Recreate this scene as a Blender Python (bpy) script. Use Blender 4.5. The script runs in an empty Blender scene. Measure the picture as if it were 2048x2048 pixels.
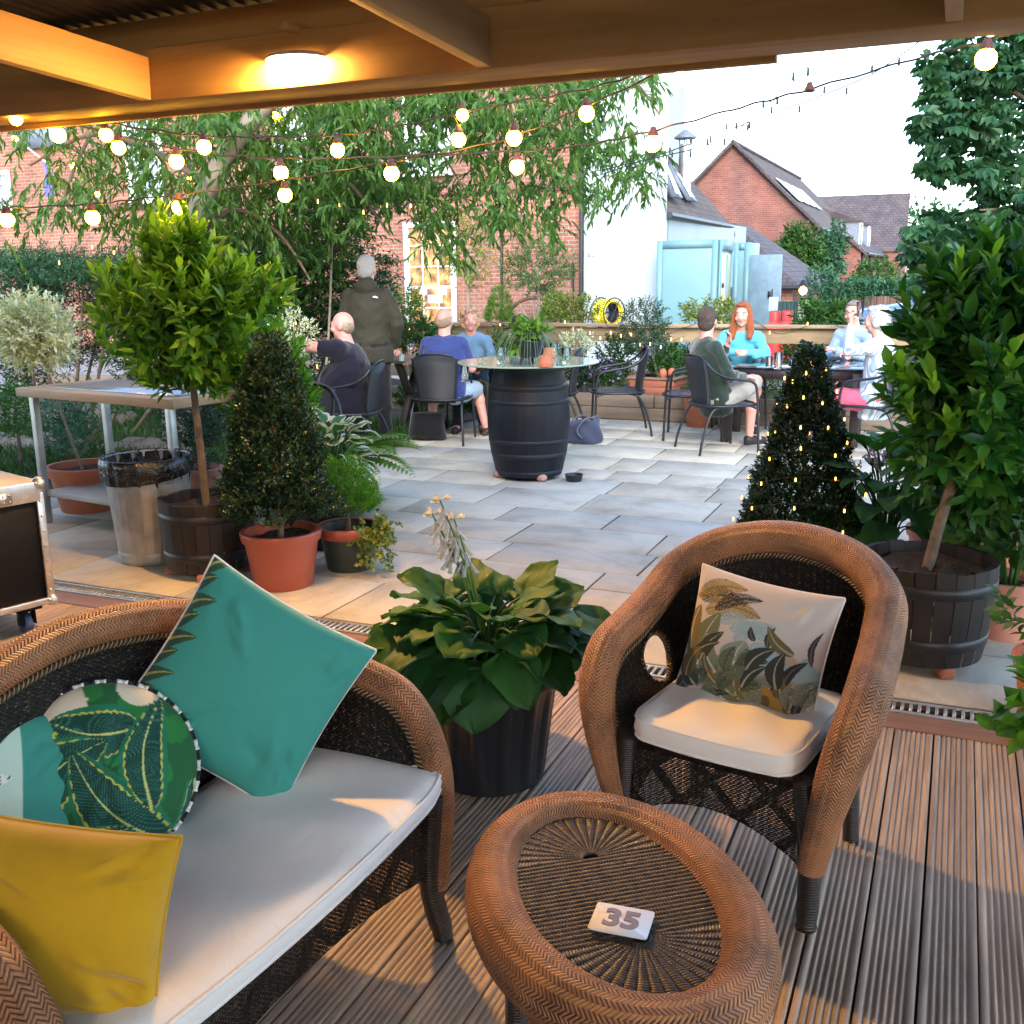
import bpy, bmesh, math, random
import numpy as np
from mathutils import Vector, Matrix, Euler
random.seed(7); RNG = np.random.default_rng(11)
PI = math.pi
S = bpy.context.scene
COL = S.collection

# ---------------- camera ----------------
H0 = 1.6; FPX = 2050.0
YAW, PITCH, ROLL = math.radians(23.4), math.radians(13.1), math.radians(-0.7)
_cy, _sy = math.cos(YAW), math.sin(YAW)
FW = np.array([-_sy*math.cos(PITCH), _cy*math.cos(PITCH), -math.sin(PITCH)])
_r = np.array([_cy, _sy, 0.0]); _u = np.cross(_r, FW)
RT = math.cos(ROLL)*_r + math.sin(ROLL)*_u
UP = -math.sin(ROLL)*_r + math.cos(ROLL)*_u
EYE = np.array([0, 0, H0])
cam = bpy.data.objects.new("camera", bpy.data.cameras.new("camera")); COL.objects.link(cam)
cam.data.sensor_width = 36; cam.data.lens = 36*FPX/2048
cam.data.clip_end = 600; cam.data.clip_start = 0.05
M = Matrix.Identity(4)
for i in range(3):
    M[i][0] = RT[i]; M[i][1] = UP[i]; M[i][2] = -FW[i]; M[i][3] = EYE[i]
cam.matrix_world = M
S.camera = cam

# ---------------- sky, sun, exposure ----------------
SUN_EL, SUN_ROT = math.radians(30), math.radians(158)
w = bpy.data.worlds.new("World"); S.world = w; w.use_nodes = True
wn = w.node_tree
sky = wn.nodes.new('ShaderNodeTexSky'); sky.sky_type = 'NISHITA'; sky.sun_disc = False
sky.sun_elevation = SUN_EL; sky.sun_rotation = SUN_ROT
sky.air_density = 1.0; sky.dust_density = 1.0; sky.ozone_density = 1.0
wn.links.new(sky.outputs[0], wn.nodes['Background'].inputs[0])
wn.nodes['Background'].inputs[1].default_value = 0.15
sd = bpy.data.lights.new("sun", 'SUN'); sun = bpy.data.objects.new("sun", sd); COL.objects.link(sun)
sd.energy = 0.5; sd.angle = math.radians(30); sd.color = (1.0, .95, .88)
sx, sy_ = math.sin(SUN_ROT)*math.cos(SUN_EL), math.cos(SUN_ROT)*math.cos(SUN_EL)
sun.rotation_euler = Vector((sx, sy_, math.sin(SUN_EL))).to_track_quat('Z', 'Y').to_euler()
S.view_settings.view_transform = 'Standard'; S.view_settings.look = 'None'
S.view_settings.gamma = 1; S.view_settings.exposure = 2.6

# ---------------- placement helpers ----------------
def ray(px, py): return FW + (px-1024)/FPX*RT - (py-1024)/FPX*UP
def G(px, py, z=0.0):
    d = ray(px, py); return EYE + (z-EYE[2])/d[2]*d
def AY(px, py, y):
    d = ray(px, py); return EYE + y/d[1]*d
def AT(px, py, t): return EYE + t*ray(px, py)

# ---------------- mesh builder ----------------
class MB:
    def __init__(s): s.V = []; s.n = 0; s.F = []; s.U = []; s.C = None
    def add(s, V, F, U=None):
        V = np.asarray(V, float).reshape(-1, 3)
        if isinstance(F, np.ndarray): blocks = [F]
        else:
            d = {}
            for f in F: d.setdefault(len(f), []).append(f)
            blocks = [np.array(x, int) for x in d.values()]
            if U is not None and len(blocks) > 1: U = None
        for b in blocks:
            if len(b) == 0: continue
            s.F.append(b + s.n)
            s.U.append(np.zeros((b.size, 2)) if U is None else np.asarray(U, float).reshape(-1, 2))
        s.V.append(V); s.n += len(V); return s
    def quad(s, a, b, c, d, u0=(0, 0)):
        a, b, c, d = [np.asarray(p, float) for p in (a, b, c, d)]
        e = (b-a)/max(1e-9, np.linalg.norm(b-a)); nn = np.cross(b-a, d-a); nn /= max(1e-9, np.linalg.norm(nn)); f = np.cross(nn, e)
        U = [((p-a)@e+u0[0], (p-a)@f+u0[1]) for p in (a, b, c, d)]
        return s.add([a, b, c, d], np.array([[0, 1, 2, 3]]), U)
    def poly(s, pts, th, nrm):
        """flat outline with thickness along -nrm"""
        P = np.asarray(pts, float); n = len(P); nrm = np.asarray(nrm, float); Q = P - nrm*th
        s.add(np.vstack([P, Q]), [list(range(n)), list(range(2*n-1, n-1, -1))] + [[i, i+n, (i+1) % n+n, (i+1) % n] for i in range(n)])
        return s
    def box(s, c, size, R=None, rz=0, bev=0):
        x, y, z = [v/2 for v in size]
        V = np.array([[-x, -y, -z], [x, -y, -z], [x, y, -z], [-x, y, -z], [-x, -y, z], [x, -y, z], [x, y, z], [-x, y, z]])
        if R is None: R = rotz(rz)
        F = [[0, 3, 2, 1], [4, 5, 6, 7], [0, 1, 5, 4], [1, 2, 6, 5], [2, 3, 7, 6], [3, 0, 4, 7]]
        W = V@np.asarray(R).T + np.asarray(c, float)
        dims = [(0, 1), (0, 1), (0, 2), (1, 2), (0, 2), (1, 2)]
        U = [(V[i][dims[k][0]], V[i][dims[k][1]]) for k, f in enumerate(F) for i in f]
        return s.add(W, np.array(F), U)
    def tube(s, path, r, seg=10, closed=False, caps=True, flat=1.0, up=None):
        P = np.asarray(path, float); n = len(P)
        r = np.full(n, r, float) if np.isscalar(r) else np.asarray(r, float)
        T = np.roll(P, -1, 0)-np.roll(P, 1, 0) if closed else np.gradient(P, axis=0)
        T /= np.maximum(np.linalg.norm(T, axis=1, keepdims=True), 1e-9)
        N = np.zeros((n, 3)); a = np.array([0, 0, 1.]) if abs(T[0][2]) < .9 else np.array([1., 0, 0])
        if up is not None: a = np.asarray(up if np.ndim(up) == 1 else up[0], float)
        x = a - (a@T[0])*T[0]; x /= np.linalg.norm(x); N[0] = x
        for i in range(1, n):
            if up is not None: x = np.asarray(up, float) if np.ndim(up) == 1 else up[i]
            x = x-(x@T[i])*T[i]; x /= max(np.linalg.norm(x), 1e-9); N[i] = x
        B = np.cross(T, N)
        th = np.linspace(0, 2*PI, seg, endpoint=False)
        V = P[:, None, :] + r[:, None, None]*(np.cos(th)[None, :, None]*N[:, None, :]*flat + np.sin(th)[None, :, None]*B[:, None, :])
        V = V.reshape(-1, 3)
        L = np.concatenate([[0], np.cumsum(np.linalg.norm(np.diff(P, axis=0), axis=1))])
        F = []; U = []; m = n if closed else n-1
        rm = float(np.mean(r))
        Ltot = L[-1]+np.linalg.norm(P[0]-P[-1])
        for i in range(m):
            j = (i+1) % n; l0 = L[i]; l1 = L[j] if j else Ltot
            for k in range(seg):
                k2 = (k+1) % seg
                F.append([i*seg+k, i*seg+k2, j*seg+k2, j*seg+k]); a0 = k*2*PI/seg*rm; a1 = (k+1)*2*PI/seg*rm
                U += [(l0, a0), (l0, a1), (l1, a1), (l1, a0)]
        s.add(V, np.array(F), U)
        if caps and not closed:
            s.add(V[:seg][::-1].copy(), [list(range(seg))]); s.add(V[-seg:].copy(), [list(range(seg))])
        return s
    def lathe(s, prof, seg=32, c=(0, 0, 0), axis='z', wob=0, capb=True, capt=False):
        prof = np.asarray(prof, float); th = np.linspace(0, 2*PI, seg, endpoint=False)
        R = prof[:, 0][:, None]; Z = prof[:, 1][:, None]
        V = np.stack([R*np.cos(th), R*np.sin(th), Z+0*th], -1)
        if wob: V[..., :2] *= (1+wob*np.sin(th*seg/4))[None, :, None]
        V = V.reshape(-1, 3)
        if axis == 'y': V = V[:, [0, 2, 1]]*[1, -1, 1]
        if axis == 'x': V = V[:, [2, 1, 0]]
        V = V+np.asarray(c, float); n = len(prof); F = []; U = []
        L = np.concatenate([[0], np.cumsum(np.linalg.norm(np.diff(prof, axis=0), axis=1))]); rm = prof[:, 0].max()
        for i in range(n-1):
            for k in range(seg):
                k2 = (k+1) % seg; F.append([i*seg+k, i*seg+k2, (i+1)*seg+k2, (i+1)*seg+k])
                a0 = k*2*PI/seg*rm; a1 = (k+1)*2*PI/seg*rm; U += [(a0, L[i]), (a1, L[i]), (a1, L[i+1]), (a0, L[i+1])]
        s.add(V, np.array(F), U)
        if capb: s.add(V[:seg][::-1].copy(), [list(range(seg))])
        if capt: s.add(V[-seg:].copy(), [list(range(seg))])
        return s
    def ell(s, c, r, R=None, seg=16, rings=10):
        if np.isscalar(r): r = (r, r, r)
        ph = np.linspace(0, PI, rings+1)[1:-1]; th = np.linspace(0, 2*PI, seg, endpoint=False)
        V = [[0, 0, 1.]]+[[math.sin(p)*math.cos(t), math.sin(p)*math.sin(t), math.cos(p)] for p in ph for t in th]+[[0, 0, -1.]]
        V = np.array(V)*np.asarray(r)
        if R is not None: V = V@np.asarray(R).T
        V = V+np.asarray(c, float); F = []; m = len(ph)
        T = [[0, 1+k, 1+(k+1) % seg] for k in range(seg)]+[[len(V)-1, 1+(m-1)*seg+(k+1) % seg, 1+(m-1)*seg+k] for k in range(seg)]
        for i in range(m-1):
            for k in range(seg): F.append([1+i*seg+k, 1+(i+1)*seg+k, 1+(i+1)*seg+(k+1) % seg, 1+i*seg+(k+1) % seg])
        return s.add(V, T+F)
    def cap(s, a, ra, b, rb, seg=12):
        """tapered capsule"""
        a = np.asarray(a, float); b = np.asarray(b, float); d = b-a; L = np.linalg.norm(d)
        if L < 1e-6: return s.ell(a, ra, seg=seg, rings=8)
        d /= L; k = 5
        t = [(-ra*math.cos(x), ra*math.sin(x)) for x in np.linspace(0.02, PI/2, k)]+[(L+rb*math.sin(x), rb*math.cos(x)) for x in np.linspace(0, PI/2-.02, k)]
        path = [a+d*u for u, _ in t]; return s.tube(path, [q for _, q in t], seg)
    def grid(s, P, closed_u=False, U=None):
        """P[nu][nv][3] patch"""
        P = np.asarray(P, float); nu, nv = P.shape[:2]; F = []
        iu = np.arange(nu if closed_u else nu-1)
        a, b = np.meshgrid(iu, np.arange(nv-1), indexing='ij'); a2 = (a+1) % nu
        F = np.stack([a*nv+b, a2*nv+b, a2*nv+b+1, a*nv+b+1], -1).reshape(-1, 4)
        if U is not None: U = np.asarray(U, float).reshape(-1, 2)[F].reshape(-1, 2)
        return s.add(P.reshape(-1, 3), F, U)
    def build(s, name, mat, parent=None, smooth=True, bevel=0, org=None, vcol=None, ang=None):
        me = bpy.data.meshes.new(name)
        if s.n:
            V = np.vstack(s.V)
            if org is not None: V = V-np.asarray(org, float)
            me.vertices.add(len(V)); me.vertices.foreach_set('co', V.ravel())
            loops = np.concatenate([f.ravel() for f in s.F]); sizes = np.concatenate([np.full(len(f), f.shape[1]) for f in s.F])
            me.loops.add(len(loops)); me.loops.foreach_set('vertex_index', loops.astype(np.int32))
            starts = np.concatenate([[0], np.cumsum(sizes)[:-1]])
            me.polygons.add(len(sizes)); me.polygons.foreach_set('loop_start', starts.astype(np.int32)); me.polygons.foreach_set('loop_total', sizes.astype(np.int32))
            uv = me.uv_layers.new(name='UVMap'); uv.data.foreach_set('uv', np.concatenate([u.ravel() for u in s.U]).astype(np.float32))
            me.update(calc_edges=True); me.validate()
            if smooth: me.polygons.foreach_set('use_smooth', np.ones(len(me.polygons), bool))
            if vcol is not None:
                at = me.color_attributes.new('print', 'FLOAT_COLOR', 'POINT'); at.data.foreach_set('color', np.hstack([vcol, np.ones((len(vcol), 1))]).ravel())
        if smooth and ang is not None: me.set_sharp_from_angle(angle=math.radians(ang))
        me.materials.append(mat)
        o = bpy.data.objects.new(name, me); COL.objects.link(o)
        if parent is not None: o.parent = parent
        elif org is not None: o.location = org
        if bevel:
            m = o.modifiers.new('bevel', 'BEVEL'); m.width = bevel; m.segments = 2; m.limit_method = 'ANGLE'; m.angle_limit = math.radians(40)
        return o
def rotz(a): c, s = math.cos(a), math.sin(a); return np.array([[c, -s, 0], [s, c, 0], [0, 0, 1.]])
def rotx(a): c, s = math.cos(a), math.sin(a); return np.array([[1, 0, 0], [0, c, -s], [0, s, c]])
def roty(a): c, s = math.cos(a), math.sin(a); return np.array([[c, 0, s], [0, 1, 0], [-s, 0, c]])
def spline(P, n=8, closed=False):
    P = np.asarray(P, float); m = len(P); out = []
    R = range(m if closed else m-1)
    for i in R:
        p0, p1, p2, p3 = (P[(i-1) % m], P[i], P[(i+1) % m], P[(i+2) % m]) if closed else (P[max(i-1, 0)], P[i], P[i+1], P[min(i+2, m-1)])
        for k in range(n):
            t = k/n; out.append(.5*((2*p1)+(-p0+p2)*t+(2*p0-5*p1+4*p2-p3)*t*t+(-p0+3*p1-3*p2+p3)*t**3))
    if not closed: out.append(P[-1])
    return np.array(out)
def tag(o, label, cat, group=None):
    o['label'] = label; o['category'] = cat
    if group: o['group'] = group
    return o
def struct(o): o['kind'] = 'structure'; return o
def thing(name, label, cat, loc=(0, 0, 0), rz=0, group=None):
    o = bpy.data.objects.new(name, None); COL.objects.link(o); o.empty_display_size = .1
    o.location = tuple(float(v) for v in loc); o.rotation_euler = (0, 0, rz); return tag(o, label, cat, group)
def dup(root, loc, rz, label, group=None, scale=None):
    r = root.copy(); COL.objects.link(r); r.location = tuple(float(v) for v in loc); r.rotation_euler = (0, 0, rz); r['label'] = label
    if group: r['group'] = group
    if scale: r.scale = (scale,)*3
    for ch in list(root.children):
        c = ch.copy(); COL.objects.link(c); c.parent = r
        for g in ch.children:
            d = g.copy(); COL.objects.link(d); d.parent = c
    return r

# ---------------- materials ----------------
class NT:
    def __init__(s, name):
        s.m = bpy.data.materials.new(name); s.m.use_nodes = True; s.t = s.m.node_tree
        s.b = s.t.nodes['Principled BSDF']; s.out = s.t.nodes['Material Output']
    def n(s, typ, **kw):
        x = s.t.nodes.new('ShaderNode'+typ)
        for k, v in kw.items():
            if k.startswith('i_'):
                key = k[2:]; key = int(key) if key.isdigit() else key.replace('_', ' ')
                s.set(x.inputs[key], v)
            else: setattr(x, k, v)
        return x
    def set(s, inp, v):
        if isinstance(v, bpy.types.NodeSocket): s.t.links.new(v, inp)
        elif isinstance(v, bpy.types.Node): s.t.links.new(v.outputs[0], inp)
        else:
            if inp.type == 'RGBA' and len(v) == 3: v = (*v, 1)
            inp.default_value = v
    def math(s, op, a, b=None, c=None):
        x = s.t.nodes.new('ShaderNodeMath'); x.operation = op
        for i, v in enumerate((a, b, c)):
            if v is not None: s.set(x.inputs[i], v)
        return x.outputs[0]
    def mix(s, f, a, b, mode='MIX'):
        x = s.t.nodes.new('ShaderNodeMix'); x.data_type = 'RGBA'; x.blend_type = mode
        s.set(x.inputs[0], f); s.set(x.inputs[6], a); s.set(x.inputs[7], b); return x.outputs[2]
    def noise(s, sc, det=4, co=None, rough=.55, dist=0):
        x = s.n('TexNoise', i_Scale=sc, i_Detail=det, i_Roughness=rough, i_Distortion=dist)
        if co is None: co = s.coord()
        s.t.links.new(co, x.inputs['Vector']); return x.outputs[0]
    def coord(s, k='Object'):
        x = s.n('TexCoord'); return x.outputs[k]
    def ramp(s, f, stops):
        x = s.n('ValToRGB'); s.set(x.inputs[0], f); e = x.color_ramp.elements
        while len(e) < len(stops): e.new(.5)
        for i, (p, c) in enumerate(stops): e[i].position = p; e[i].color = (*c, 1) if len(c) == 3 else c
        return x.outputs[0]
    def P(s, **kw):
        for k, v in kw.items(): s.set(s.b.inputs[k.replace('_', ' ')], v)
        return s
    def bump(s, h, st=.4, dist=.01):
        x = s.n('Bump', i_Strength=st, i_Distance=dist); s.set(x.inputs['Height'], h); s.set(s.b.inputs['Normal'], x); return s
def sc(c, k): return tuple(min(1, v*k) for v in c)
def pmat(name, col, rough=.6, metal=0, var=.18, vs=6, bump=0, bs=80, spec=.5, coat=0, sheen=0, bd=.004):
    m = NT(name); f = m.noise(vs, 5); f = m.ramp(f, [(.3, (0, 0, 0)), (.7, (1, 1, 1))])
    c = m.mix(f, sc(col, 1-var), sc(col, 1+var)); m.P(Base_Color=c, Roughness=rough, Metallic=metal, Specular_IOR_Level=spec, Coat_Weight=coat, Sheen_Weight=sheen)
    if bump: m.bump(m.noise(bs, 4), bump, bd)
    return m.m
def leafmat(name, cols, rough=.42, trans=.3, spec=.4):
    m = NT(name); g = m.n('NewGeometry')
    r = g.outputs['Random Per Island']; n = len(cols)
    c = m.ramp(r, [(i/(max(1, n-1)), cc) for i, cc in enumerate(cols)])
    nz = m.noise(3.0, 2); c = m.mix(m.ramp(nz, [(.35, (0, 0, 0)), (.65, (1, 1, 1))]), m.mix(1.0, c, (.72, .78, .8), 'MULTIPLY'), c)
    m.P(Base_Color=c, Roughness=rough, Specular_IOR_Level=spec)
    tr = m.n('BsdfTranslucent', i_Color=m.mix(1.0, c, (1.0, 1.0, .45), 'MULTIPLY')); mx = m.n('MixShader'); m.set(mx.inputs[0], trans)
    m.t.links.new(m.b.outputs[0], mx.inputs[1]); m.t.links.new(tr.outputs[0], mx.inputs[2]); m.t.links.new(mx.outputs[0], m.out.inputs[0])
    return m.m
def emat(name, col, st):
    m = NT(name); m.P(Base_Color=(.8, .8, .8), Emission_Color=col, Emission_Strength=st); return m.m
def glassmat(name, col=(.95, 1, .98), rough=0.0, ior=1.45):
    m = NT(name); m.P(Base_Color=col, Roughness=rough, IOR=ior, Transmission_Weight=1.0); return m.m
def uvs(m):
    x = m.n('SeparateXYZ', i_0=m.coord('UV')); return x.outputs[0], x.outputs[1]
def wicker_rim(name):
    m = NT(name); u, v = uvs(m)
    band = m.math('FRACT', m.math('DIVIDE', v, .027)); a = m.math('ABSOLUTE', m.math('SUBTRACT', band, .5))
    nz = m.noise(9, 3)
    ph = m.math('ADD', m.math('DIVIDE', u, .0088), m.math('MULTIPLY', a, 2.6)); ph = m.math('ADD', ph, m.math('MULTIPLY', nz, .8))
    st = m.math('ABSOLUTE', m.math('SINE', m.math('MULTIPLY', ph, PI)))
    big = m.ramp(m.noise(5, 5, rough=.7), [(.36, (0, 0, 0)), (.6, (1, 1, 1))])
    fine = m.noise(140, 2)
    c1 = m.mix(big, (.06, .02, .01), (.40, .155, .066)); c1 = m.mix(m.math('MULTIPLY', fine, .55), c1, (.60, .30, .14))
    c = m.mix(m.ramp(st, [(.0, (0, 0, 0)), (.5, (1, 1, 1))]), (.022, .008, .004), c1)
    seam = m.ramp(a, [(0, (1, 1, 1)), (.05, (0, 0, 0)), (.93, (0, 0, 0)), (1, (1, 1, 1))])
    c = m.mix(m.math('MULTIPLY', seam, .3), c, (.06, .025, .012))
    m.P(Base_Color=c, Roughness=m.math('ADD', .42, m.math('MULTIPLY', fine, .2)), Specular_IOR_Level=.4)
    m.bump(m.math('ADD', st, m.math('MULTIPLY', m.noise(6, 4), 1.6)), 1.0, .003); return m.m
def wicker_dark(name, holes=0):
    m = NT(name); u, v = uvs(m)
    row = m.math('FLOOR', m.math('DIVIDE', v, .0055)); par = m.math('MODULO', row, 2.0)
    h1 = m.math('ABSOLUTE', m.math('SINE', m.math('MULTIPLY', m.math('ADD', m.math('DIVIDE', u, .013), m.math('MULTIPLY', par, .5)), PI)))
    h2 = m.math('ABSOLUTE', m.math('SINE', m.math('MULTIPLY', m.math('DIVIDE', v, .0055), PI)))
    h = m.math('MULTIPLY', m.math('MULTIPLY', h1, h2), m.math('ADD', .45, m.math('MULTIPLY', .55, m.math('ABSOLUTE', m.math('SINE', m.math('DIVIDE', u, .0066))))))
    nz = m.noise(130, 2)
    fl = m.math('MULTIPLY', m.ramp(nz, [(.52, (0, 0, 0)), (.64, (1, 1, 1))]), m.ramp(h, [(.3, (0, 0, 0)), (.7, (1, 1, 1))]))
    c = m.mix(h, (.0012, .001, .001), (.010, .007, .006)); c = m.mix(m.math('MULTIPLY', fl, .5), c, (.40, .27, .13))
    m.P(Base_Color=c, Roughness=.42, Specular_IOR_Level=.35); m.bump(h, .9, .003)
    if holes:
        g1 = m.ramp(h, [(.0, (1, 1, 1)), (.16, (1, 1, 1)), (.2, (0, 0, 0))]); dm = m.math('ADD', m.math('ABSOLUTE', m.math('SUBTRACT', m.math('FRACT', m.math('DIVIDE', u, .16)), .5)), m.math('ABSOLUTE', m.math('SUBTRACT', m.math('FRACT', m.math('DIVIDE', v, .16)), .5))); g2 = m.math('GREATER_THAN', m.math('ABSOLUTE', m.math('SUBTRACT', dm, .5)), .1)
        m.P(Alpha=m.math('SUBTRACT', 1.0, m.math('MULTIPLY', g1, g2)))
    return m.m
def brickmat(name, c1, c2, mortar, w=.225, h=.075, ms=.009, sq=.5, rough=.85, mossy=None):
    m = NT(name); b = m.n('TexBrick', offset=sq, i_Scale=1.0, i_Mortar_Size=ms, i_Mortar_Smooth=.2, i_Bias=-.1, i_Brick_Width=w, i_Row_Height=h)
    m.set(b.inputs['Vector'], m.coord('UV')); m.set(b.inputs['Color1'], c1); m.set(b.inputs['Color2'], c2); m.set(b.inputs['Mortar'], mortar)
    n1 = m.ramp(m.noise(1.3, 5), [(.35, (.72, .7, .72)), (.7, (1.15, 1.1, 1.05))]); c = m.mix(1.0, b.outputs[0], n1, 'MULTIPLY')
    n2 = m.ramp(m.noise(24, 3), [(.35, (.75, .75, .75)), (.7, (1.2, 1.15, 1.1))]); c = m.mix(1.0, c, n2, 'MULTIPLY')
    if mossy: c = m.mix(m.ramp(m.noise(2.1, 5), [(.55, (0, 0, 0)), (.75, (1, 1, 1))]), c, mossy)
    m.P(Base_Color=c, Roughness=rough); m.bump(m.math('SUBTRACT', 1.0, b.outputs[1]), .5, .01); return m.m
def woodmat(name, c1, c2, axis=0, sc_=1.0, rough=.65, island=True, bump=.15):
    m = NT(name); mp = m.n('Mapping', i_Vector=m.coord()); s3 = [14*sc_]*3; s3[axis] = .9*sc_; mp.inputs['Scale'].default_value = s3
    nz = m.noise(2.2, 6, co=mp.outputs[0], rough=.6, dist=.6); c = m.mix(m.ramp(nz, [(.3, (0, 0, 0)), (.7, (1, 1, 1))]), c1, c2)
    if island:
        r = m.n('NewGeometry').outputs['Random Per Island']; c = m.mix(1.0, c, m.ramp(r, [(0, (.74, .74, .76)), (1, (1.14, 1.1, 1.04))]), 'MULTIPLY')
    st = m.ramp(m.noise(1.7, 5), [(.5, (1, 1, 1)), (.75, (.72, .7, .7))]); c = m.mix(1.0, c, st, 'MULTIPLY')
    m.P(Base_Color=c, Roughness=rough); m.bump(nz, bump, .004); return m.m
def fabricmat(name, col, col2=None, rough=.85, sheen=.2, wr=.35):
    m = NT(name); co = m.coord(); v = m.n('TexWave', wave_type='BANDS', bands_direction='X', i_Scale=260.0, i_Distortion=.5); m.set(v.inputs['Vector'], co)
    v2 = m.n('TexWave', wave_type='BANDS', bands_direction='Y', i_Scale=260.0, i_Distortion=.5); m.set(v2.inputs['Vector'], co)
    nz = m.noise(5, 5); c = m.mix(m.ramp(nz, [(.3, (0, 0, 0)), (.75, (1, 1, 1))]), col2 or sc(col, .88), col)
    th = m.math('MULTIPLY', v.outputs[1], v2.outputs[1]); c = m.mix(m.math('MULTIPLY', th, .12), c, sc(col, .6))
    m.P(Base_Color=c, Roughness=rough, Sheen_Weight=sheen, Specular_IOR_Level=.2)
    m.bump(m.math('ADD', m.math('MULTIPLY', m.noise(9, 3, dist=1.2), 1.0), m.math('MULTIPLY', th, .06)), wr, .012); return m.m
def printmat(name, rough=.8):
    m = NT(name); a = m.n('VertexColor', layer_name='print'); m.P(Base_Color=a.outputs[0], Roughness=rough, Sheen_Weight=.1, Specular_IOR_Level=.2)
    m.bump(m.noise(9, 3, dist=1.0), .3, .012); return m.m

# =====================================================================
# SETTING
# =====================================================================
BRICK = brickmat('brick', (.31, .122, .08), (.22, .082, .06), (.28, .24, .19))
BRICK2 = brickmat('brick_far', (.27, .10, .078), (.18, .07, .06), (.22, .17, .15))
TILES = brickmat('roof_tiles', (.13, .085, .07), (.08, .058, .053), (.05, .04, .035), w=.2, h=.16, ms=.016, mossy=(.10, .08, .05))
SLATE = brickmat('slate', (.11, .09, .1), (.075, .065, .075), (.03, .028, .03), w=.3, h=.2, ms=.015)
RENDERW = pmat('white_render', (.36, .42, .445), .8, var=.07, vs=.7, bump=.15, bs=25)
BOOTH = pmat('pale_blue_paint', (.135, .265, .305), .45, var=.05, vs=2)
BOOTH_IN = pmat('cream_paint', (.5, .5, .3), .5, var=.04)
WHITEP = pmat('white_paint', (.8, .82, .83), .4, var=.05)
BLACKM = pmat('black_metal', (.012, .013, .015), .42, var=.2, spec=.5)
LEAD = pmat('lead_cladding', (.14, .17, .22), .5, var=.15)
GALV = pmat('galvanised_steel', (.42, .43, .43), .42, metal=.8, var=.22, vs=9, bump=.1, bs=40)
DECKW = woodmat('deck_wood', (.24, .18, .135), (.46, .36, .275), axis=1, sc_=1.3, rough=.6)
BORDW = woodmat('border_wood', (.17, .09, .055), (.28, .16, .10), axis=0, rough=.6)
BEAMW = woodmat('beam_wood', (.24, .135, .045), (.34, .195, .07), axis=0, sc_=.6, rough=.7, island=False, bump=.08)
JOISTW = woodmat('joist_wood', (.27, .155, .06), (.36, .22, .09), axis=1, sc_=.6, rough=.7, island=False, bump=.08)
RAILW = woodmat('rail_wood', (.30, .21, .12), (.44, .33, .20), axis=0, sc_=.7, rough=.75)
SLEEPW = woodmat('sleeper_wood', (.16, .125, .095), (.27, .21, .155), axis=0, sc_=.7, rough=.85)
SOIL = pmat('soil', (.035, .024, .017), .95, var=.5, vs=30, bump=1.0, bs=60, bd=.02)

# ground sheets
m = NT('ground_gravel'); c = m.mix(m.ramp(m.noise(9, 6), [(.35, (0, 0, 0)), (.65, (1, 1, 1))]), (.17, .165, .155), (.27, .26, .245))
m.P(Base_Color=c, Roughness=.9).bump(m.noise(45, 5), .5, .02); GRAVEL = m.m
mb = MB(); mb.quad((-260, -60, -.06), (200, -60, -.06), (200, 420, -.06), (-260, 420, -.06)); struct(mb.build('ground', GRAVEL, smooth=False))
m = NT('mortar'); m.P(Base_Color=m.mix(m.noise(12, 4), (.05, .045, .036), (.12, .105, .08)), Roughness=.95); MORTAR = m.m
mb = MB(); mb.box((-4.2, 7.5, -.021), (17.0, 7.25, .03)); struct(mb.build('patio_bed', MORTAR, smooth=False))
# flags
m = NT('sandstone'); r = m.n('NewGeometry').outputs['Random Per Island']
base = m.ramp(r, [(0, (.47, .43, .345)), (.3, (.51, .465, .37)), (.5, (.45, .43, .365)), (.7, (.53, .48, .38)), (.88, (.44, .43, .38)), (1, (.49, .44, .345))])
n1 = m.ramp(m.noise(2.2, 7, rough=.65), [(.3, (.72, .71, .7)), (.52, (1, 1, 1)), (.75, (1.14, 1.1, 1.04))]); c = m.mix(1.0, base, n1, 'MULTIPLY')
st = m.ramp(m.noise(1.1, 7, rough=.75, dist=.8), [(.5, (0, 0, 0)), (.68, (1, 1, 1))]); c = m.mix(m.math('MULTIPLY', st, .42), c, (.17, .16, .13))
sp = m.ramp(m.noise(60, 2), [(.2, (.7, .7, .7)), (.34, (1, 1, 1))]); c = m.mix(1.0, c, sp, 'MULTIPLY')
m.P(Base_Color=c, Roughness=m.ramp(m.noise(5, 4), [(.3, (.72,)*3), (.7, (.9,)*3)]), Specular_IOR_Level=.12).bump(m.math('ADD', m.noise(5, 6, dist=.5), m.math('MULTIPLY', m.noise(60, 3), .15)), .45, .012)
FLAG = m.m
mb = MB(); y = 3.945; rr = random.Random(5)
def slab(mb, x0, x1, y0, y1, z=0.0):
    j = .005; b = .006; h = rr.uniform(-.002, .0015)
    jt = [(rr.uniform(-.003, .003), rr.uniform(-.003, .003)) for _ in range(4)]
    o = [(x0+j, y0+j), (x1-j, y0+j), (x1-j, y1-j), (x0+j, y1-j)]; o = [(a+p, c_+q) for (a, c_), (p, q) in zip(o, jt)]
    cx, cy = (x0+x1)/2, (y0+y1)/2
    ins = [(a-math.copysign(b, a-cx), c_-math.copysign(b, c_-cy)) for a, c_ in o]
    V = [(a, c_, -.03) for a, c_ in o]+[(a, c_, z+h-.005) for a, c_ in o]+[(a, c_, z+h) for a, c_ in ins]
    mb.add(V, [[8, 9, 10, 11]]+[[i, (i+1) % 4, 4+(i+1) % 4, 4+i] for i in range(4)]+[[4+i, 4+(i+1) % 4, 8+(i+1) % 4, 8+i] for i in range(4)])
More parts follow.
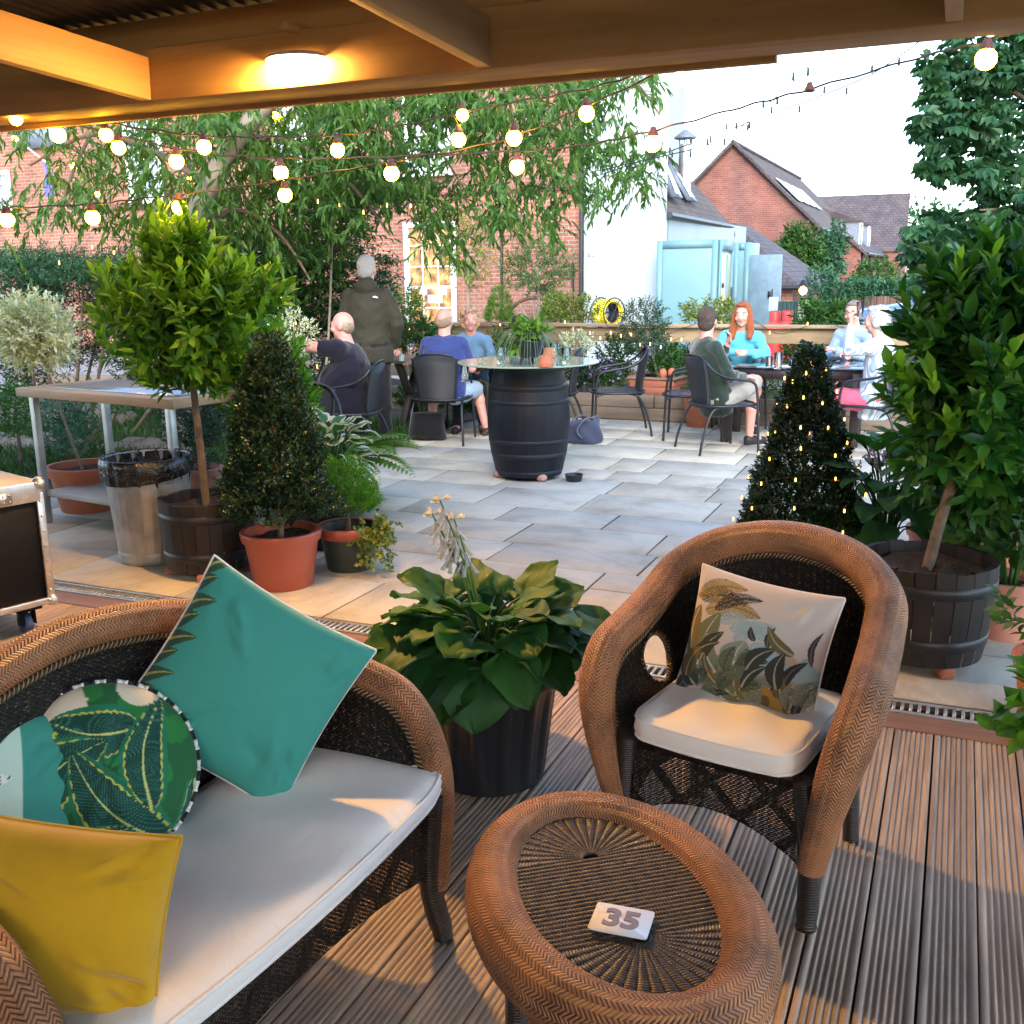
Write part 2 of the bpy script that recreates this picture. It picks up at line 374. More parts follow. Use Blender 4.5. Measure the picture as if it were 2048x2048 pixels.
while y < 10.95:
    d = rr.choice([.42, .5, .6, .6]); d = min(d, 11.0-y) if y+d > 10.8 else d; x = -12.5+rr.uniform(0, .4)
    while x < 4.2:
        L = rr.choice([.32, .45, .6, .75, .9, .9]);
        if abs(L-d) < .01 and d < .4: L = .6
        if d > .5 and L > .5 and rr.random() < .16:     # split a deep course into two shallow flags
            slab(mb, x, x+L, y, y+d/2); slab(mb, x, x+L, y+d/2, y+d)
        else: slab(mb, x, x+L, y, y+d)
        x += L
    y += d
struct(mb.build('patio_paving', FLAG, smooth=False))
# deck: grooved boards of real profile
mb = MB(); rr = random.Random(3); Y0, Y1 = -2.4, 3.648
prof = []
W = .124; g = 6
xs = [0.0, .0015]
step = (W-.028)/g
prof = [(-W/2, -.03), (-W/2, -.002), (-W/2+.002, 0)]
for i in range(g):
    x = -W/2+.014+step*(i+.5)
    prof += [(x-.0038, 0), (x-.0026, -.0045), (x+.0026, -.0045), (x+.0038, 0)]
prof += [(W/2-.002, 0), (W/2, -.002), (W/2, -.03)]
prof = np.array(prof); k = 0
for i in range(-44, 28):
    xc = .03+.065+.13*i; cuts = [Y0]; yb = rr.choice([.62, 1.22, 1.22, -.4])
    if rr.random() < .5: cuts.append(yb)
    cuts.append(Y1)
    for a, b in zip(cuts[:-1], cuts[1:]):
        sh = rr.uniform(-.0012, .0012); n = len(prof); hz = rr.uniform(-.0015, .001)
        P = np.array([[(xc+p[0]+sh, a+.0015, p[1]+hz) for p in prof], [(xc+p[0]+sh, b-.0015, p[1]+hz) for p in prof]])
        mb.grid(P); mb.add(P[0], [list(range(n))]); mb.add(P[1][::-1], [list(range(n))])
struct(mb.build('deck', DECKW, smooth=False))
mb = MB(); mb.box((-1.0, .6, -.045), (10.2, 6.4, .02)); struct(mb.build('deck_underlay', pmat('deck_dark', (.012, .01, .01), .95), smooth=False))
mb = MB(); mb.box((-1.0, 3.725, -.016), (9.7, .142, .034)); struct(mb.build('deck_border', BORDW, smooth=False, bevel=.004))
# drain channel with slotted grating
dr = thing('channel_drain', 'slotted galvanised channel drain running between the deck edge and the paving', 'drain', (-1, 3.865, 0))
mb = MB(); x0, x1 = -4.8, 4.8
for yy, wd in ((-.05, .012), (.05, .012)): mb.box((0, yy, -.004), (9.6, wd, .012))
n = 320
for i in range(n): mb.box((x0+(i+.5)*9.6/n, 0, -.004), (.012, .09, .009))
mb.build('grating', pmat('grate_metal', (.36, .37, .37), .45, metal=.55, var=.25, vs=12), dr, smooth=False)
mb = MB(); mb.box((0, 0, -.05), (9.6, .11, .02)); mb.build('channel', pmat('channel_dark', (.01, .01, .01), .9), dr, smooth=False)

# ---------- canopy over the deck ----------
bm_y0, bm_y1, bz = 3.64, 3.90, 2.325
cn = thing('timber_canopy', 'timber canopy over the deck with a front beam, joists and dark corrugated roof', 'canopy', (-1, 3.7, 0))
def W2(mb, name, mat, root, **k): return mb.build(name, mat, root, org=np.array(root.location), **k)
mb = MB(); mb.box((-4.5, 3.76, bz+.105), (17, .24, .21)); W2(mb, 'front_beam', BEAMW, cn, smooth=False, bevel=.006)
mb = MB(); mb.box((-4.5, 3.80, bz+.28), (17, .12, .14)); W2(mb, 'wall_plate', BEAMW, cn, smooth=False, bevel=.004)
mb = MB(); xe = AY(1555, 97, 3.9)[0]; mb.box((xe-3.5, 3.896, bz+.03), (7, .032, .1)); W2(mb, 'trim_board', BEAMW, cn, smooth=False, bevel=.003)
jx = [AY(985, 127, 3.64)[0]-.03, AY(305, 190, 3.64)[0]-.03]; dj = jx[0]-jx[1]
for x in (jx[1]-3*dj, jx[1]-2*dj, jx[1]-dj, jx[1], jx[0], jx[0]+dj, jx[0]+2*dj):
    mb = MB(); a = np.array([x, 3.64, bz+.09]); b = np.array([x, -2.4, bz+.09+6.04*.045]); c = (a+b)/2; L = np.linalg.norm(b-a)
    mb.box(c, (.05, L, .17), R=rotx(-.045)); W2(mb, 'joist', JOISTW, cn, smooth=False, bevel=.003)
mb = MB(); xs = np.arange(-13, 4.5, .0127); A = []
for yy in (4.1, .9, -2.5): A.append([(x, yy, bz+.375+(4.1-yy)*.045+.018*math.sin(x*2*PI/.076)) for x in xs])
mb.grid(np.array(A)); o = W2(mb, 'corrugated_roof', pmat('roof_sheet', (.035, .028, .024), .7, var=.3), cn)
for yy in (2.6, 1.2, -.2, -1.6):
    mb = MB(); mb.box((-4.5, yy, bz+.36-.06+(4.1-yy)*.045), (17, .05, .07)); W2(mb, 'purlin', JOISTW, cn, smooth=False)

mb = MB(); mb.box((-4.5, -2.5, 1.3), (17, .1, 2.6)); W2(mb, 'light_block_wall', JOISTW, cn, smooth=False)  # unseen wall added to stop light coming in under the roof from behind
# round ceiling lamp beside the beam
lp = G(602, 121, 2.43); LAMP = thing('ceiling_lamp', 'round glowing bulkhead lamp fixed under the canopy beside the front beam', 'lamp', lp)
mb = MB(); mb.lathe([(.0, -.035), (.06, -.033), (.105, -.022), (.128, -.004), (.13, 0)], 40, capb=False)
mb.build('diffuser', emat('lamp_glow', (1, .50, .12), 430), LAMP)
mb = MB(); mb.lathe([(.135, -.004), (.136, 0), (.13, .012), (.0, .012)], 40, capb=False); mb.build('housing', WHITEP, LAMP)
mb = MB(); mb.cap((0, 0, .01), .012, (0, 0, .10), .012); mb.box((0, .08, .11), (.05, .36, .03)); mb.build('bracket', JOISTW, LAMP)

# ---------- raised bed and rail at the back of the patio ----------
bed = thing('raised_bed', 'long raised bed of weathered timber sleepers at the back of the patio', 'raised bed', (-4, 10.9, 0))
for i, z in enumerate((.075, .215)):
    for k in range(6):
        mb = MB(); xa = -11.5+2.4*k-(i*1.1); mb.box((xa+1.2, 10.92, z), (2.39, .12, .137)); W2(mb, 'sleeper', SLEEPW, bed, smooth=False, bevel=.01)
mb = MB(); nx, ny = 120, 8
P = [[(x, y, .2+.03*math.sin(x*3+y*5)+random.uniform(-.012, .012)) for y in np.linspace(10.98, 12.6, ny)] for x in np.linspace(-11.5, 3, nx)]
mb.grid(P); W2(mb, 'soil', SOIL, bed)
rail = thing('timber_rail', 'pale timber post and rail fence behind the seated people', 'fence', (-4, 11.65, 0))
def rbox(name, c, s): mb = MB(); mb.box(c, s); W2(mb, name, RAILW, rail, smooth=False, bevel=.006)
RZ = 1.0
for a, b in ((-9.0, -6.2), (-6.2, -2.33), (-2.23, 2.6)): rbox('top_rail', ((a+b)/2, 11.63, RZ), (b-a-.01, .15, .035)); rbox('face_board', ((a+b)/2, 11.66, RZ-.11), (b-a-.01, .045, .16))
for a, b in ((-9.0, -6.2), (-6.2, -2.33), (-2.23, 2.6)): rbox('lower_board', ((a+b)/2, 11.67, .55 if a > -3 else .4), (b-a-.01, .04, .14))
for x, h in ((-9.0, .95), (-6.2, .95), (-2.28, 1.14), (2.6, .95)): rbox('post', (x, 11.72, h/2), (.1, .1, h))

# =====================================================================
# BUILDINGS
# =====================================================================
def sash(root, x0, x1, z0, z1, y, cols=3, rows=4, lit=False, org=None):
    o = np.array(root.location); fw = .1
    mb = MB(); cx, cz = (x0+x1)/2, (z0+z1)/2
    for xx in (x0, x1): mb.box((xx, y-.01, cz), (fw, .09, z1-z0+fw))
    mb.box((cx, y-.013, z1), (x1-x0-fw, .09, fw)); mb.box((cx, y-.013, z0), (x1-x0-fw, .09, fw*1.3))
    f = mb.build('window', WHITEP, root, smooth=False, org=o)
    mb = MB()
    for i in range(1, cols): mb.box((x0+(x1-x0)*i/cols, y, cz), (.022, .03, z1-z0-fw))
    for i in range(1, rows): mb.box((cx, y-.003, z0+(z1-z0)*i/rows), (x1-x0-fw, .034, .05 if i == rows//2 else .024))
    mb.build('glazing_bar', WHITEP, f, smooth=False, org=o)
    mb = MB(); mb.quad((x0, y+.03, z0), (x1, y+.03, z0), (x1, y+.03, z1), (x0, y+.03, z1)); mb.build('pane', PANE_LIT if lit else PANE, f, smooth=False, org=o)
    mb = MB(); mb.box((cx, y-.06, z0-.08), (x1-x0+.16, .16, .05)); mb.build('sill', WHITEP, f, smooth=False, org=o)
    return f
m = NT('window_pane'); m.P(Base_Color=m.mix(m.noise(2, 3), (.10, .13, .17), (.35, .42, .5)), Roughness=.06, Specular_IOR_Level=.9); PANE = m.m
m = NT('lit_pane'); co = m.coord('UV'); nz = m.n('TexNoise', i_Scale=5.5, i_Detail=3.0); m.set(nz.inputs[0], co)
c = m.ramp(nz.outputs[0], [(.32, (.05, .015, .005)), (.45, (.5, .17, .03)), (.56, (1.0, .52, .12)), (.7, (1, .8, .4))])
m.P(Base_Color=(.05, .04, .03), Emission_Color=c, Emission_Strength=.22, Roughness=.1); PANE_LIT = m.m

# brick public house
PY = 19.0; xe = AY(1160, 500, PY)[0]
pub = thing('brick_pub', 'long red brick pub wall with white sash windows behind the weeping tree', 'building', (-12, PY, 0))
mb = MB(); mb.quad((-36, PY, -.05), (xe, PY, -.05), (xe, PY, 8.5), (-36, PY, 8.5)); mb.quad((xe, PY, -.05), (xe-3.6, PY+9, -.05), (xe-3.6, PY+9, 8.5), (xe, PY, 8.5)); mb.quad((-36, PY+9, 8.5), (xe-3.6, PY+9, 8.5), (xe-3.6, PY+9, -.05), (-36, PY+9, -.05)); W2(mb, 'wall', BRICK, pub, smooth=False)
mb = MB(); mb.box((xe-6, PY-.02, AY(1000, 378, PY)[2]), (12, .06, .16)); W2(mb, 'string_course', BRICK2, pub, smooth=False)
mb = MB(); mb.quad((-36.3, PY-.35, 8.45), (xe+.3, PY-.35, 8.45), (xe+.3, PY+4.5, 12), (-36.3, PY+4.5, 12)); mb.quad((xe-3.4, PY+9.3, 8.45), (-36.3, PY+9.3, 8.45), (-36.3, PY+4.5, 12), (xe-1.5, PY+4.5, 12)); W2(mb, 'roof', TILES, pub, smooth=False)
a = AY(822, 665, PY); b = AY(908, 448, PY); sash(pub, a[0], b[0], a[2]+.1, b[2], PY-.05, 3, 5, True)
mb = MB(); mb.box(((a[0]+b[0])/2, PY-.03, a[2]-.12), (b[0]-a[0]+.3, .12, .14)); W2(mb, 'stone_sill', SLATE, pub, smooth=False)
# furniture seen inside the lit window: red chair back, orange chairs, green board
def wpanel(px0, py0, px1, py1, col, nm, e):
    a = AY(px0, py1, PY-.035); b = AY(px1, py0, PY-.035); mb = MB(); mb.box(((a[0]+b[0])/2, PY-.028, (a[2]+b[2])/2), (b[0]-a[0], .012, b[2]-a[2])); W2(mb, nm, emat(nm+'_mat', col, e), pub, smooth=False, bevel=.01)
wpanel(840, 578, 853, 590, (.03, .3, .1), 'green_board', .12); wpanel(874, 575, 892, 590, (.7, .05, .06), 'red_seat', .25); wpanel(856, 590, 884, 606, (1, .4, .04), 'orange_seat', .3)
for (u0, v0, u1, v1) in ((818, 345, 897, 190), (268, 400, 318, 232), (0, 440, 18, 345), (560, 330, 610, 215)):
    a = AY(u0, v0, PY); b = AY(u1, v1, PY); sash(pub, a[0], b[0], a[2], b[2], PY-.05, 3, 4)
a = AY(42, 300, PY); b = AY(135, 238, PY); mb = MB(); mb.box(((a[0]+b[0])/2, PY-.08, (a[2]+b[2])/2), (b[0]-a[0], .1, b[2]-a[2])); W2(mb, 'sign_board', LEAD, pub, smooth=False)
for px in (1005, 1147): 
    a = AY(px, 660, PY); b = AY(px, 435 if px < 1100 else 525, PY); mb = MB(); mb.tube([a-[0, .04, 0], b-[0, .04, 0]], .028, 8); W2(mb, 'cable_pipe', BLACKM, pub)
fl = AY(88, 330, 15.0); fg = thing('flag', 'small purple flag on a white pole against the brick pub', 'flag', fl)
mb = MB(); mb.cap((-.55, 0, .45), .014, (.05, 0, .05), .014); mb.build('pole', WHITEP, fg)
mb = MB(); P = [[(-.05+.2*u+.03*math.sin(v*7), .03*math.sin(u*6+v*4), .05-.62*v-.1*u) for v in np.linspace(0, 1, 14)] for u in np.linspace(0, 1, 10)]; mb.grid(P); mb.build('cloth', pmat('flag_cloth', (.13, .11, .5), .8), fg)
# cartwheel leaning on the wall
wc = AY(1068, 662, PY-.6); cwr = .62; cw = thing('cart_wheel', 'old dark iron rimmed cart wheel leaning against the brick wall', 'wheel', wc)
mb = MB(); th = np.linspace(0, 2*PI, 40, endpoint=False); mb.tube([(cwr*math.cos(t), 0, cwr*math.sin(t)) for t in th], .035, 8, closed=True); mb.build('rim', pmat('rust', (.07, .035, .025), .8, var=.4), cw)
mb = MB()
for t in np.linspace(0, 2*PI, 12, endpoint=False): mb.tube([(0, 0, 0), (cwr*math.cos(t), 0, cwr*math.sin(t))], .02, 6)
mb.ell((0, 0, 0), (.1, .1, .1)); mb.build('spokes', SLEEPW, cw)

# white rendered building
WY = PY-.1; x0 = AY(1163, 500, WY)[0]; x1 = AY(1336, 300, WY)[0]
wb = thing('white_building', 'tall white rendered building with a tiled lower wing and a steel flue', 'building', (x0, WY, 0))
ev = AY(1340, 425, WY); ze = ev[2]; zr = 4.6; yf = WY+7.6
mb = MB(); mb.quad((x0, WY, -.05), (x1, WY, -.05), (x1, WY, 9), (x0, WY, 9)); mb.quad((x1, WY, ze), (x1-2.8, yf, ze), (x1-2.8, yf, 9), (x1, WY, 9)); mb.quad((x0, yf, -.05), (x0, WY, -.05), (x0, WY, 9), (x0, yf, 9))
mb.quad((x1, WY+.0, -.05), (x1, yf, -.05), (x1, yf, ze), (x1, WY, ze)); W2(mb, 'wall', RENDERW, wb, smooth=False)
# wing: side wall steps out to the right as it recedes; catslide roof above it
ef = AY(1462, 450, WY+6.2); xs_ = x1+.02
rt = AY(1340, 303, WY+.3); rf = AY(1357, 312, WY+6.2)
mb = MB(); mb.quad((x1+.03, WY-.1, ze), tuple(ef), (rf[0]-.2, rf[1], rf[2]), (x1-.25, WY-.1, rt[2])); W2(mb, 'tiled_roof', TILES, wb, smooth=False)
mb = MB(); mb.quad((x1+.01, WY+.1, -.05), (ef[0]-.12, ef[1], -.05), (ef[0]-.12, ef[1], ef[2]-.02), (x1+.01, WY+.1, ze-.03)); mb.quad((ef[0]-.12, ef[1], -.05), (rf[0]-1, ef[1], -.05), (rf[0]-.6, rf[1], rf[2]), (ef[0]-.12, ef[1], ef[2]-.02)); W2(mb, 'wing_wall', RENDERW, wb, smooth=False)
mb = MB(); a = np.array([x1+.08, WY-.1, ze-.05]); b = ef+[.04, 0, -.05]; mb.tube([a, b], .06, 8); mb.tube(spline([b, b+[.02, 0, -.25], b+[-.2, .05, -.45], b+[-.2, .05, -2.2]], 4), .04, 8); W2(mb, 'gutter', BLACKM, wb)
def onroof(u, v, up=.0):
    A = np.array([x1+.03, WY-.1, ze]); B = ef; C_ = np.array([rf[0]-.2, rf[1], rf[2]]); D = np.array([x1-.25, WY-.1, rt[2]])
    p = (A*(1-u)+B*u)*(1-v)+(D*(1-u)+C_*u)*v; n = np.cross(B-A, D-A); n /= np.linalg.norm(n); return p+n*up
for u in (.14, .42):
    mb = MB(); q = [onroof(u+a_, b_, .05) for a_, b_ in ((0, .28), (.15, .28), (.15, .82), (0, .82))]; mb.add(q+[onroof(u+a_, b_, -.02) for a_, b_ in ((0, .28), (.15, .28), (.15, .82), (0, .82))], [[0, 1, 2, 3], [0, 4, 5, 1], [1, 5, 6, 2], [2, 6, 7, 3], [3, 7, 4, 0]]); f = W2(mb, 'rooflight', LEAD, wb, smooth=False)
    mb = MB(); mb.quad(*[onroof(u+a_, b_, .06) for a_, b_ in ((.03, .33), (.12, .33), (.12, .77), (.03, .77))]); mb.build('pane', PANE, f, smooth=False, org=np.array(wb.location))
a = AY(1370, 330, WY+4); b = AY(1370, 291, WY+4); hw = abs(AY(1383, 300, WY+4)[0]-AY(1358, 300, WY+4)[0])/2
mb = MB(); mb.lathe([(hw, a[2]-1.3), (hw, b[2]), (hw*.98, b[2]+.02), (0, b[2]+.02)], 20, c=(a[0], a[1], 0)); fl = W2(mb, 'flue', GALV, wb)
mb = MB(); mb.lathe([(hw*1.75, b[2]+.14), (hw*1.78, b[2]+.17), (.02, b[2]+.33)], 20, c=(a[0], a[1], 0))
for k in range(4): t = k*PI/2+.4; mb.tube([(a[0]+hw*.9*math.cos(t), a[1]+hw*.9*math.sin(t), b[2]-.05), (a[0]+hw*math.cos(t), a[1]+hw*math.sin(t), b[2]+.17)], .015, 6)
mb.build('cowl', LEAD, fl, org=np.array(wb.location))
mb = MB(); dp = AY(1170, 400, WY-.1); mb.tube([(dp[0]-.08, WY-.06, 0), (dp[0]-.08, WY-.06, 8)], .045, 10)
for z in (1.2, 3.1, 5): mb.box((dp[0]-.08, WY-.03, z), (.16, .05, .05))
W2(mb, 'downpipe', BLACKM, wb)
a = AY(1183, 500, WY-.005); mb = MB(); mb.box((a[0], WY-.008, a[2]), (.14, .012, .24)); W2(mb, 'paper_notice', pmat('paper', (.66, .68, .7), .7), wb, smooth=False)
mb = MB(); 
for k in range(6): mb.box((a[0], WY-.016, a[2]+.09-.034*k), (.1 if k % 2 else .075, .003, .008))
W2(mb, 'notice_lines', pmat('ink', (.35, .37, .4), .7), wb, smooth=False)
# hose reel
hr = AY(1215, 625, WY-.25); r0 = 41/2*1.06*2/2/2050*19.6*1.0*1.5
reel = thing('hose_reel', 'wall reel wound with bright yellow hose on the white wall', 'hose reel', hr, rz=math.radians(62))
mb = MB()
for k in range(9): mb.tube([((.23+.012*(k % 2))*math.cos(t)+random.uniform(-.003, .003), -.16+.04*k, (.21+.012*(k % 2))*math.sin(t)) for t in np.linspace(0, 2*PI, 28, endpoint=False)], .0155, 6, closed=True)
for k in range(5): mb.tube(spline([((.23)*math.cos(t+k*1.1), -.11+.2*(t/2.6), (.235)*math.sin(t+k*1.1)) for t in np.linspace(0, 2.6, 6)], 4), .013, 6)
mb.build('hose', pmat('yellow_hose', (.75, .60, .02), .4), reel)
mb = MB()
for yy in (-.18, .18): mb.tube([(.27*math.cos(t), yy, .27*math.sin(t)) for t in np.linspace(0, 2*PI, 32, endpoint=False)], .012, 6, closed=True)
for yy in (-.18, .18):
    for t in np.linspace(0, PI, 3, endpoint=False): mb.tube([(.27*math.cos(t), yy, .27*math.sin(t)), (-.27*math.cos(t), yy, -.27*math.sin(t))], .008, 6)
mb.lathe([(.17, -.13), (.17, .13)], 24, axis='y', capb=False); mb.build('drum', BLACKM, reel)

# pale blue toilet booths
def booth(px0, px1, pys, pyt, y, dep, label, doorside):
    a = AY(px0, pyt, y); b = AY(px1, pyt, y); h = (a[2]+b[2])/2; c = np.array([(a[0]+b[0])/2, y, 0]); wd = b[0]-a[0]
    r = thing('toilet_booth', label, 'booth', c, group=None)
    mb = MB(); mb.box((0, dep/2, h/2), (wd, dep, h)); mb.build('shell', BOOTH, r, smooth=False, bevel=.01)
    mb = MB(); t = .025
    for s in (-1, 1): mb.box((s*(wd/2-.05), -t/2, h/2), (.1, t, h-.004))
    mb.box((0, -t/2, h-.07), (wd-.2, t, .13)); mb.box((0, -t/2, .06), (wd-.2, t, .12)); mb.build('front_frame', BOOTH, r, smooth=False)
    return r, c, wd, h
b1, c1, w1, h1 = booth(1315, 1437, 0, 480, 18.3, 1.15, 'pale blue toilet booth with its cream door standing open', 1)
mb = MB(); xr = w1/2+.012
mb.box((xr, .57, h1*.46), (.02, .98, h1*.86)); mb.build('door_opening', BOOTH_IN, b1, smooth=False)
mb = MB(); mb.box((xr+.02, .62, h1*.46), (.025, .03, h1*.84)); mb.box((xr+.018, .08, h1*.5), (.03, .1, h1)); mb.box((xr+.018, 1.1, h1*.5), (.03, .1, h1)); mb.box((xr+.018, .6, h1-.09), (.03, .95, .18)); mb.build('door_frame', BOOTH, b1, smooth=False)
mb = MB(); mb.cap((xr+.06, .9, 1.0), .012, (xr+.06, .9, 1.3), .012); mb.ell((xr+.03, .3, 1.35), (.02, .05, .05)); mb.build('handle', BLACKM, b1)
b2, c2, w2, h2 = booth(1468, 1501, 0, 485, 20.3, 1.0, 'second pale blue toilet booth behind with its grey door swung outwards', 1)
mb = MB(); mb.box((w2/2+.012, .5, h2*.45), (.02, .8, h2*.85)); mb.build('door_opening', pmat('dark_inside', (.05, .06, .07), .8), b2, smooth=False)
dd = AY(1540, 600, 19.6); mb = MB(); L = .62; mb.box((w2/2+.33, -.1, h2*.47), (L, .04, h2*.84), rz=math.radians(-12)); dr2 = mb.build('door', pmat('grey_blue_paint', (.17, .26, .32), .5), b2, smooth=False, bevel=.004)
mb = MB(); mb.cap((w2/2+.48, -.2, 1.0), .012, (w2/2+.48, -.2, 1.25), .012); mb.box((w2/2+.42, -.165, 1.15), (.05, .03, .12), rz=math.radians(-12)); mb.build('handle', BLACKM, dr2)

# brick barn house with gable
GY = 42.0; pk = AY(1468, 287, GY); er = AY(1627, 442, GY); gx = pk[0]; half = er[0]-gx; zl = er[2]; rf_y = 60.0
hs = thing('brick_house', 'red brick house with a tall plain gable and tiled roof facing the yard', 'house', (gx, GY, 0))
def gable(mb, y, gx, half, zl, zp, flip=1):
    V = [(gx-half, y, -.1), (gx+half, y, -.1), (gx+half, y, zl), (gx, y, zp), (gx-half, y, zl)]; U = [(v[0], v[2]) for v in V]; mb.add(V, np.array([[0, 1, 2, 3, 4]]), U)
mb = MB(); gable(mb, GY, gx, half, zl, pk[2]-.08); mb.quad((gx+half, GY, -.1), (gx+half, rf_y, -.1), (gx+half, rf_y, zl), (gx+half, GY, zl)); mb.quad((gx-half, rf_y, -.1), (gx-half, GY, -.1), (gx-half, GY, zl), (gx-half, rf_y, zl)); W2(mb, 'wall', BRICK2, hs, smooth=False)
def roofpair(mb, y0, y1, gx, half, zl, zp, ov=.25, th=.12):
    k = (zp-zl)/half
    for s in (1, -1):
        a = (gx+s*(half+ov), y0-.15, zl-ov*k); b = (gx+s*(half+ov), y1, zl-ov*k); c = (gx, y1, zp); d = (gx, y0-.15, zp)
        if s > 0: mb.quad(a, b, c, d)
        else: mb.quad(b, a, d, c)
        mb.quad((a[0], a[1], a[2]-th), a, d, (d[0], d[1], d[2]-th))
mb = MB(); roofpair(mb, GY, rf_y, gx, half, zl, pk[2]); W2(mb, 'roof', TILES, hs, smooth=False)
mb = MB(); k = (pk[2]-zl)/half
for s in (1, -1): mb.tube([(gx+s*(half+.3), GY-.2, zl-.3*k), (gx, GY-.2, pk[2]+.03)], .08, 6)
mb.tube([(gx, GY-.2, pk[2]+.04), (gx, rf_y, pk[2]+.04)], .1, 6); W2(mb, 'ridge_tiles', SLATE, hs)
def onR(xf, y, up=.08): x = gx+half*xf; n = np.array([k, 0, 1])/math.hypot(k, 1); return np.array([x, y, pk[2]-k*half*xf])+n*up
for i in range(4):
    ya = GY+1.6+i*2.0; mb = MB(); q = [(.72, ya), (.72, ya+1.5), (.42, ya+1.5), (.42, ya)]; q = [onR(*p) for p in q]; mb.quad(*q); W2(mb, 'rooflight', pmat('rooflight_glass', (.62, .72, .74), .25), hs, smooth=False)
mb = MB(); mb.tube([(gx+half+.3, GY-.1, zl-.32*k), (gx+half+.3, rf_y, zl-.32*k)], .07, 6); mb.tube([(gx+half+.05, GY+.3, 0), (gx+half+.05, GY+.3, zl-.2)], .05, 6); W2(mb, 'gutter', BLACKM, hs)
mb = MB(); mb.quad((gx, rf_y, zl), (gx+half, rf_y, -.1), (gx+half, rf_y, zl), (gx, rf_y, pk[2])); W2(mb, 'gable_end', BRICK2, hs, smooth=False)
# higher rear range (second ridge just behind)
p2 = AY(1540, 318, 46); e2 = AY(1700, 455, 46)
# dormer house further right
DY = 53.0; a = AY(1640, 480, DY); b = AY(1815, 540, DY); rz_ = AY(1815, 386, DY+6)
xl, xr_ = AY(1600, 500, DY)[0], AY(1722, 500, DY)[0]; zE = AY(1722, 495, DY)[2]; xR = AY(1812, 400, DY+9)[0]
dh = thing('dormer_house', 'brick house with dark tiled roof and lead clad dormers right of the gabled house', 'house', (xl, DY, 0))
zP = AY(1650, 395, DY)[2]; hx = xr_-xl
mb = MB(); V = [(xl-4, DY, -.1), (xr_, DY, -.1), (xr_, DY, zE), (xl, DY, zP), (xl-4, DY, zP)]; mb.add(V, np.array([[0, 1, 2, 3, 4]]), [(v[0], v[2]) for v in V])
mb.quad((xr_, DY, -.1), (xr_, DY+14, -.1), (xr_, DY+14, zE), (xr_, DY, zE)); W2(mb, 'wall', BRICK2, dh, smooth=False)
kk = (zP-zE)/hx
mb = MB(); mb.quad((xr_+.3, DY-.2, zE-.3*kk), (xr_+.3, DY+14, zE-.3*kk), (xl, DY+14, zP), (xl, DY-.2, zP)); mb.quad((xr_+.3, DY-.2, zE-.3*kk-.15), (xr_+.3, DY-.2, zE-.3*kk), (xl, DY-.2, zP), (xl, DY-.2, zP-.15)); W2(mb, 'roof', SLATE, dh, smooth=False)
for yy in (DY+1.2, DY+6.0):
    mb = MB(); xf = xr_-.25; zf = zE+.1; ht = 1.15; dw = 1.5
    mb.add([(xf, yy, zf), (xf, yy, zf+ht), (xf-(ht/kk), yy, zf+ht), (xf, yy+dw, zf), (xf, yy+dw, zf+ht), (xf-(ht/kk), yy+dw, zf+ht)], [[0, 1, 2], [5, 4, 3]]); mb.quad((xf, yy, zf), (xf, yy+dw, zf), (xf, yy+dw, zf+ht), (xf, yy, zf+ht)); d = W2(mb, 'dormer', LEAD, dh, smooth=False)
    mb = MB(); mb.box((xf+.02, yy+.08, zf+ht/2), (.06, .16, ht)); mb.box((xf+.02, yy+dw-.08, zf+ht/2), (.06, .16, ht)); mb.box((xf+.025, yy+dw/2, zf+ht-.06), (.05, dw-.32, .12)); mb.build('window', WHITEP, d, smooth=False, org=np.array(dh.location))
    mb = MB(); mb.quad((xf+.2, yy-.15, zf+ht), (xf+.2, yy+dw+.15, zf+ht), (xf-1.9, yy+dw/2+.3, zf+ht+.75), (xf-1.9, yy+dw/2-.3, zf+ht+.75)); mb.add([(xf+.2, yy-.15, zf+ht), (xf-1.9, yy+dw/2-.3, zf+ht+.75), (xf-1.9, yy-.15, zf+ht)], [[0, 1, 2]]); mb.build('dormer_roof', TILES, d, smooth=False, org=np.array(dh.location))
mb = MB(); mb.tube([(xr_+.32, DY-.1, zE-.35*kk), (xr_+.32, DY+14, zE-.35*kk)], .08, 6)
for yy in (DY+.4, DY+5): mb.tube([(xr_+.06, yy, 0), (xr_+.06, yy, zE-.2)], .05, 6)
W2(mb, 'gutter', BLACKM, dh)
# cross wing closing the view, ridge left to right
CY = DY+14; a = AY(1812, 386, CY+3); xq0 = xl-2; xq1 = AY(1812, 400, CY)[0]; zt = a[2]; ze2 = AY(1750, 500, CY)[2]
cwg = thing('far_brick_house', 'far brick house with a dark slate roof and pale gable end', 'house', (xq0, CY, 0))
mb = MB(); mb.quad((xq0, CY, -.1), (xq1, CY, -.1), (xq1, CY, ze2), (xq0, CY, ze2)); V = [(xq1, CY, -.1), (xq1, CY+6, -.1), (xq1, CY+6, ze2), (xq1, CY+3, zt-.1), (xq1, CY, ze2)]; mb.add(V, np.array([[0, 1, 2, 3, 4]]), [(v[1], v[2]) for v in V]); W2(mb, 'wall', BRICK2, cwg, smooth=False)
mb = MB(); mb.quad((xq0, CY-.2, ze2-.1), (xq1+.1, CY-.2, ze2-.1), (xq1+.1, CY+3, zt), (xq0, CY+3, zt)); W2(mb, 'roof', SLATE, cwg, smooth=False)
mb = MB(); 
for z in (1.5, 2.3): mb.box((xq1+1.4, CY-1, z), (2.4, .1, .12))
for x in (.3, 1.4, 2.5): mb.box((xq1+x, CY-1, 1.2), (.12, .12, 2.4))
W2(mb, 'balcony', SLEEPW, cwg, smooth=False)
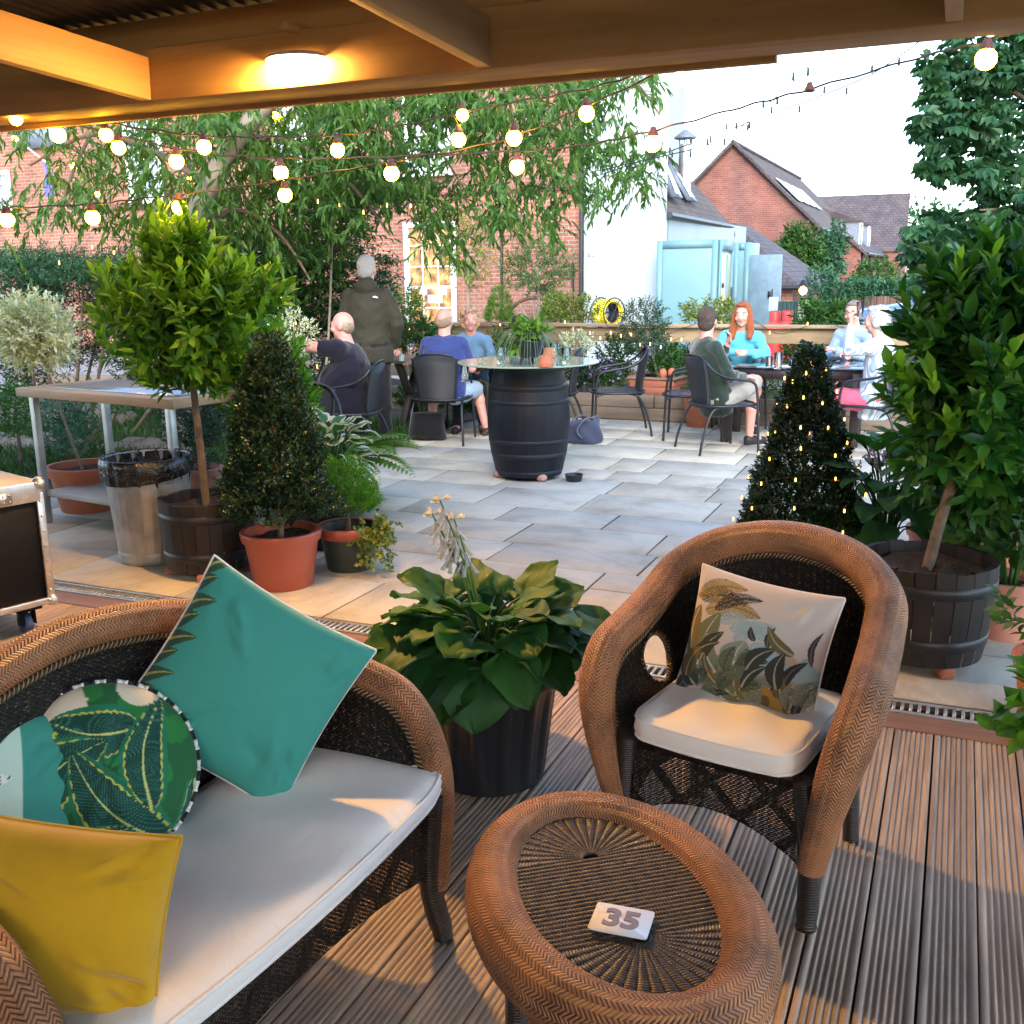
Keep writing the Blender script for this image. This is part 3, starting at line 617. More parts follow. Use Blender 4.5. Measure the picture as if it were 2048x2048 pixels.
# low slate roofed store
LY = 26.0; a = AY(1440, 455, LY+3.5); e = AY(1588, 572, LY); e0 = AY(1440, 560, LY)
st = thing('slate_roofed_store', 'low brick store with a grey slate roof behind the booths', 'building', (e[0], LY, 0))
xk = e[0]; zk = e[2]; tp = AY(1448, 468, LY+2.0)
mb = MB(); mb.quad((xk-5, LY, zk-.02), (xk+.15, LY, zk-.02), (xk-2.05, LY+3.0, tp[2]+.3), (xk-6, LY+3.0, tp[2]+.3)); mb.quad((xk+.15, LY, zk-.02), (xk+.15, LY+7, zk-.02), (xk-2.05, LY+5, tp[2]+.3), (xk-2.05, LY+3, tp[2]+.3)); W2(mb, 'roof', SLATE, st, smooth=False)
mb = MB(); mb.quad((xk-5, LY+.2, -.1), (xk-.05, LY+.2, -.1), (xk-.05, LY+.2, zk), (xk-5, LY+.2, zk)); mb.quad((xk-.05, LY+.2, -.1), (xk-.05, LY+6.8, -.1), (xk-.05, LY+6.8, zk), (xk-.05, LY+.2, zk)); W2(mb, 'wall', BRICK, st, smooth=False)
mb = MB(); mb.tube([(xk-5, LY-.06, zk-.04), (xk+.2, LY-.06, zk-.04)], .06, 6); W2(mb, 'gutter', BLACKM, st)
wl = AY(1606, 581, 20.5); wlm = thing('wall_lantern', 'glowing amber lantern on a green post beside the hedge', 'lantern', wl)
mb = MB(); mb.ell((0, 0, 0), (.07, .07, .08)); mb.build('glow', emat('lantern_glow', (1, .5, .12), 6), wlm)
mb = MB(); mb.lathe([(.11, .08), (.02, .2)], 6, capb=False)
for k in range(6): t = k*PI/3; mb.tube([(.1*math.cos(t), .1*math.sin(t), .1), (.07*math.cos(t), .07*math.sin(t), -.12)], .008, 5)
mb.lathe([(.075, -.13), (.02, -.15)], 6); mb.tube([(0, .02, -.14), (0, .02, -wl[2])], .03, 6); mb.build('frame', BLACKM, wlm)
# dark green gate, grey meter box, gas bottles, brown fence, car
gt = AY(1585, 650, 19.5); g0 = AY(1556, 603, 19.5); g1 = AY(1596, 603, 19.5)
gate = thing('green_gate', 'dark green boarded gate with a pale timber post', 'gate', (gt[0], 19.5, 0))
mb = MB(); hh = g0[2]; n = 5
for i in range(n): mb.box((g0[0]-gt[0]+(i+.5)*(g1[0]-g0[0])/n, 0, hh/2), ((g1[0]-g0[0])/n-.006, .03, hh))
mb.build('board', pmat('dark_green_paint', (.015, .045, .04), .5), gate, smooth=False)
mb = MB(); mb.box((g1[0]-gt[0]+.11, 0, hh/2+.01), (.2, .12, hh+.02)); mb.build('post', pmat('green_oak', (.22, .24, .15), .8), gate, smooth=False, bevel=.01)
mx = AY(1547, 608, 18.6); mb = MB(); mb.box((0, 0, 0), (.15, .12, .24)); mb.box((0, .04, -.6), (.1, .03, 1.2)); tag(mb.build('meter_box', pmat('grey_plastic', (.35, .45, .5), .5), smooth=False, bevel=.01, org=(0, 0, 0)), 'pale grey meter box on the booth side above the red bottles', 'box').location = mx
def gasb(px, py, label):
    p = AY(px, 650, 16.8); z = AY(px, py, 16.8)[2]; r = thing('gas_bottle', label, 'gas bottle', (p[0], p[1], 0), group='red gas bottles'); R_ = .16
    mb = MB(); mb.lathe([(.13, 0), (R_, .03), (R_, z-.3), (.13, z-.2), (.06, z-.15), (.05, z-.1)], 24, capt=True); mb.build('body', pmat('red_paint', (.62, .05, .045), .4), r)
    mb = MB(); mb.lathe([(.085, z-.17), (.088, z-.02), (.08, z), (.075, z-.02), (.075, z-.16)], 20, capb=False); mb.build('collar', pmat('red_paint_dark', (.5, .04, .04), .45), r)
    mb = MB(); mb.quad((.03, -R_*.985, z*.55), (.11, -R_*.76, z*.55), (.11, -R_*.76, z*.66), (.03, -R_*.985, z*.66)); mb.build('sticker', WHITEP, r, smooth=False)
gasb(1574, 621, 'larger red gas bottle in front of the green gate'); gasb(1549, 622, 'red gas bottle half hidden beside the booth door')
mb = MB(); fy = 27.0; fa = AY(1640, 590, fy); fb = AY(1860, 590, fy); n = 34
bf = thing('board_fence', 'brown close boarded fence below the hedge', 'fence', ((fa[0]+fb[0])/2, fy, 0))
for i in range(n): mb.box((fa[0]+(i+.5)*(fb[0]-fa[0])/n, fy+.01*(i % 2), .45), ((fb[0]-fa[0])/n+.01, .02, 1.0))
W2(mb, 'boards', woodmat('fence_brown', (.09, .05, .035), (.16, .09, .06), axis=2), bf, smooth=False)
# blue car
cp = AY(1790, 650, 24.5); car = thing('blue_car', 'pale blue car parked beyond the rail behind the right-hand bay tree', 'car', (cp[0]+1.2, cp[1], -.06))
side = [(-2.1, .35), (-2.12, .62), (-2.0, .78), (-1.25, .9), (-.95, .98), (-.35, 1.38), (.2, 1.47), (.95, 1.42), (1.5, 1.08), (2.0, .98), (2.08, .6), (2.0, .32)]
mb = MB(); sp_ = np.array(side); P = []
for yy, kx, kz in ((-.8, .96, .9), (-.78, .99, .97), (-.7, 1, 1), (0, 1.01, 1.02), (.7, 1, 1), (.78, .99, .97), (.8, .96, .9)): P.append([(x*kx, yy*(1 if z < .95 else .86), (z-.3)*kz+.3) for x, z in spline(sp_, 4)])
P = np.array(P); mb.grid(P); mb.add(P[0], [list(range(len(P[0])))]); mb.add(P[-1][::-1], [list(range(len(P[0])))]); mb.build('body', pmat('blue_car_paint', (.05, .13, .28), .3, coat=.6), car, ang=40)
mb = MB()
for s in (-1, 1): mb.add([(-.85, s*.72, 1.0), (-.3, s*.715, 1.33), (.85, s*.715, 1.36), (1.3, s*.72, 1.06)], [[0, 1, 2, 3]])
mb.add([(-1.0, -.6, 1.0), (-1.0, .6, 1.0), (-.4, .55, 1.38), (-.4, -.55, 1.38)], [[0, 1, 2, 3]]); mb.build('windows', PANE, car, smooth=False)
for x in (-1.3, 1.3):
    for s in (-1, 1):
        mb = MB(); mb.lathe([(.2, -.1), (.3, -.1), (.32, -.06), (.32, .06), (.3, .1), (.2, .1)], 24, axis='y', c=(x, s*.74, .32), capt=True); mb.build('wheel', BLACKM, car)
mb = MB(); mb.ell((-.75, -.86, 1.02), (.1, .06, .07)); mb.build('mirror', BLACKM, car)

# =====================================================================
# PLANTS
# =====================================================================
def leafset(mb, P, D, Nn, L, Wd, detail=1, fold=.18, bend=.15, shape=.42):
    """P base points, D directions, Nn surface normals, arrays (n,3); L, Wd (n,)"""
    n = len(P); D = D/np.maximum(np.linalg.norm(D, axis=1, keepdims=True), 1e-9)
    Sd = np.cross(D, Nn); Sd /= np.maximum(np.linalg.norm(Sd, axis=1, keepdims=True), 1e-9); Nn = np.cross(Sd, D)
    L = np.broadcast_to(L, n)[:, None]; Wd = np.broadcast_to(Wd, n)[:, None]
    if detail == 0:
        V = np.stack([P, P+D*L*shape+Sd*Wd*.5+Nn*Wd*fold, P+D*L-Nn*L*bend, P+D*L*shape-Sd*Wd*.5+Nn*Wd*fold], 1)
        i = np.arange(n)[:, None]*4; F = np.vstack([i+[0, 1, 2], i+[0, 2, 3]])
        mb.add(V.reshape(-1, 3), F)
    else:
        def pt(t, w_, up): return P+D*L*t*(1-.12*t*abs(bend)*2)-Nn*L*bend*t*t+Sd*Wd*w_+Nn*Wd*up
        V = np.stack([pt(0, 0, 0), pt(.28, .42, fold), pt(.28, 0, 0), pt(.28, -.42, fold), pt(.62, .44, fold), pt(.62, 0, 0), pt(.62, -.44, fold), pt(1, 0, 0)], 1)
        i = np.arange(n)[:, None]*8
        T = np.vstack([i+[0, 2, 1], i+[0, 3, 2], i+[4, 5, 7], i+[5, 6, 7]]); Q = np.vstack([i+[1, 2, 5, 4], i+[2, 3, 6, 5]])
        mb.add(V.reshape(-1, 3), T); mb.n += 0
        # quads share the same vertices
        k = len(V)*8; mb.F.append(Q+0); mb.U.append(np.zeros((Q.size, 2)))
    return mb
def leaves(mb, P, D, Nn, L, Wd, detail=1, **k):
    base = mb.n
    if detail == 0: return leafset(mb, P, D, Nn, L, Wd, 0, **k)
    nf = len(mb.F); leafset(mb, P, D, Nn, L, Wd, 1, **k); mb.F[-1] = mb.F[-1]+base
    return mb
def unit(v): return v/np.maximum(np.linalg.norm(v, axis=-1, keepdims=True), 1e-9)
def rnd(n, s=1.0): return RNG.normal(size=(n, 3))*s
def sprigs(mb, tips, dirs, slen, nl, L, Wd, spread=.9, up=.0, detail=1, fold=.18, bend=.15, tw=None, hang=0.0, shape=.42):
    """leafy twigs: each leaf leaves the twig at an angle, arranged in a spiral"""
    n = len(tips); dirs = unit(dirs); a = unit(np.cross(dirs, rnd(n))); b = np.cross(dirs, a)
    slen = np.broadcast_to(slen, n)
    for j in range(nl):
        t = (j+.5)/nl; ang = j*2.4+RNG.uniform(0, 1, n); rad = a*np.cos(ang)[:, None]+b*np.sin(ang)[:, None]
        base = tips+dirs*(slen*(t-.5))[:, None]; sp = spread*(1.15-.75*t)
        d = unit(dirs*(1-.45*spread*(1-t))+rad*sp+rnd(n, .18)+np.array([0, 0, up-hang]))
        if hang: base = base-np.array([0, 0, 1.])*(hang*.25*slen*t*t)[:, None]
        nn = unit(dirs*.6+np.array([0, 0, .7])+rnd(n, .25)-rad*.2)
        leaves(mb, base, d, nn, L*RNG.uniform(.7, 1.15, n), Wd*RNG.uniform(.75, 1.15, n), detail, fold=fold, bend=bend, shape=shape)
    if tw is not None:
        for i in range(n):
            q = tips[i]; tw.tube([q-dirs[i]*slen[i]*.6, q+dirs[i]*slen[i]*.35], [.003, .0015], 4, caps=False)
    return mb
def shell(n, c, r, inner=.55, low=-1.0):
    v = unit(rnd(n)); v[:, 2] = np.where(v[:, 2] < low, -v[:, 2], v[:, 2]); k = RNG.uniform(inner**3, 1, n)**(1/3)
    return np.asarray(c)+v*k[:, None]*np.asarray(r), v
L_BAY = leafmat('bay_leaf', [(.012, .07, .016), (.022, .12, .022), (.045, .18, .024), (.10, .28, .03), (.018, .095, .022)], .4, .3, .28)
L_LITTOP = leafmat('lit_top_leaf', [(.16, .40, .03), (.24, .50, .04), (.10, .30, .025)], .4, .4, .25)  # paler green with the light on the bay crown tops put into its colour
L_BAYW = leafmat('bay_leaf_bright', [(.04, .14, .014), (.07, .22, .02), (.13, .33, .03), (.22, .44, .04), (.05, .16, .016)], .4, .35, .28)
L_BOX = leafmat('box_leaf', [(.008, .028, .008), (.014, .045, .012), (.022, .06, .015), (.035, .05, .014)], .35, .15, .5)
L_TREE = leafmat('tree_leaf', [(.045, .12, .02), (.065, .16, .028), (.09, .20, .035), (.14, .24, .045)], .5, .45)
L_DARK = leafmat('dark_leaf', [(.01, .035, .014), (.015, .05, .018), (.025, .07, .02)], .5, .2)
L_CHEST = leafmat('chestnut_leaf', [(.02, .08, .035), (.035, .11, .045), (.05, .14, .05)], .5, .35)
L_HOSTA = leafmat('hosta_leaf', [(.018, .09, .02), (.028, .125, .026), (.045, .15, .03), (.03, .11, .045)], .58, .3, .3)
L_GREEN = leafmat('garden_leaf', [(.03, .1, .02), (.05, .14, .025), (.08, .19, .03), (.04, .12, .03)], .5, .35)
L_LIME = leafmat('lime_leaf', [(.10, .22, .02), (.16, .3, .03), (.07, .18, .02)], .5, .35)
L_VAR = leafmat('cream_leaf', [(.82, .84, .66), (.86, .86, .72), (.75, .78, .52), (.4, .5, .22)], .5, .35)
L_GOLD = leafmat('golden_leaf', [(.35, .32, .04), (.2, .28, .04), (.08, .16, .03), (.4, .38, .1)], .5, .35)
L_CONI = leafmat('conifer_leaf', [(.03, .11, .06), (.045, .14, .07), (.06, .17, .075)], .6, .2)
PURP = leafmat('purple_petal', [(.35, .18, .55), (.25, .14, .5), (.45, .3, .6)], .6, .3)
BARK = pmat('bark', (.14, .10, .07), .9, var=.35, vs=14, bump=.7, bs=45, bd=.01)
BARKL = pmat('pale_bark', (.25, .2, .15), .85, var=.25, vs=14, bump=.4, bs=60)
TERRA = pmat('terracotta', (.42, .135, .07), .7, var=.13, vs=5, bump=.12, bs=60)
TERRA_P = pmat('terracotta_plastic', (.40, .095, .055), .42, var=.08, vs=4)
TERRA_L = pmat('pale_terracotta', (.46, .2, .15), .75, var=.12, vs=5)
BLACKP = pmat('black_plastic', (.014, .016, .022), .36, var=.2, vs=3, spec=.5)
BARRELW = woodmat('barrel_wood', (.007, .005, .005), (.022, .015, .012), axis=2, rough=.55)

def soil_disc(mb, r, z, seg=28): 
    P = [[((r*k)*math.cos(t), (r*k)*math.sin(t), z+.012*math.sin(k*9+t*3)+random.uniform(-.006, .006)*(k < .98)) for k in np.linspace(.02, 1, 9)] for t in np.linspace(0, 2*PI, seg, endpoint=False)]
    mb.grid(P, closed_u=True)
def pot(root, r_top, r_bot, h, mat, rim=.05, rimout=.012, ribs=0, name='pot'):
    mb = MB(); pr = [(r_bot*.97, 0), (r_bot, .006), (r_top-rimout*.6, h-rim), (r_top+rimout*.4, h-rim+.004), (r_top+rimout, h-.008), (r_top+rimout-.004, h), (r_top-.012, h), (r_top-.016, h-.03), (r_top-.03, h-.12)]
    if ribs:
        seg = 144; th = np.linspace(0, 2*PI, seg, endpoint=False); P = []
        for t in th:
            f = max(0, math.cos(t*ribs))**.5; row = []
            for (r, z) in [(r_bot*.97, 0), (r_bot, .01)]+[(r_bot+(r_top-rimout-r_bot)*k, .01+(h-rim-.02)*k) for k in np.linspace(.04, .96, 12)]+pr[2:]:
                k = (z/(h-rim)); e = .014*math.sin(min(1, max(0, k))*PI)**.4 if 0 < k < .97 else 0; row.append(((r-e*(1-f))*math.cos(t), (r-e*(1-f))*math.sin(t), z))
            P.append(row)
        mb.grid(P, closed_u=True)
    else: mb.lathe(pr, 48)
    o = mb.build(name, mat, root, ang=35)
    mb = MB(); soil_disc(mb, r_top-.02, h-.045); mb.build('soil', SOIL, root); return o
def half_barrel(root, rt, rb, h, feet=True):
    mb = MB(); n = 22
    for i in range(n):
        t0 = i*2*PI/n+.006; t1 = (i+1)*2*PI/n-.006; P = []; hz = random.uniform(-.004, .004)
        zs = np.linspace(0, 1, 7); rr_ = [rb+(rt-rb)*(math.sin(k*PI/2)**.8 if k > 0 else 0) for k in zs]
        ring = [[(r*math.cos(t), r*math.sin(t), z*h+(hz if z == 1 else 0)) for t in (t0, (t0+t1)/2, t1)] for r, z in zip(rr_, zs)]
        ring += [[((r-.025)*math.cos(t), (r-.025)*math.sin(t), z) for t in (t0, (t0+t1)/2, t1)] for r, z in ((rt, h+hz), (rt-.005, h-.12))]
        mb.grid(np.array(ring).transpose(1, 0, 2))
    mb.build('staves', BARRELW, root, ang=30)
    for z in (.16, .72):
        r = rb+(rt-rb)*math.sin(z*PI/2)**.8+.003; r2 = rb+(rt-rb)*math.sin((z+.12)*PI/2)**.8+.003
        mb = MB(); mb.lathe([(r-.004, z*h), (r, z*h+.002), (r2, (z+.12)*h), (r2-.004, (z+.12)*h+.002)], 48, capb=False); mb.build('hoop', BLACKM, root)
    mb = MB(); soil_disc(mb, rt-.03, h-.05); mb.build('soil', SOIL, root)
    if feet:
        for t in (.5, 2.3, 3.7, 5.2):
            mb = MB(); mb.box((rb*.86*math.cos(t), rb*.86*math.sin(t), -.022), (.08, .06, .045), rz=t); mb.build('foot', TERRA, root, smooth=False, bevel=.008)
def stem(root, pts, r, mat=None, name='trunk', seg=10):
    mb = MB(); p = spline(pts, 6); mb.tube(p, np.linspace(r, r*.75, len(p)), seg); return mb.build(name, mat or BARKL, root)

# ---- left bay tree in half barrel ----
bp = G(368, 1150); bp = (G(365, 1165)+np.array([.0, .24, 0])); 
def bay(loc, label, rt, rb, h, top, R3, nsp, mat, lean=(0, 0), slen=.16, LL=.085, LW=.034, seed=1, nl=11, grp=None, extra=None, sr=.022):
    t = thing('bay_tree', label, 'potted tree', (loc[0], loc[1], .045), group=grp); half_barrel(t, rt, rb, h)
    cz = top; c = np.array([lean[0], lean[1], cz])
    stem(t, [(0, .0, h-.06), (lean[0]*.3, lean[1]*.3, h*.7+cz*.3), (lean[0]*.68, lean[1]*.68, h*.35+cz*.65), c+[0, 0, .1]], sr, BARK)
    mb = MB(); tw = MB(); P, v = shell(nsp, c, R3, .35); sprigs(mb, P, v+[0, 0, .55]+rnd(nsp, .25), slen, nl, LL, LW, .95, .12)
    if extra:
        for (e, r3, k) in extra: P, v = shell(k, c+np.array(e), r3, .2); sprigs(mb, P, v*.7+[0, 0, .8]+rnd(k, .2), slen, nl, LL, LW, .9, .15)
    P, v = shell(nsp//2, c, [q*.6 for q in R3], .1); sprigs(mb, P, v+rnd(nsp//2, .4), slen, 6, LL, LW*1.1, 1.1, 0, detail=0)
    mb.build('crown', mat, t); mb = MB(); k = max(20, nsp//6); v = unit(rnd(k)*[1, 1, .6]+[0, 0, .6]); P = c+v*np.array(R3)*1.05; sprigs(mb, P, v*.5+[0, 0, .9], slen*.8, 6, LL*.85, LW*.95, .7, .3); mb.build('lit_top_sprigs', L_LITTOP, t); mb = MB()  # upper outer sprigs coloured brighter to light up the shaded crown
    for k in range(26):
        q, v = shell(1, c, [x*.85 for x in R3], .8); s0 = c+np.array([0, 0, -R3[2]*.75]); mb.tube(spline([s0, (s0+q[0])/2+rnd(1, .03)[0], q[0]], 4), [.009, .008, .007, .006, .005, .005, .004, .003, .002][:9], 5, caps=False)
    mb.build('branches', BARK, t); return t
cc = AT(372, 640, 5.55)
bay((bp[0], bp[1]), 'bright green bay standard in a black half barrel beside the metal bin', .255, .235, .38, cc[2]-.06, (.45, .40, .35), 175, L_BAYW, lean=(cc[0]-bp[0], cc[1]-bp[1]), seed=1, LL=.105, LW=.038,
    extra=[((-.02, 0, .33), (.15, .14, .24), 50), ((.22, .1, .12), (.3, .2, .2), 50), ((-.3, 0, .1), (.25, .2, .22), 40), ((.1, 0, -.25), (.4, .3, .15), 40)], nl=12)
# ---- right bay tree ----
rb_ = G(1845, 1362)+np.array([-.02, .26, 0]); cc = AT(1965, 800, 4.25)
bay((rb_[0], rb_[1]), 'large glossy bay standard in a weathered half barrel behind the wicker armchair', .27, .235, .40, cc[2], (.34, .38, .50), 190, L_BAY, lean=(cc[0]-rb_[0], cc[1]-rb_[1]), LL=.125, LW=.05, nl=10,
    extra=[((.02, .02, .42), (.18, .18, .16), 20), ((-.12, -.1, .46), (.08, .08, .1), 5), ((-.22, 0, .22), (.16, .2, .12), 14), ((.3, 0, .3), (.25, .2, .35), 34)], sr=.024)

# ---- box pyramids ----
def cone_plant(name, label, loc, z0, z1, r0, mat, n, LL, LW, potf, lumps=.08, pw=1.0, cat='potted shrub', dens=9, slen=.07, trunk=True):
    t = thing(name, label, cat, loc); potf(t)
    mb = MB(); k = RNG.uniform(0, 1, n)**.62; k = 1-k; th = RNG.uniform(0, 2*PI, n); u = RNG.uniform(.5, 1.0, n)**.5
    r = r0*(1-k)**pw*(1+lumps*np.sin(th*3+k*14)+lumps*np.sin(th*5-k*23))+.02
    P = np.stack([r*u*np.cos(th), r*u*np.sin(th), z0+(z1-z0)*k], 1); v = np.stack([np.cos(th), np.sin(th), np.full(n, .8)], 1)
    # rounded bottom
    P[:, 2] += np.where(k < .12, (u-.6)*.1, 0)
    sprigs(mb, P, v+rnd(n, .3), slen, dens, LL, LW, 1.0, .05, detail=0); mb.build('foliage', mat, t)
    if trunk: mb = MB(); mb.tube([(0, 0, z0-.15), (0, 0, z1-.15)], [.018, .006], 6); mb.build('trunk', BARK, t)
    return t
tp = G(525, 1188)+np.array([0, .19, 0])
zt = AT(480, 680, 5.4)[2]
cone_plant('box_pyramid', 'dark clipped box pyramid in an orange plastic pot in front of the bay barrel', (tp[0], tp[1], 0), .36, 1.32, .27, L_BOX, 3000, .024, .013, lambda t: pot(t, .2, .155, .30, TERRA_P, .055, .014), .1, .62, slen=.06)
rp = AT(1600, 1100, 5.15); zt = AT(1610, 680, 5.15)[2]
CONE = cone_plant('box_cone', 'dark box cone wound with tiny fairy lights behind the wicker armchair', (rp[0], rp[1], 0), .26, zt, .29, L_BOX, 4200, .022, .012, lambda t: pot(t, .2, .16, .26, BLACKP, .05, .012), .05, .8, slen=.05)
# fairy lights on the cone
FLM = emat('fairy_glow', (1, .42, .05), 1.6); WIRE = pmat('dark_wire', (.01, .02, .012), .6)
fs = thing('fairy_lights', 'string of tiny warm lights spiralling round the dark box cone', 'string lights', (rp[0], rp[1], 0))
pts = []; LB = None
for i in range(240):
    k = i/240; t = k*2*PI*7.5; z = .3+(zt-.36)*k; r = .29*(1-k)**.8+.045; pts.append((r*math.cos(t), r*math.sin(t), z+.02*math.sin(t*3)))
mb = MB(); mb.tube(pts, .0016, 4); mb.build('wire', WIRE, fs)
def bulb_obj(mesh_o, root, p, s=1.0): o = mesh_o.copy(); COL.objects.link(o); o.parent = root; o.location = tuple(float(x) for x in p); o.scale = (s,)*3; return o
for i in range(0, 240, 4):
    p = np.array(pts[i])*[1.02, 1.02, 1]+rnd(1, .008)[0]
    if LB is None: mb = MB(); mb.cap((0, 0, -.005), .0042, (0, 0, .006), .0034, 6); LB = mb.build('bulb', FLM, fs); LB.location = tuple(p)
    elif p[1] < .22: bulb_obj(LB, fs, p)
# small top shoots hidden: loose

# ---- feathery cypress + trailing ivy in two-tone pot ----
tp = G(672, 1148)+np.array([0, .15, 0])
t = cone_plant('feathery_cypress', 'bright feathery cypress with trailing ivy in a dark pot with terracotta rim', (tp[0], tp[1], 0), .32, .62, .15, leafmat('cypress_leaf', [(.05, .2, .01), (.09, .3, .015), (.13, .36, .02)], .5, .4), 520, .03, .005, lambda t: pot(t, .165, .13, .24, pmat('green_plastic', (.035, .045, .04), .4), .04, .01), .05, .5, dens=12, slen=.1)
mb = MB(); mb.lathe([(.158, .185), (.172, .19), (.178, .245), (.17, .25), (.158, .245)], 40, capb=False); mb.build('rim', TERRA_P, t)
mb = MB(); P = np.array([[.13+.1*RNG.random()+.05*k, -.05+.12*RNG.normal()*.6, .26-.16*k*RNG.random()+.03*RNG.normal()] for k in np.linspace(0, 1.6, 90)]); sprigs(mb, P, rnd(90)+[.4, 0, -.4], .07, 6, .03, .028, 1, 0, detail=0); mb.build('ivy', L_GOLD, t)
# ---- hosta builder: broad arched leaves with raised veins ----
def hosta(t, n, R, h, L, Wd, mat, z0, name='foliage', margin=None, droop=1.0, seedang=0, th0=0, th1=2*PI, vein=.006, petm=None, tier=None):
    mb = MB(); em = MB(); st = MB(); NU, NV = 9, 11
    for i in range(n):
        k = (i+.5)/n; a = seedang+i*2.39996; a = th0+(a % (2*PI))*(th1-th0)/(2*PI)
        rad = R*(.25+.75*math.sqrt(k))*random.uniform(.85, 1.1); zz = z0+h*(1-k**1.4)*random.uniform(.8, 1.1)+h*.12
        l = L*random.uniform(.75, 1.15)*(.75+.35*k); w_ = Wd*random.uniform(.85, 1.15)*(.75+.35*k); tilt = (.75-1.55*k)*droop+random.uniform(-.25, .25)-.05
        out = np.array([math.cos(a), math.sin(a), 0]); sd = np.array([-math.sin(a), math.cos(a), 0])
        # petiole
        b0 = out*.03+np.array([0, 0, z0-.05]); b1 = out*(rad*.55)+np.array([0, 0, zz]); st.tube(spline([b0, out*rad*.25+np.array([0, 0, (z0+zz)/2+.03]), b1], 3), .0045, 5, caps=False)
        yawj = random.uniform(-.35, .35); fo = out*math.cos(yawj)+sd*math.sin(yawj); sd2 = np.cross([0, 0, 1], fo)
        roll = random.uniform(-.3, .3); P = []; PM = []
        pos = b1.copy(); ang = tilt+.35; 
        for iu in range(NU):
            u = iu/(NU-1); a_ = ang-1.15*u*droop*(.6+.5*k); dvec = fo*math.cos(a_)+np.array([0, 0, 1.])*math.sin(a_)
            if iu: pos = pos+dvec*l/(NU-1)
            nrm = -fo*math.sin(a_)+np.array([0, 0, 1.])*math.cos(a_); sr = sd2*math.cos(roll)+nrm*math.sin(roll); nr = nrm*math.cos(roll)-sd2*math.sin(roll)
            ww = w_*.5*max(.02, (math.sin(PI*min(1, u**.66))**.6)*(1-.1*u)) if 0 < u < 1 else w_*.02
            row = []
            for iv in range(NV):
                v = (iv/(NV-1))*2-1; e = .16*ww*abs(v)**1.5+vein*math.cos(v*PI*5.5)*(1-abs(v))*.8+.008*math.sin(u*11+v*4+i)*abs(v)
                row.append(pos+sr*ww*v+nr*e*(1.3 if abs(v) < .99 else 1.0))
            P.append(row)
        P = np.array(P)
        if margin is not None:
            mb.grid(P[:, 2:NV-2]); em.grid(P[:, :3]); em.grid(P[:, NV-3:])
        else: mb.grid(P)
    o = mb.build(name, mat, t); st.build('petioles', L_GREEN, t)
    if margin is not None: em.build('leaf_margins', margin, t)
    return o
vm = NT('variegated_hosta'); vm = leafmat('variegated_green', [(.05, .16, .05), (.08, .2, .06)], .45, .25); vw = leafmat('variegated_cream', [(.6, .64, .45), (.7, .72, .55)], .5, .3)
vp_ = AT(665, 1010, 6.2); t = thing('variegated_hosta', 'hosta with broad cream edged leaves behind the feathery cypress', 'potted plant', (vp_[0], vp_[1], 0)); pot(t, .2, .16, .3, BLACKP)
hosta(t, 46, .34, .34, .2, .14, vm, .36, margin=vw)
# fern fronds
def fern(root, n, z, L, R=.05, mat=None):
    mb = MB()
    for i in range(n):
        a = i*2.4+random.uniform(-.2, .2); out = np.array([math.cos(a), math.sin(a), 0]); p = out*R+np.array([0, 0, z]); el = random.uniform(.7, 1.25); k = 22; pts = []
        for j in range(k): el -= 1.5/k; p = p+(out*math.cos(el)+np.array([0, 0, math.sin(el)]))*L/k; pts.append(p)
        pts = np.array(pts); D = unit(np.gradient(pts, axis=0)); s = np.cross(D, [0, 0, 1.]); w_ = L*.26*np.sin(np.linspace(.25, PI-.1, k))
        for sg in (1, -1): leaves(mb, pts, s*sg+D*.45, np.cross(s*sg, D)*sg*1.0+[0, 0, .01], w_, w_*.28, 0, fold=.02, bend=.1)
    return mb.build('fronds', mat or L_GREEN, root)
fp = AT(655, 905, 6.9); t = thing('fern', 'light green fern behind the variegated hosta', 'fern', (fp[0], fp[1], 0)); mb = MB(); mb.lathe([(.12, 0), (.15, .28), (.155, .3)], 24); mb.build('pot', BLACKP, t); fern(t, 22, .3, .7, mat=L_LIME)
# bright laurel behind box pyramid
lp2 = AT(580, 900, 6.6); t = thing('laurel_shrub', 'bright green laurel shrub between the box pyramid and the seated bald man', 'shrub', (lp2[0], lp2[1], 0)); mb = MB(); c = AT(545, 800, 6.5)-np.array([lp2[0], lp2[1], 0])
P, v = shell(230, c, (.25, .27, .46), .3); sprigs(mb, P, v+[0, 0, .9]+rnd(230, .2), .16, 11, .1, .03, .9, .15); mb.build('foliage', L_BAYW, t)
mb = MB()
for k in range(7): a = k*.9; mb.tube(spline([(.03*math.cos(a), .03*math.sin(a), 0), (.1*math.cos(a), .1*math.sin(a), .4), c+np.array([.2*math.cos(a), .2*math.sin(a), .1])], 4), .01, 5)
mb.build('stems', BARK, t)
# dark shrub in pale pot behind the bin
dp_ = G(405, 1010)+np.array([0, .0, 0]); t = thing('potted_yew', 'dark bushy shrub in a ribbed pale terracotta pot behind the half barrel', 'potted shrub', (dp_[0], dp_[1], 0)); pot(t, .16, .12, .28, TERRA_L, .05, .01); mb = MB(); P, v = shell(300, (0, 0, .68), (.27, .27, .42), .3); sprigs(mb, P, v+rnd(300, .4), .1, 9, .03, .012, 1, detail=0); mb.build('foliage', L_DARK, t)
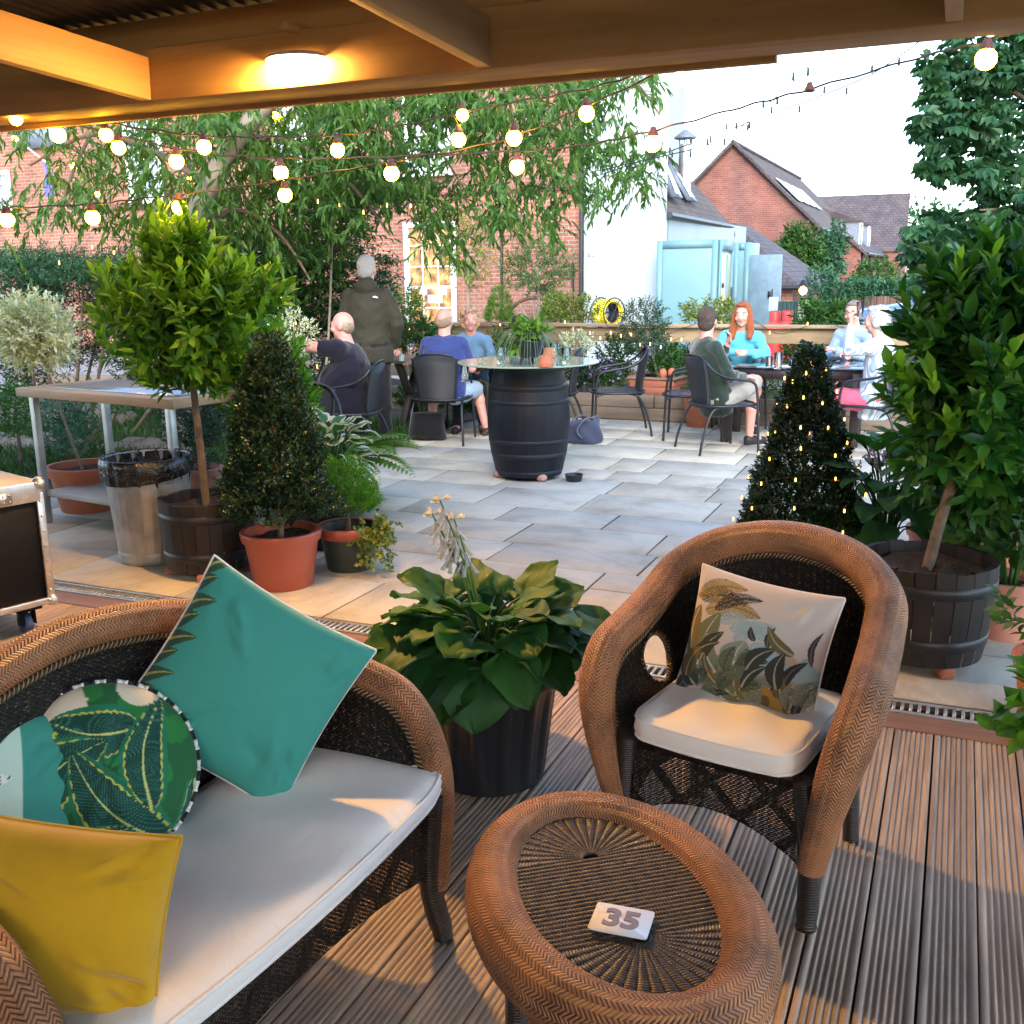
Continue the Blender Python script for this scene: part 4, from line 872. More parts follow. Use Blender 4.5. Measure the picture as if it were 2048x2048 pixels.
# ---- main hosta in ribbed black pot ----
hp = G(948, 1592)+np.array([-.02, .17, 0]); t = thing('potted_hosta', 'large glossy hosta with white flower spikes in a ribbed black pot on deck', 'potted plant', (hp[0], hp[1], 0))
pot(t, .235, .18, .42, BLACKP, .075, .012, ribs=14)
hosta(t, 46, .52, .13, .20, .21, L_HOSTA, .44, droop=.75); hosta(t, 36, .44, .05, .19, .19, L_HOSTA, .43, name='lower_leaves', seedang=1.1, droop=.85)
mb = MB(); fb_ = MB(); tipp = AT(880, 1000, 3.35)-np.array([hp[0], hp[1], 0])
for dx, dz in ((0, 0), (.05, -.06), (-.03, -.05)):
    e = tipp+np.array([dx, 0, dz]); ps = spline([(0, 0, .42), (e[0]*.5, e[1]*.5, .42+(e[2]-.42)*.6), e], 8); mb.tube(ps, np.linspace(.005, .0025, len(ps)), 6)
    for j in range(24):
        q = ps[-1-int(j*.3)]; a = j*2.4; dn = np.array([math.cos(a)*.6, math.sin(a)*.6, -.9 if j > 4 else .2]); L_ = .022+.0013*j; b_ = q+dn*.012; d_ = dn/np.linalg.norm(dn)
        fb_.tube([b_, b_+d_*L_*.45, b_+d_*L_*.8, b_+d_*L_*1.1], [.0022, .004, .006, .0085], 8, caps=False)
mb.build('flower_stems', L_LIME, t); fb_.build('flowers', leafmat('hosta_flower', [(.75, .72, .76), (.7, .62, .7), (.78, .76, .7)], .5, .4), t)
# ---- right side hostas and flowering plants ----
hq = AT(1770, 1060, 5.0); t = thing('hosta_clump', 'broad leaved hosta clump with lilac flower heads between the box cone and the bay barrel', 'potted plant', (hq[0], hq[1], 0)); pot(t, .2, .17, .26, TERRA, .05); hosta(t, 44, .36, .42, .26, .15, L_HOSTA, .3, droop=.75)
mb = MB(); fl_ = MB()
for (px, py) in ((1745, 935), (1757, 925), (1710, 960), (1790, 960)):
    e = AT(px, py-20, 4.9)-np.array([hq[0], hq[1], 0]); ps = spline([(e[0]*.3, e[1]*.3, .3), (e[0]*.8, e[1]*.8, e[2]*.7), e], 6); mb.tube(ps, .004, 5)
    P = ps[-1]+rnd(26, .022)+[0, 0, -.01]; leaves(fl_, P, rnd(26)+[0, 0, -.3], rnd(26), .035, .016, 0)
mb.build('flower_stems', L_GREEN, t); fl_.build('flowers', leafmat('lilac', [(.5, .36, .5), (.6, .45, .58)], .6, .4), t)
# potted perennials at the right edge
def leafy(name, label, cat, loc, potargs, c, r, n, mat, LL, LW, potmat, nl=9, slen=.14, up=.5, detail=1, group=None):
    t = thing(name, label, cat, loc, group=group)
    if potargs: pot(t, *potargs, potmat)
    mb = MB(); P, v = shell(n, c, r, .15); sprigs(mb, P, v*.8+[0, 0, up]+rnd(n, .2), slen, nl, LL, LW, .95, .05, detail=detail); mb.build('foliage', mat, t)
    mb = MB(); zb = potargs[2] if potargs else 0
    for k in range(9): a = k*.7; q = np.array(c)+np.array([r[0]*.6*math.cos(a), r[1]*.6*math.sin(a), r[2]*.3*math.sin(k)]); mb.tube(spline([(.02*math.cos(a), .02*math.sin(a), zb-.06), (q[0]*.4, q[1]*.4, (zb+q[2])/2), q], 4), [.006]*8+[.003], 5, caps=False)
    mb.build('stems', L_GREEN, t); return t
p = G(1995, 1290)+np.array([.03, .15, 0]); leafy('potted_hydrangea', 'leafy green shrub in a pale pink terracotta pot right of the bay barrel', 'potted shrub', (p[0], p[1], 0), (.15, .11, .27), (-.02, -.02, .56), (.27, .25, .27), 60, L_GREEN, .11, .05, TERRA_L, nl=9, slen=.2)
p = AT(1960, 1130, 5.2); leafy('potted_shrub', 'dark leaved shrub in a terracotta pot behind the bay barrel', 'potted shrub', (p[0], p[1], 0), (.17, .13, .3), (0, 0, .72), (.38, .3, .4), 120, L_CHEST, .1, .05, TERRA, nl=9)
p = AT(1870, 1120, 5.5); leafy('potted_shrub', 'low leafy plant in a pink terracotta pot beside the bay trunk', 'potted shrub', (p[0], p[1], 0), (.15, .12, .26), (0, 0, .45), (.2, .2, .2), 36, L_HOSTA, .1, .06, TERRA_L, nl=8)
p = G(2050, 1480)+np.array([.1, .12, 0]); leafy('potted_mint', 'green leafy sprigs in an orange terracotta pot at the drain by the right edge', 'potted plant', (p[0], p[1], 0), (.15, .12, .28), (-.02, .0, .5), (.2, .2, .2), 30, L_GREEN, .07, .03, TERRA, nl=8)
p = AT(2260, 1560, 2.55); leafy('leafy_plant', 'bright green leafy plant poking in at the lower right edge above the deck', 'potted plant', (p[0], p[1], 0), (.14, .11, .24), (-.14, -.03, .50), (.13, .12, .15), 26, L_LIME if False else L_BAYW, .075, .045, TERRA, nl=7, slen=.14)

# ---- white variegated standards ----
def standard(name, label, cat, loc, c, R3, n, mat, LL, LW, potf, sr=.012, nl=9, slen=.1, lean=(0, 0), det=0, up=.3):
    t = thing(name, label, cat, loc); potf(t); mb = MB(); P, v = shell(n, c, R3, .3); sprigs(mb, P, v+[0, 0, up]+rnd(n, .35), slen, nl, LL, LW, 1, 0, detail=det); mb.build('crown', mat, t)
    mb = MB()
    for k in range(12): q, _ = shell(1, c, [x*.8 for x in R3], .8); s0 = np.array(c)+[0, 0, -R3[2]*.9]; mb.tube([s0, (s0+q[0])/2+rnd(1, .02)[0], q[0]], [.007, .005, .003], 5, caps=False)
    mb.build('branches', BARK, t); stem(t, [(lean[0], lean[1], 0.2), ((lean[0]+c[0])/2+.02, (lean[1]+c[1])/2, c[2]*.5), (c[0], c[1], c[2])], sr); return t
p = G(125, 1032)+np.array([0, .25, 0]); c = AT(70, 665, 7.1)-np.array([p[0], p[1], 0]); standard('variegated_standard', 'cream variegated standard shrub in a terracotta pot under the prep table', 'potted tree', (p[0], p[1], 0), c, (.27, .24, .25), 420, L_VAR, .045, .02, lambda t: pot(t, .25, .19, .32, TERRA, .07, .02), nl=11, slen=.13)
p = AT(600, 900, 8.6); c = AT(582, 668, 8.6)-np.array([p[0], p[1], 0]); standard('variegated_standard', 'small cream variegated standard behind the laurel shrub beside the bald man', 'potted tree', (p[0], p[1], 0), c, (.2, .2, .22), 130, L_VAR, .035, .014, lambda t: pot(t, .16, .12, .25, TERRA))
# ---- square timber planter with olive standard ----
pb = G(1305, 838)+np.array([.0, .26, 0]); t = thing('square_planter', 'red cedar square planter holding a round olive standard with fairy lights', 'planter', (pb[0], pb[1], 0), rz=math.radians(-4))
CED = woodmat('cedar', (.30, .10, .06), (.42, .16, .10), axis=0, sc_=.6, rough=.7)
mb = MB(); wq = .5
for k in range(4):
    z = .1+.085*k+.04
    for s in (-1, 1): mb.box((0, s*wq/2, z), (wq+.02, .025, .082)); mb.box((s*wq/2, 0, z), (.025, wq-.03, .082))
mb.build('boards', CED, t, smooth=False, bevel=.003)
mb = MB()
for s in (-1, 1): mb.box((0, s*(wq/2), .45), (wq+.07, .07, .022)); mb.box((s*(wq/2), 0, .45), (.07, wq-.07, .022))
mb.build('rim', SLEEPW, t, smooth=False, bevel=.003)
for a in (-1, 1):
    for b in (-1, 1): mb = MB(); mb.box((a*.22, b*.22, .03), (.06, .06, .06)); mb.build('foot', CED, t, smooth=False)
mb = MB(); mb.box((0, 0, .38), (wq-.04, wq-.04, .05)); mb.build('soil', SOIL, t, smooth=False)
c = AT(1292, 655, 11.3)-np.array([pb[0], pb[1], 0]); mb = MB(); P, v = shell(300, c, (.28, .27, .32), .3); sprigs(mb, P, v+[0, 0, .4]+rnd(300, .3), .1, 9, .05, .014, 1, detail=0); mb.build('crown', leafmat('olive_leaf', [(.03, .075, .04), (.05, .1, .05), (.08, .14, .06)], .5, .25), t)
stem(t, [(0, 0, .4), (c[0]*.5, c[1]*.5, .7), c], .017)
mb = MB(); P, v = shell(120, (.08, 0, .62), (.26, .2, .16), .2); sprigs(mb, P, v+[0, 0, .7], .1, 8, .06, .02, 1, detail=0); mb.build('underplanting', L_GREEN, t)
mb = MB(); mb.ell((.11, -.2, .50), (.045, .045, .06)); mb.ell((.2, -.17, .51), (.045, .045, .06)); mb.build('stone_egg', TERRA, t)
# terracotta pots standing on the patio by the bed
for (px, py, lb, r) in ((1393, 856, 'plain terracotta pot behind the green fleece chair', .19), (1725, 858, 'wide terracotta pot behind the striped woman chair', .24)):
    p = G(px, py)+np.array([0, .15, 0]); leafy('terracotta_pot', lb, 'potted plant', (p[0], p[1], 0), (r, r*.75, .36), (0, 0, .55), (.24, .2, .22), 60, L_DARK, .05, .02, TERRA, detail=0)

# ---- plants in the raised bed: individual clumps ----
def clump(name, label, cat, px, py, t_, r, n, mat, LL, LW, up=.5, nl=9, slen=.12, base=.2, flower=None):
    c = AT(px, py, t_); o = np.array([c[0], c[1], base]); t = thing(name, label, cat, o); mb = MB(); P, v = shell(n, c-o, r, .1); sprigs(mb, P, v*.8+[0, 0, up]+rnd(n, .25), slen, nl, LL, LW, 1, 0, detail=0); mb.build('foliage', mat, t)
    mb = MB()
    for k in range(8): a = k*.8; q = c-o+np.array([r[0]*.6*math.cos(a), r[1]*.6*math.sin(a), 0]); mb.tube([(.03*math.cos(a), .03*math.sin(a), -.02), q], .006, 5, caps=False)
    mb.build('stems', BARK, t)
    if flower is not None: mb = MB(); P, v = shell(70, (c-o)+[0, -.03, .05], np.array(r)*1.05, .8, low=-.3); leaves(mb, P, rnd(70), v+rnd(70, .3), .03, .03, 0, shape=.5); mb.build('flowers', flower, t)
    return t
BEDP = [('geranium', 'purple flowering geranium in the raised bed left of the empty chair', 'flowering plant', 1180, 745, 11.8, (.36, .22, .14), 150, L_DARK, .045, .03, PURP),
 ('lavender', 'lavender mound with violet flowers in the bed behind the empty chair', 'flowering plant', 1215, 762, 11.55, (.2, .15, .13), 110, L_GREEN, .06, .008, PURP),
 ('bed_shrub', 'leafy green shrub in the bed left of the square planter', 'shrub', 1235, 720, 12.0, (.25, .2, .28), 130, L_GREEN, .06, .025, None),
 ('bed_shrub', 'bright green shrub in the bed directly behind the square planter', 'shrub', 1345, 735, 12.0, (.24, .2, .25), 110, L_GREEN, .08, .03, None),
 ('bed_shrub', 'small leafy plant in the bed between square planter and green fleece chair', 'shrub', 1370, 790, 11.5, (.2, .15, .12), 70, L_GREEN, .05, .025, None),
 ('bed_shrub', 'dark bushy plant in the bed behind the red haired woman', 'shrub', 1385, 690, 11.9, (.16, .15, .25), 100, L_DARK, .05, .012, None),
 ('golden_shrub', 'yellow green variegated shrub behind the rail above the red haired woman', 'shrub', 1425, 625, 13.0, (.42, .2, .16), 110, L_GOLD, .07, .03, None),
 ('bed_shrub', 'green shrub in the bed behind the glass topped table', 'shrub', 1600, 700, 11.9, (.3, .2, .2), 120, L_GREEN, .07, .025, None),
 ('laurel_clump', 'glossy green shrub above the rail in front of the blue car', 'shrub', 1655, 640, 12.6, (.45, .2, .22), 150, L_GREEN, .1, .035, None),
 ('bed_shrub', 'mixed green plants in the bed right of the blonde woman', 'shrub', 985, 740, 11.6, (.16, .15, .3), 90, L_GREEN, .08, .02, None),
 ('bed_shrub', 'grey green shrub in the bed behind the barrel top plant', 'shrub', 1020, 690, 11.9, (.4, .2, .2), 120, L_GREEN, .05, .025, None),
 ('bed_shrub', 'pale green plants in the bed right of the black capped person', 'shrub', 1155, 690, 11.9, (.2, .15, .16), 70, L_VAR, .05, .02, None),
 ('bed_shrub', 'leafy shrub in the bed left of the blonde woman behind the wine glass', 'shrub', 840, 670, 11.8, (.45, .2, .2), 150, L_GREEN, .07, .025, None),
 ('bed_shrub', 'low green plants in the bed below the picnic table', 'shrub', 880, 800, 11.4, (.6, .2, .14), 140, L_GREEN, .06, .03, None),
 ('golden_shrub', 'golden variegated euonymus behind the rail beside the black downpipe', 'shrub', 1145, 620, 13.4, (.42, .2, .2), 170, L_GOLD, .05, .025, None),
 ('bed_shrub', 'green shrub at the right end of the bed behind the right bay tree', 'shrub', 1840, 760, 10.9, (.6, .25, .35), 160, L_DARK, .07, .03, None),
 ('bed_shrub', 'green leaves in the bed left of the grey haired drinkers', 'shrub', 1540, 775, 11.3, (.25, .15, .15), 70, L_GREEN, .06, .02, None),
 ('bed_shrub', 'yellow green foliage beside the window sill behind the standing man', 'shrub', 812, 612, 13.0, (.2, .2, .3), 90, L_LIME, .06, .025, None)]
for (nm, lb, ct, px, py, t_, r, n, mt, LL, LW, fl) in BEDP: clump(nm, lb, ct, px, py, t_, r, n, mt, LL, LW, flower=fl)
# golden conifers in front of the pub wall
for px, py, hh, lb in ((1000, 640, .62, 'small lime green conical conifer left of the cart wheel'), (1109, 640, .5, 'small lime green conifer right of the cart wheel above the golden euonymus')):
    b = AY(px, py, 14.5); tz = AY(px, 568 if px < 1050 else 580, 14.5)[2]; cone_plant('dwarf_conifer', lb, (b[0], b[1], 0), b[2]-.05, tz, .23, L_LIME, 520, .04, .01, lambda t: pot(t, .2, .16, max(.3, t.location.z+.55), BLACKP), .05, .55)
# small standard trees beyond the rail
p = AY(1076, 640, 15.0); c = AY(1075, 535, 15.0)-np.array([p[0], p[1], 0]); standard('standard_tree', 'thin stemmed standard tree with pale crown in front of the cart wheel', 'small tree', (p[0], p[1], 0), c, (.62, .5, .42), 330, L_GREEN, .06, .022, lambda t: None, sr=.03, slen=.16)
p = AY(932, 640, 15.5); c = AY(935, 500, 15.5)-np.array([p[0], p[1], 0]); standard('standard_tree', 'thin stemmed standard tree with golden leaves beside the lit window', 'small tree', (p[0], p[1], 0), c, (.5, .5, .62), 300, L_GOLD, .06, .022, lambda t: None, sr=.03, slen=.16)
p = AT(634, 760, 9.3); c = AT(665, 440, 10.6)-np.array([p[0], p[1], 0]); t = standard('sapling', 'slim pale stemmed sapling rising behind the bald man raised hand', 'small tree', (p[0], p[1], 0), c, (.35, .35, .35), 130, L_TREE, .08, .026, lambda t: None, sr=.014, slen=.2)

# ---- weeping tree ----
TO = AT(345, 800, 9.0); TO[2] = 0; wt = thing('weeping_tree', 'large tree with drooping leaves and a leaning pale trunk in front of the brick pub', 'tree', TO)
mb = MB(); tk = [TO, AT(350, 600, 9.0), AT(375, 480, 9.0), AT(420, 370, 8.8), AT(480, 270, 8.6), AT(550, 195, 8.4), AT(640, 110, 8.2)]
mb.tube(spline(tk, 8), np.linspace(.13, .055, 49), 12); W2(mb, 'trunk', BARKL, wt)
mb = MB()
for path, r in (([AT(480, 270, 8.6), AT(620, 300, 8.9), AT(720, 390, 9.2), AT(780, 470, 9.3)], .03), ([AT(550, 195, 8.4), AT(760, 180, 8.6), AT(930, 160, 8.8), AT(1080, 230, 9), AT(1180, 330, 9.2)], .035), ([AT(420, 370, 8.8), AT(300, 300, 8.9), AT(180, 270, 9), AT(60, 330, 9.2)], .035), ([AT(930, 160, 8.8), AT(1100, 130, 8.8), AT(1250, 150, 8.9), AT(1320, 230, 9)], .022), ([AT(375, 480, 9), AT(470, 420, 9.2), AT(560, 470, 9.5), AT(620, 560, 9.6)], .03), ([AT(760, 180, 8.6), AT(850, 260, 9), AT(930, 380, 9.2)], .02), ([AT(180, 270, 9), AT(130, 400, 9), AT(200, 440, 9)], .018)):
    p = spline(path, 6); mb.tube(p, np.linspace(r, r*.35, len(p)), 7)
W2(mb, 'limb', BARK, wt)
CL = [(0, 250, 150, 90, 9.2, 30), (80, 420, 120, 60, 9.0, 22), (190, 330, 130, 120, 9.0, 60), (330, 250, 130, 110, 8.7, 60), (300, 400, 120, 90, 9.2, 60), (450, 330, 120, 130, 9.4, 90), (470, 440, 130, 80, 9.9, 120), (580, 260, 120, 120, 9.0, 100), (600, 380, 130, 90, 9.8, 150), (700, 300, 110, 140, 9.1, 110), (720, 380, 120, 70, 10.2, 130), (800, 350, 80, 100, 10.4, 60), (600, 520, 100, 70, 11.2, 120), (480, 560, 110, 80, 10.8, 110),
      (860, 250, 80, 110, 8.9, 60), (880, 440, 55, 80, 9.2, 45), (960, 200, 90, 70, 8.8, 65), (990, 300, 80, 90, 9, 50), (1000, 400, 60, 60, 9.1, 30), (1080, 220, 90, 80, 8.9, 70), (1110, 320, 60, 70, 9, 36), (1110, 425, 40, 50, 9.1, 16), (1180, 170, 80, 40, 8.9, 50), (1200, 270, 70, 70, 9, 40), (1240, 350, 60, 50, 9.1, 22), (1300, 160, 40, 30, 8.9, 10), (1300, 330, 25, 50, 9.1, 9), (870, 180, 120, 50, 8.7, 60), (1000, 440, 50, 25, 9.1, 12), (1190, 380, 40, 25, 9.1, 8), (700, 200, 130, 60, 8.6, 90), (450, 220, 120, 60, 8.5, 50), (100, 180, 160, 60, 8.6, 30), (540, 620, 60, 60, 11, 60)]
mb = MB()
for (px, py, rx, ry, t_, n) in CL:
    n = int(n*1.15); P = np.array([AT(px+rx*.75*RNG.normal()*.7, py+ry*.75*RNG.normal()*.7, t_+RNG.normal()*.55) for _ in range(n)]); d = rnd(n)*[1, 1, .3]+[0, 0, -.55]
    sprigs(mb, P, d, .34, 13, .1, .03, .55, 0, detail=0, hang=.55, bend=.1)
W2(mb, 'crown', L_TREE, wt)
# ---- conifers at far left, evergreens behind the people ----
def mass(name, label, cat, boxes, mat, LL, LW, n, slen=.25, up=.0, nl=10, core=None, flat=.4, group=None):
    c0 = AT(boxes[0][0], boxes[0][1], boxes[0][4]); o = np.array([c0[0], c0[1], 0]); t = thing(name, label, cat, o, group=group); mb = MB(); tot = sum(b[2]*b[3] for b in boxes)
    for (px, py, rx, ry, t_) in boxes:
        k = max(20, int(n*rx*ry/tot)); P = np.array([AT(px+rx*RNG.uniform(-1, 1)*math.sqrt(RNG.random()), py+ry*RNG.uniform(-1, 1), t_+RNG.normal()*.3) for _ in range(k)])-o
        sprigs(mb, P, rnd(k)*[1, 1, flat]+[0, 0, up], slen, nl, LL, LW, .7, 0, detail=0)
    mb.build('foliage', mat, t); mb = MB()
    for (px, py, rx, ry, t_) in boxes[:4]: q = AT(px, py, t_)-o; mb.tube([(q[0]*.5, q[1]*.5, 0), q*[.8, .8, .6], q], [.02, .015, .01], 6)
    mb.build('trunk', BARK, t); return t
mass('juniper', 'spreading blue green juniper with feathery tops at the far left', 'conifer', [(40, 530, 130, 28, 9.6), (170, 540, 110, 26, 9.4), (90, 560, 120, 40, 9.8), (230, 560, 60, 50, 9.8)], L_CONI, .06, .012, 900, .3, up=.5, nl=14)
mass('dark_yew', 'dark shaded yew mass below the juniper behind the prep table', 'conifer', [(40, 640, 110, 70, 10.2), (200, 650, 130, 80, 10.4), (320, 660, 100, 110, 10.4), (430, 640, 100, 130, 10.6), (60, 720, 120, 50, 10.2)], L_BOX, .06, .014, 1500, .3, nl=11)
mass('evergreen_hedge', 'tall dark evergreen hedge behind the standing man', 'hedge', [(480, 560, 110, 90, 11.2), (600, 560, 100, 100, 11.4), (700, 560, 70, 90, 11.6), (560, 680, 120, 70, 11.2), (770, 570, 30, 60, 11.8), (680, 660, 90, 60, 11.4)], leafmat('hedge_leaf', [(.012, .045, .012), (.02, .07, .018), (.035, .1, .022), (.05, .12, .02)], .5, .25), .07, .02, 1900, .28, nl=11)
mass('back_shrub', 'low ferny undergrowth shrub behind the prep table legs', 'shrub', [(30, 820, 60, 50, 8.6), (230, 800, 80, 26, 9.0)], L_GREEN, .07, .018, 160, .2, up=.6)
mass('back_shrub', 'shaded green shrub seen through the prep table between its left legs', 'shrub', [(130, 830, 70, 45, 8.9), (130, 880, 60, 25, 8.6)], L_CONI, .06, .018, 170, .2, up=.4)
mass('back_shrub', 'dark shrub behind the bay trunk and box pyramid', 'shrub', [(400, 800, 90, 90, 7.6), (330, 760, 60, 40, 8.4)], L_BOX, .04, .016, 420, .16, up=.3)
mb = MB(); lo = AT(240, 870, 8.7); 
P = RNG.uniform([-2.6, -1.0, 0], [1.6, 3.0, .05], (9000, 3)); leaves(mb, P, rnd(9000)*[.5, .5, .2]+[0, 0, 1], rnd(9000), .11, .012, 0); o = mb.build('lawn_grass', L_GREEN, org=None); o.location = (lo[0], lo[1]+.2, 0); o['kind'] = 'stuff'
mb = MB(); mb.quad((lo[0]-6, lo[1]-1.3, .012), (lo[0]+1.2, lo[1]-1.0, .012), (lo[0]+1.6, 10.85, .012), (lo[0]-6, 10.85, .012)); struct(mb.build('garden_soil', pmat('garden_earth', (.06, .05, .03), .95, var=.4, vs=8, bump=.6, bs=30), smooth=False))
ROCK = pmat('rock', (.2, .17, .13), .9, var=.35, vs=5, bump=.9, bs=16, bd=.05)
for (px, py, s, lb) in ((225, 850, (.35, .2, .2), 'sandy boulder on the grass behind the prep table'), (110, 905, (.45, .2, .14), 'long low rockery stone behind the flight case'), (290, 905, (.5, .25, .1), 'flat mossy rockery stone behind the metal bin'), (20, 900, (.3, .2, .12), 'low dark rockery stone at the left edge')):
    p = G(px, py); mb = MB(); P = []
    for a in np.linspace(0, 2*PI, 22, endpoint=False): P.append([(s[0]*math.sin(b)*math.cos(a)*(1+.15*math.sin(a*3+b*2)), s[1]*math.sin(b)*math.sin(a)*(1+.12*math.cos(a*4)), s[2]*(math.cos(b)+.3)*(1+.12*math.sin(a*2+b*5))) for b in np.linspace(.02, 2.2, 10)])
    mb.grid(P, closed_u=True); tag(mb.build('rock', ROCK, org=(0, 0, 0)), lb, 'rock').location = (p[0], p[1], 0)

# ---- horse chestnut at far right: palmate leaves ----
cp_ = AT(2160, 900, 13); cp_[2] = 0; ch = thing('chestnut_tree', 'dark horse chestnut tree with big palmate leaves against the sky at the right', 'tree', cp_)
mb = MB(); tp_ = AT(2150, 500, 13); mb.tube(spline([cp_, (cp_+tp_)/2, tp_, AT(2100, 200, 12.5)], 6), np.linspace(.25, .12, 19), 12); W2(mb, 'trunk', BARK, ch)
mb = MB()
for e, r in (((1860, 160, 12.2), .05), ((1880, 330, 12.3), .045), ((1850, 560, 12.3), .05), ((1960, 420, 12.2), .05), ((1990, 60, 12.5), .05)): p = spline([AT(2140, e[1]+110, 12.9), AT((2140+e[0])/2, e[1]+10, 12.6), AT(*e)], 6); mb.tube(p, np.linspace(r, .012, len(p)), 6)
W2(mb, 'limb', BARK, ch); mb = MB()
for (px, py, rx, ry, t_, n) in ((1990, 110, 90, 45, 12.4, 110), (1920, 190, 75, 65, 12.2, 110), (2010, 230, 70, 110, 12.6, 150), (1890, 260, 60, 40, 12.2, 60), (1885, 318, 42, 28, 12.2, 34), (1950, 345, 45, 18, 12.2, 26), (1870, 345, 18, 20, 12.1, 8), (2010, 400, 60, 70, 12.6, 120), (1935, 455, 70, 35, 12.4, 80), (1870, 480, 55, 32, 12.3, 56), (1900, 530, 65, 40, 12.4, 80), (1990, 520, 70, 70, 12.7, 120), (1840, 505, 30, 25, 12.2, 16), (1880, 150, 30, 40, 12.2, 30), (2040, 620, 50, 70, 12.9, 70), (2150, 200, 90, 130, 13, 160), (2180, 450, 100, 120, 13.3, 160), (2280, 300, 80, 150, 13.2, 120), (2140, 0, 120, 90, 13, 110)):
    P = np.array([AT(px+rx*RNG.uniform(-1, 1), py+ry*RNG.uniform(-1, 1), t_+RNG.normal()*.4) for _ in range(n)]); out = unit(rnd(n)*[1, 1, .25]); axs = unit(rnd(n, .4)+[0, 0, 1]); si = np.cross(out, axs)
    for a in (-1.5, -.9, -.35, .35, .9, 1.5): leaves(mb, P, out*math.cos(a)+si*math.sin(a)+[0, 0, -.35], axs, .2*(1-.12*abs(a)), .085, 0, bend=.2, shape=.66)
W2(mb, 'crown', L_CHEST, ch)
# thin bare twig reaching left from the bay tree
# ---- ivy and hedges by the far houses ----
def bush(name, label, cat, px, py, Y, r, n, mat, LL, LW, base=0, nl=8, slen=.3):
    c = AY(px, py, Y); o = np.array([c[0], c[1], base]); t = thing(name, label, cat, o); mb = MB(); P, v = shell(n, c-o, r, .55); sprigs(mb, P, v+rnd(n, .4), slen, nl, LL, LW, .9, 0, detail=0); mb.build('foliage', mat, t); mb = MB(); mb.tube([(0, 0, 0), (0, 0, max(.2, c[2]-base))], [.1, .05], 6); mb.build('trunk', BARK, t); return t
bush('ivy_mass', 'bright green climber covering the corner of the gabled brick house', 'climber', 1597, 512, 40.5, (.85, .5, 1.1), 300, L_GREEN, .2, .12, slen=.5)
bush('ivy_column', 'dark green ivy column beside the bright climber on the gabled house', 'climber', 1666, 508, 41.2, (.42, .4, 1.1), 140, L_CONI, .2, .12, slen=.5)
bush('round_bush', 'round light green bush against the dormer house wall', 'bush', 1752, 562, 46, (1.0, .8, .9), 240, L_GREEN, .18, .1, slen=.4)
bush('far_tree', 'blue green tree far beyond the balcony at the right', 'tree', 1850, 520, 80, (4, 3, 4), 300, L_CONI, .5, .3, slen=1.2)
t = thing('clipped_hedge', 'long clipped hedge along the yard below the far houses', 'hedge', AY(1700, 600, 29)*[1, 1, 0]); mb = MB(); n = 1500; ha = AY(1612, 600, 26); hb = AY(1960, 600, 30); k = RNG.uniform(0, 1, n); P = ha+(hb-ha)*k[:, None]; P[:, 2] = RNG.uniform(.0, 1.3, n)*np.where(k < .15, 1.2, 1); P[:, 1] += RNG.uniform(-.4, .4, n); P[:, 2] = np.where((k > .2) & (P[:, 2] < .85), .9+RNG.uniform(0, .4, n), P[:, 2]); P -= np.array(t.location)
sprigs(mb, P, rnd(n)+[0, 0, .3], .3, 8, .12, .05, .9, 0, detail=0); mb.build('foliage', L_CONI, t)

# =====================================================================
# WICKER FURNITURE
# =====================================================================
RIM = wicker_rim('rattan_braid'); DARKW = wicker_dark('dark_weave'); OPENW = wicker_dark('open_weave', holes=1)
EDGEW = NT('edge_braid'); _u0, _v0 = uvs(EDGEW); _s = EDGEW.math('SINE', EDGEW.math('MULTIPLY', EDGEW.math('ADD', EDGEW.math('DIVIDE', _u0, .012), EDGEW.math('DIVIDE', _v0, .02)), 6.283))
EDGEW.P(Base_Color=EDGEW.mix(EDGEW.ramp(_s, [(.45, (0, 0, 0)), (.9, (1, 1, 1))]), (.03, .018, .012), (.34, .21, .09)), Roughness=.4).bump(_s, .8, .003); EDGEW = EDGEW.m
WRAPD = NT('dark_wrap'); _u0, _v0 = uvs(WRAPD); _s = WRAPD.math('SINE', WRAPD.math('MULTIPLY', WRAPD.math('DIVIDE', _u0, .007), 6.283)); WRAPD.P(Base_Color=WRAPD.mix(WRAPD.noise(20, 3), (.008, .006, .005), (.035, .022, .015)), Roughness=.38).bump(_s, .6, .002); WRAPD = WRAPD.m
CREAM = fabricmat('cream_cushion', (.80, .75, .70), (.72, .68, .65), wr=.35)

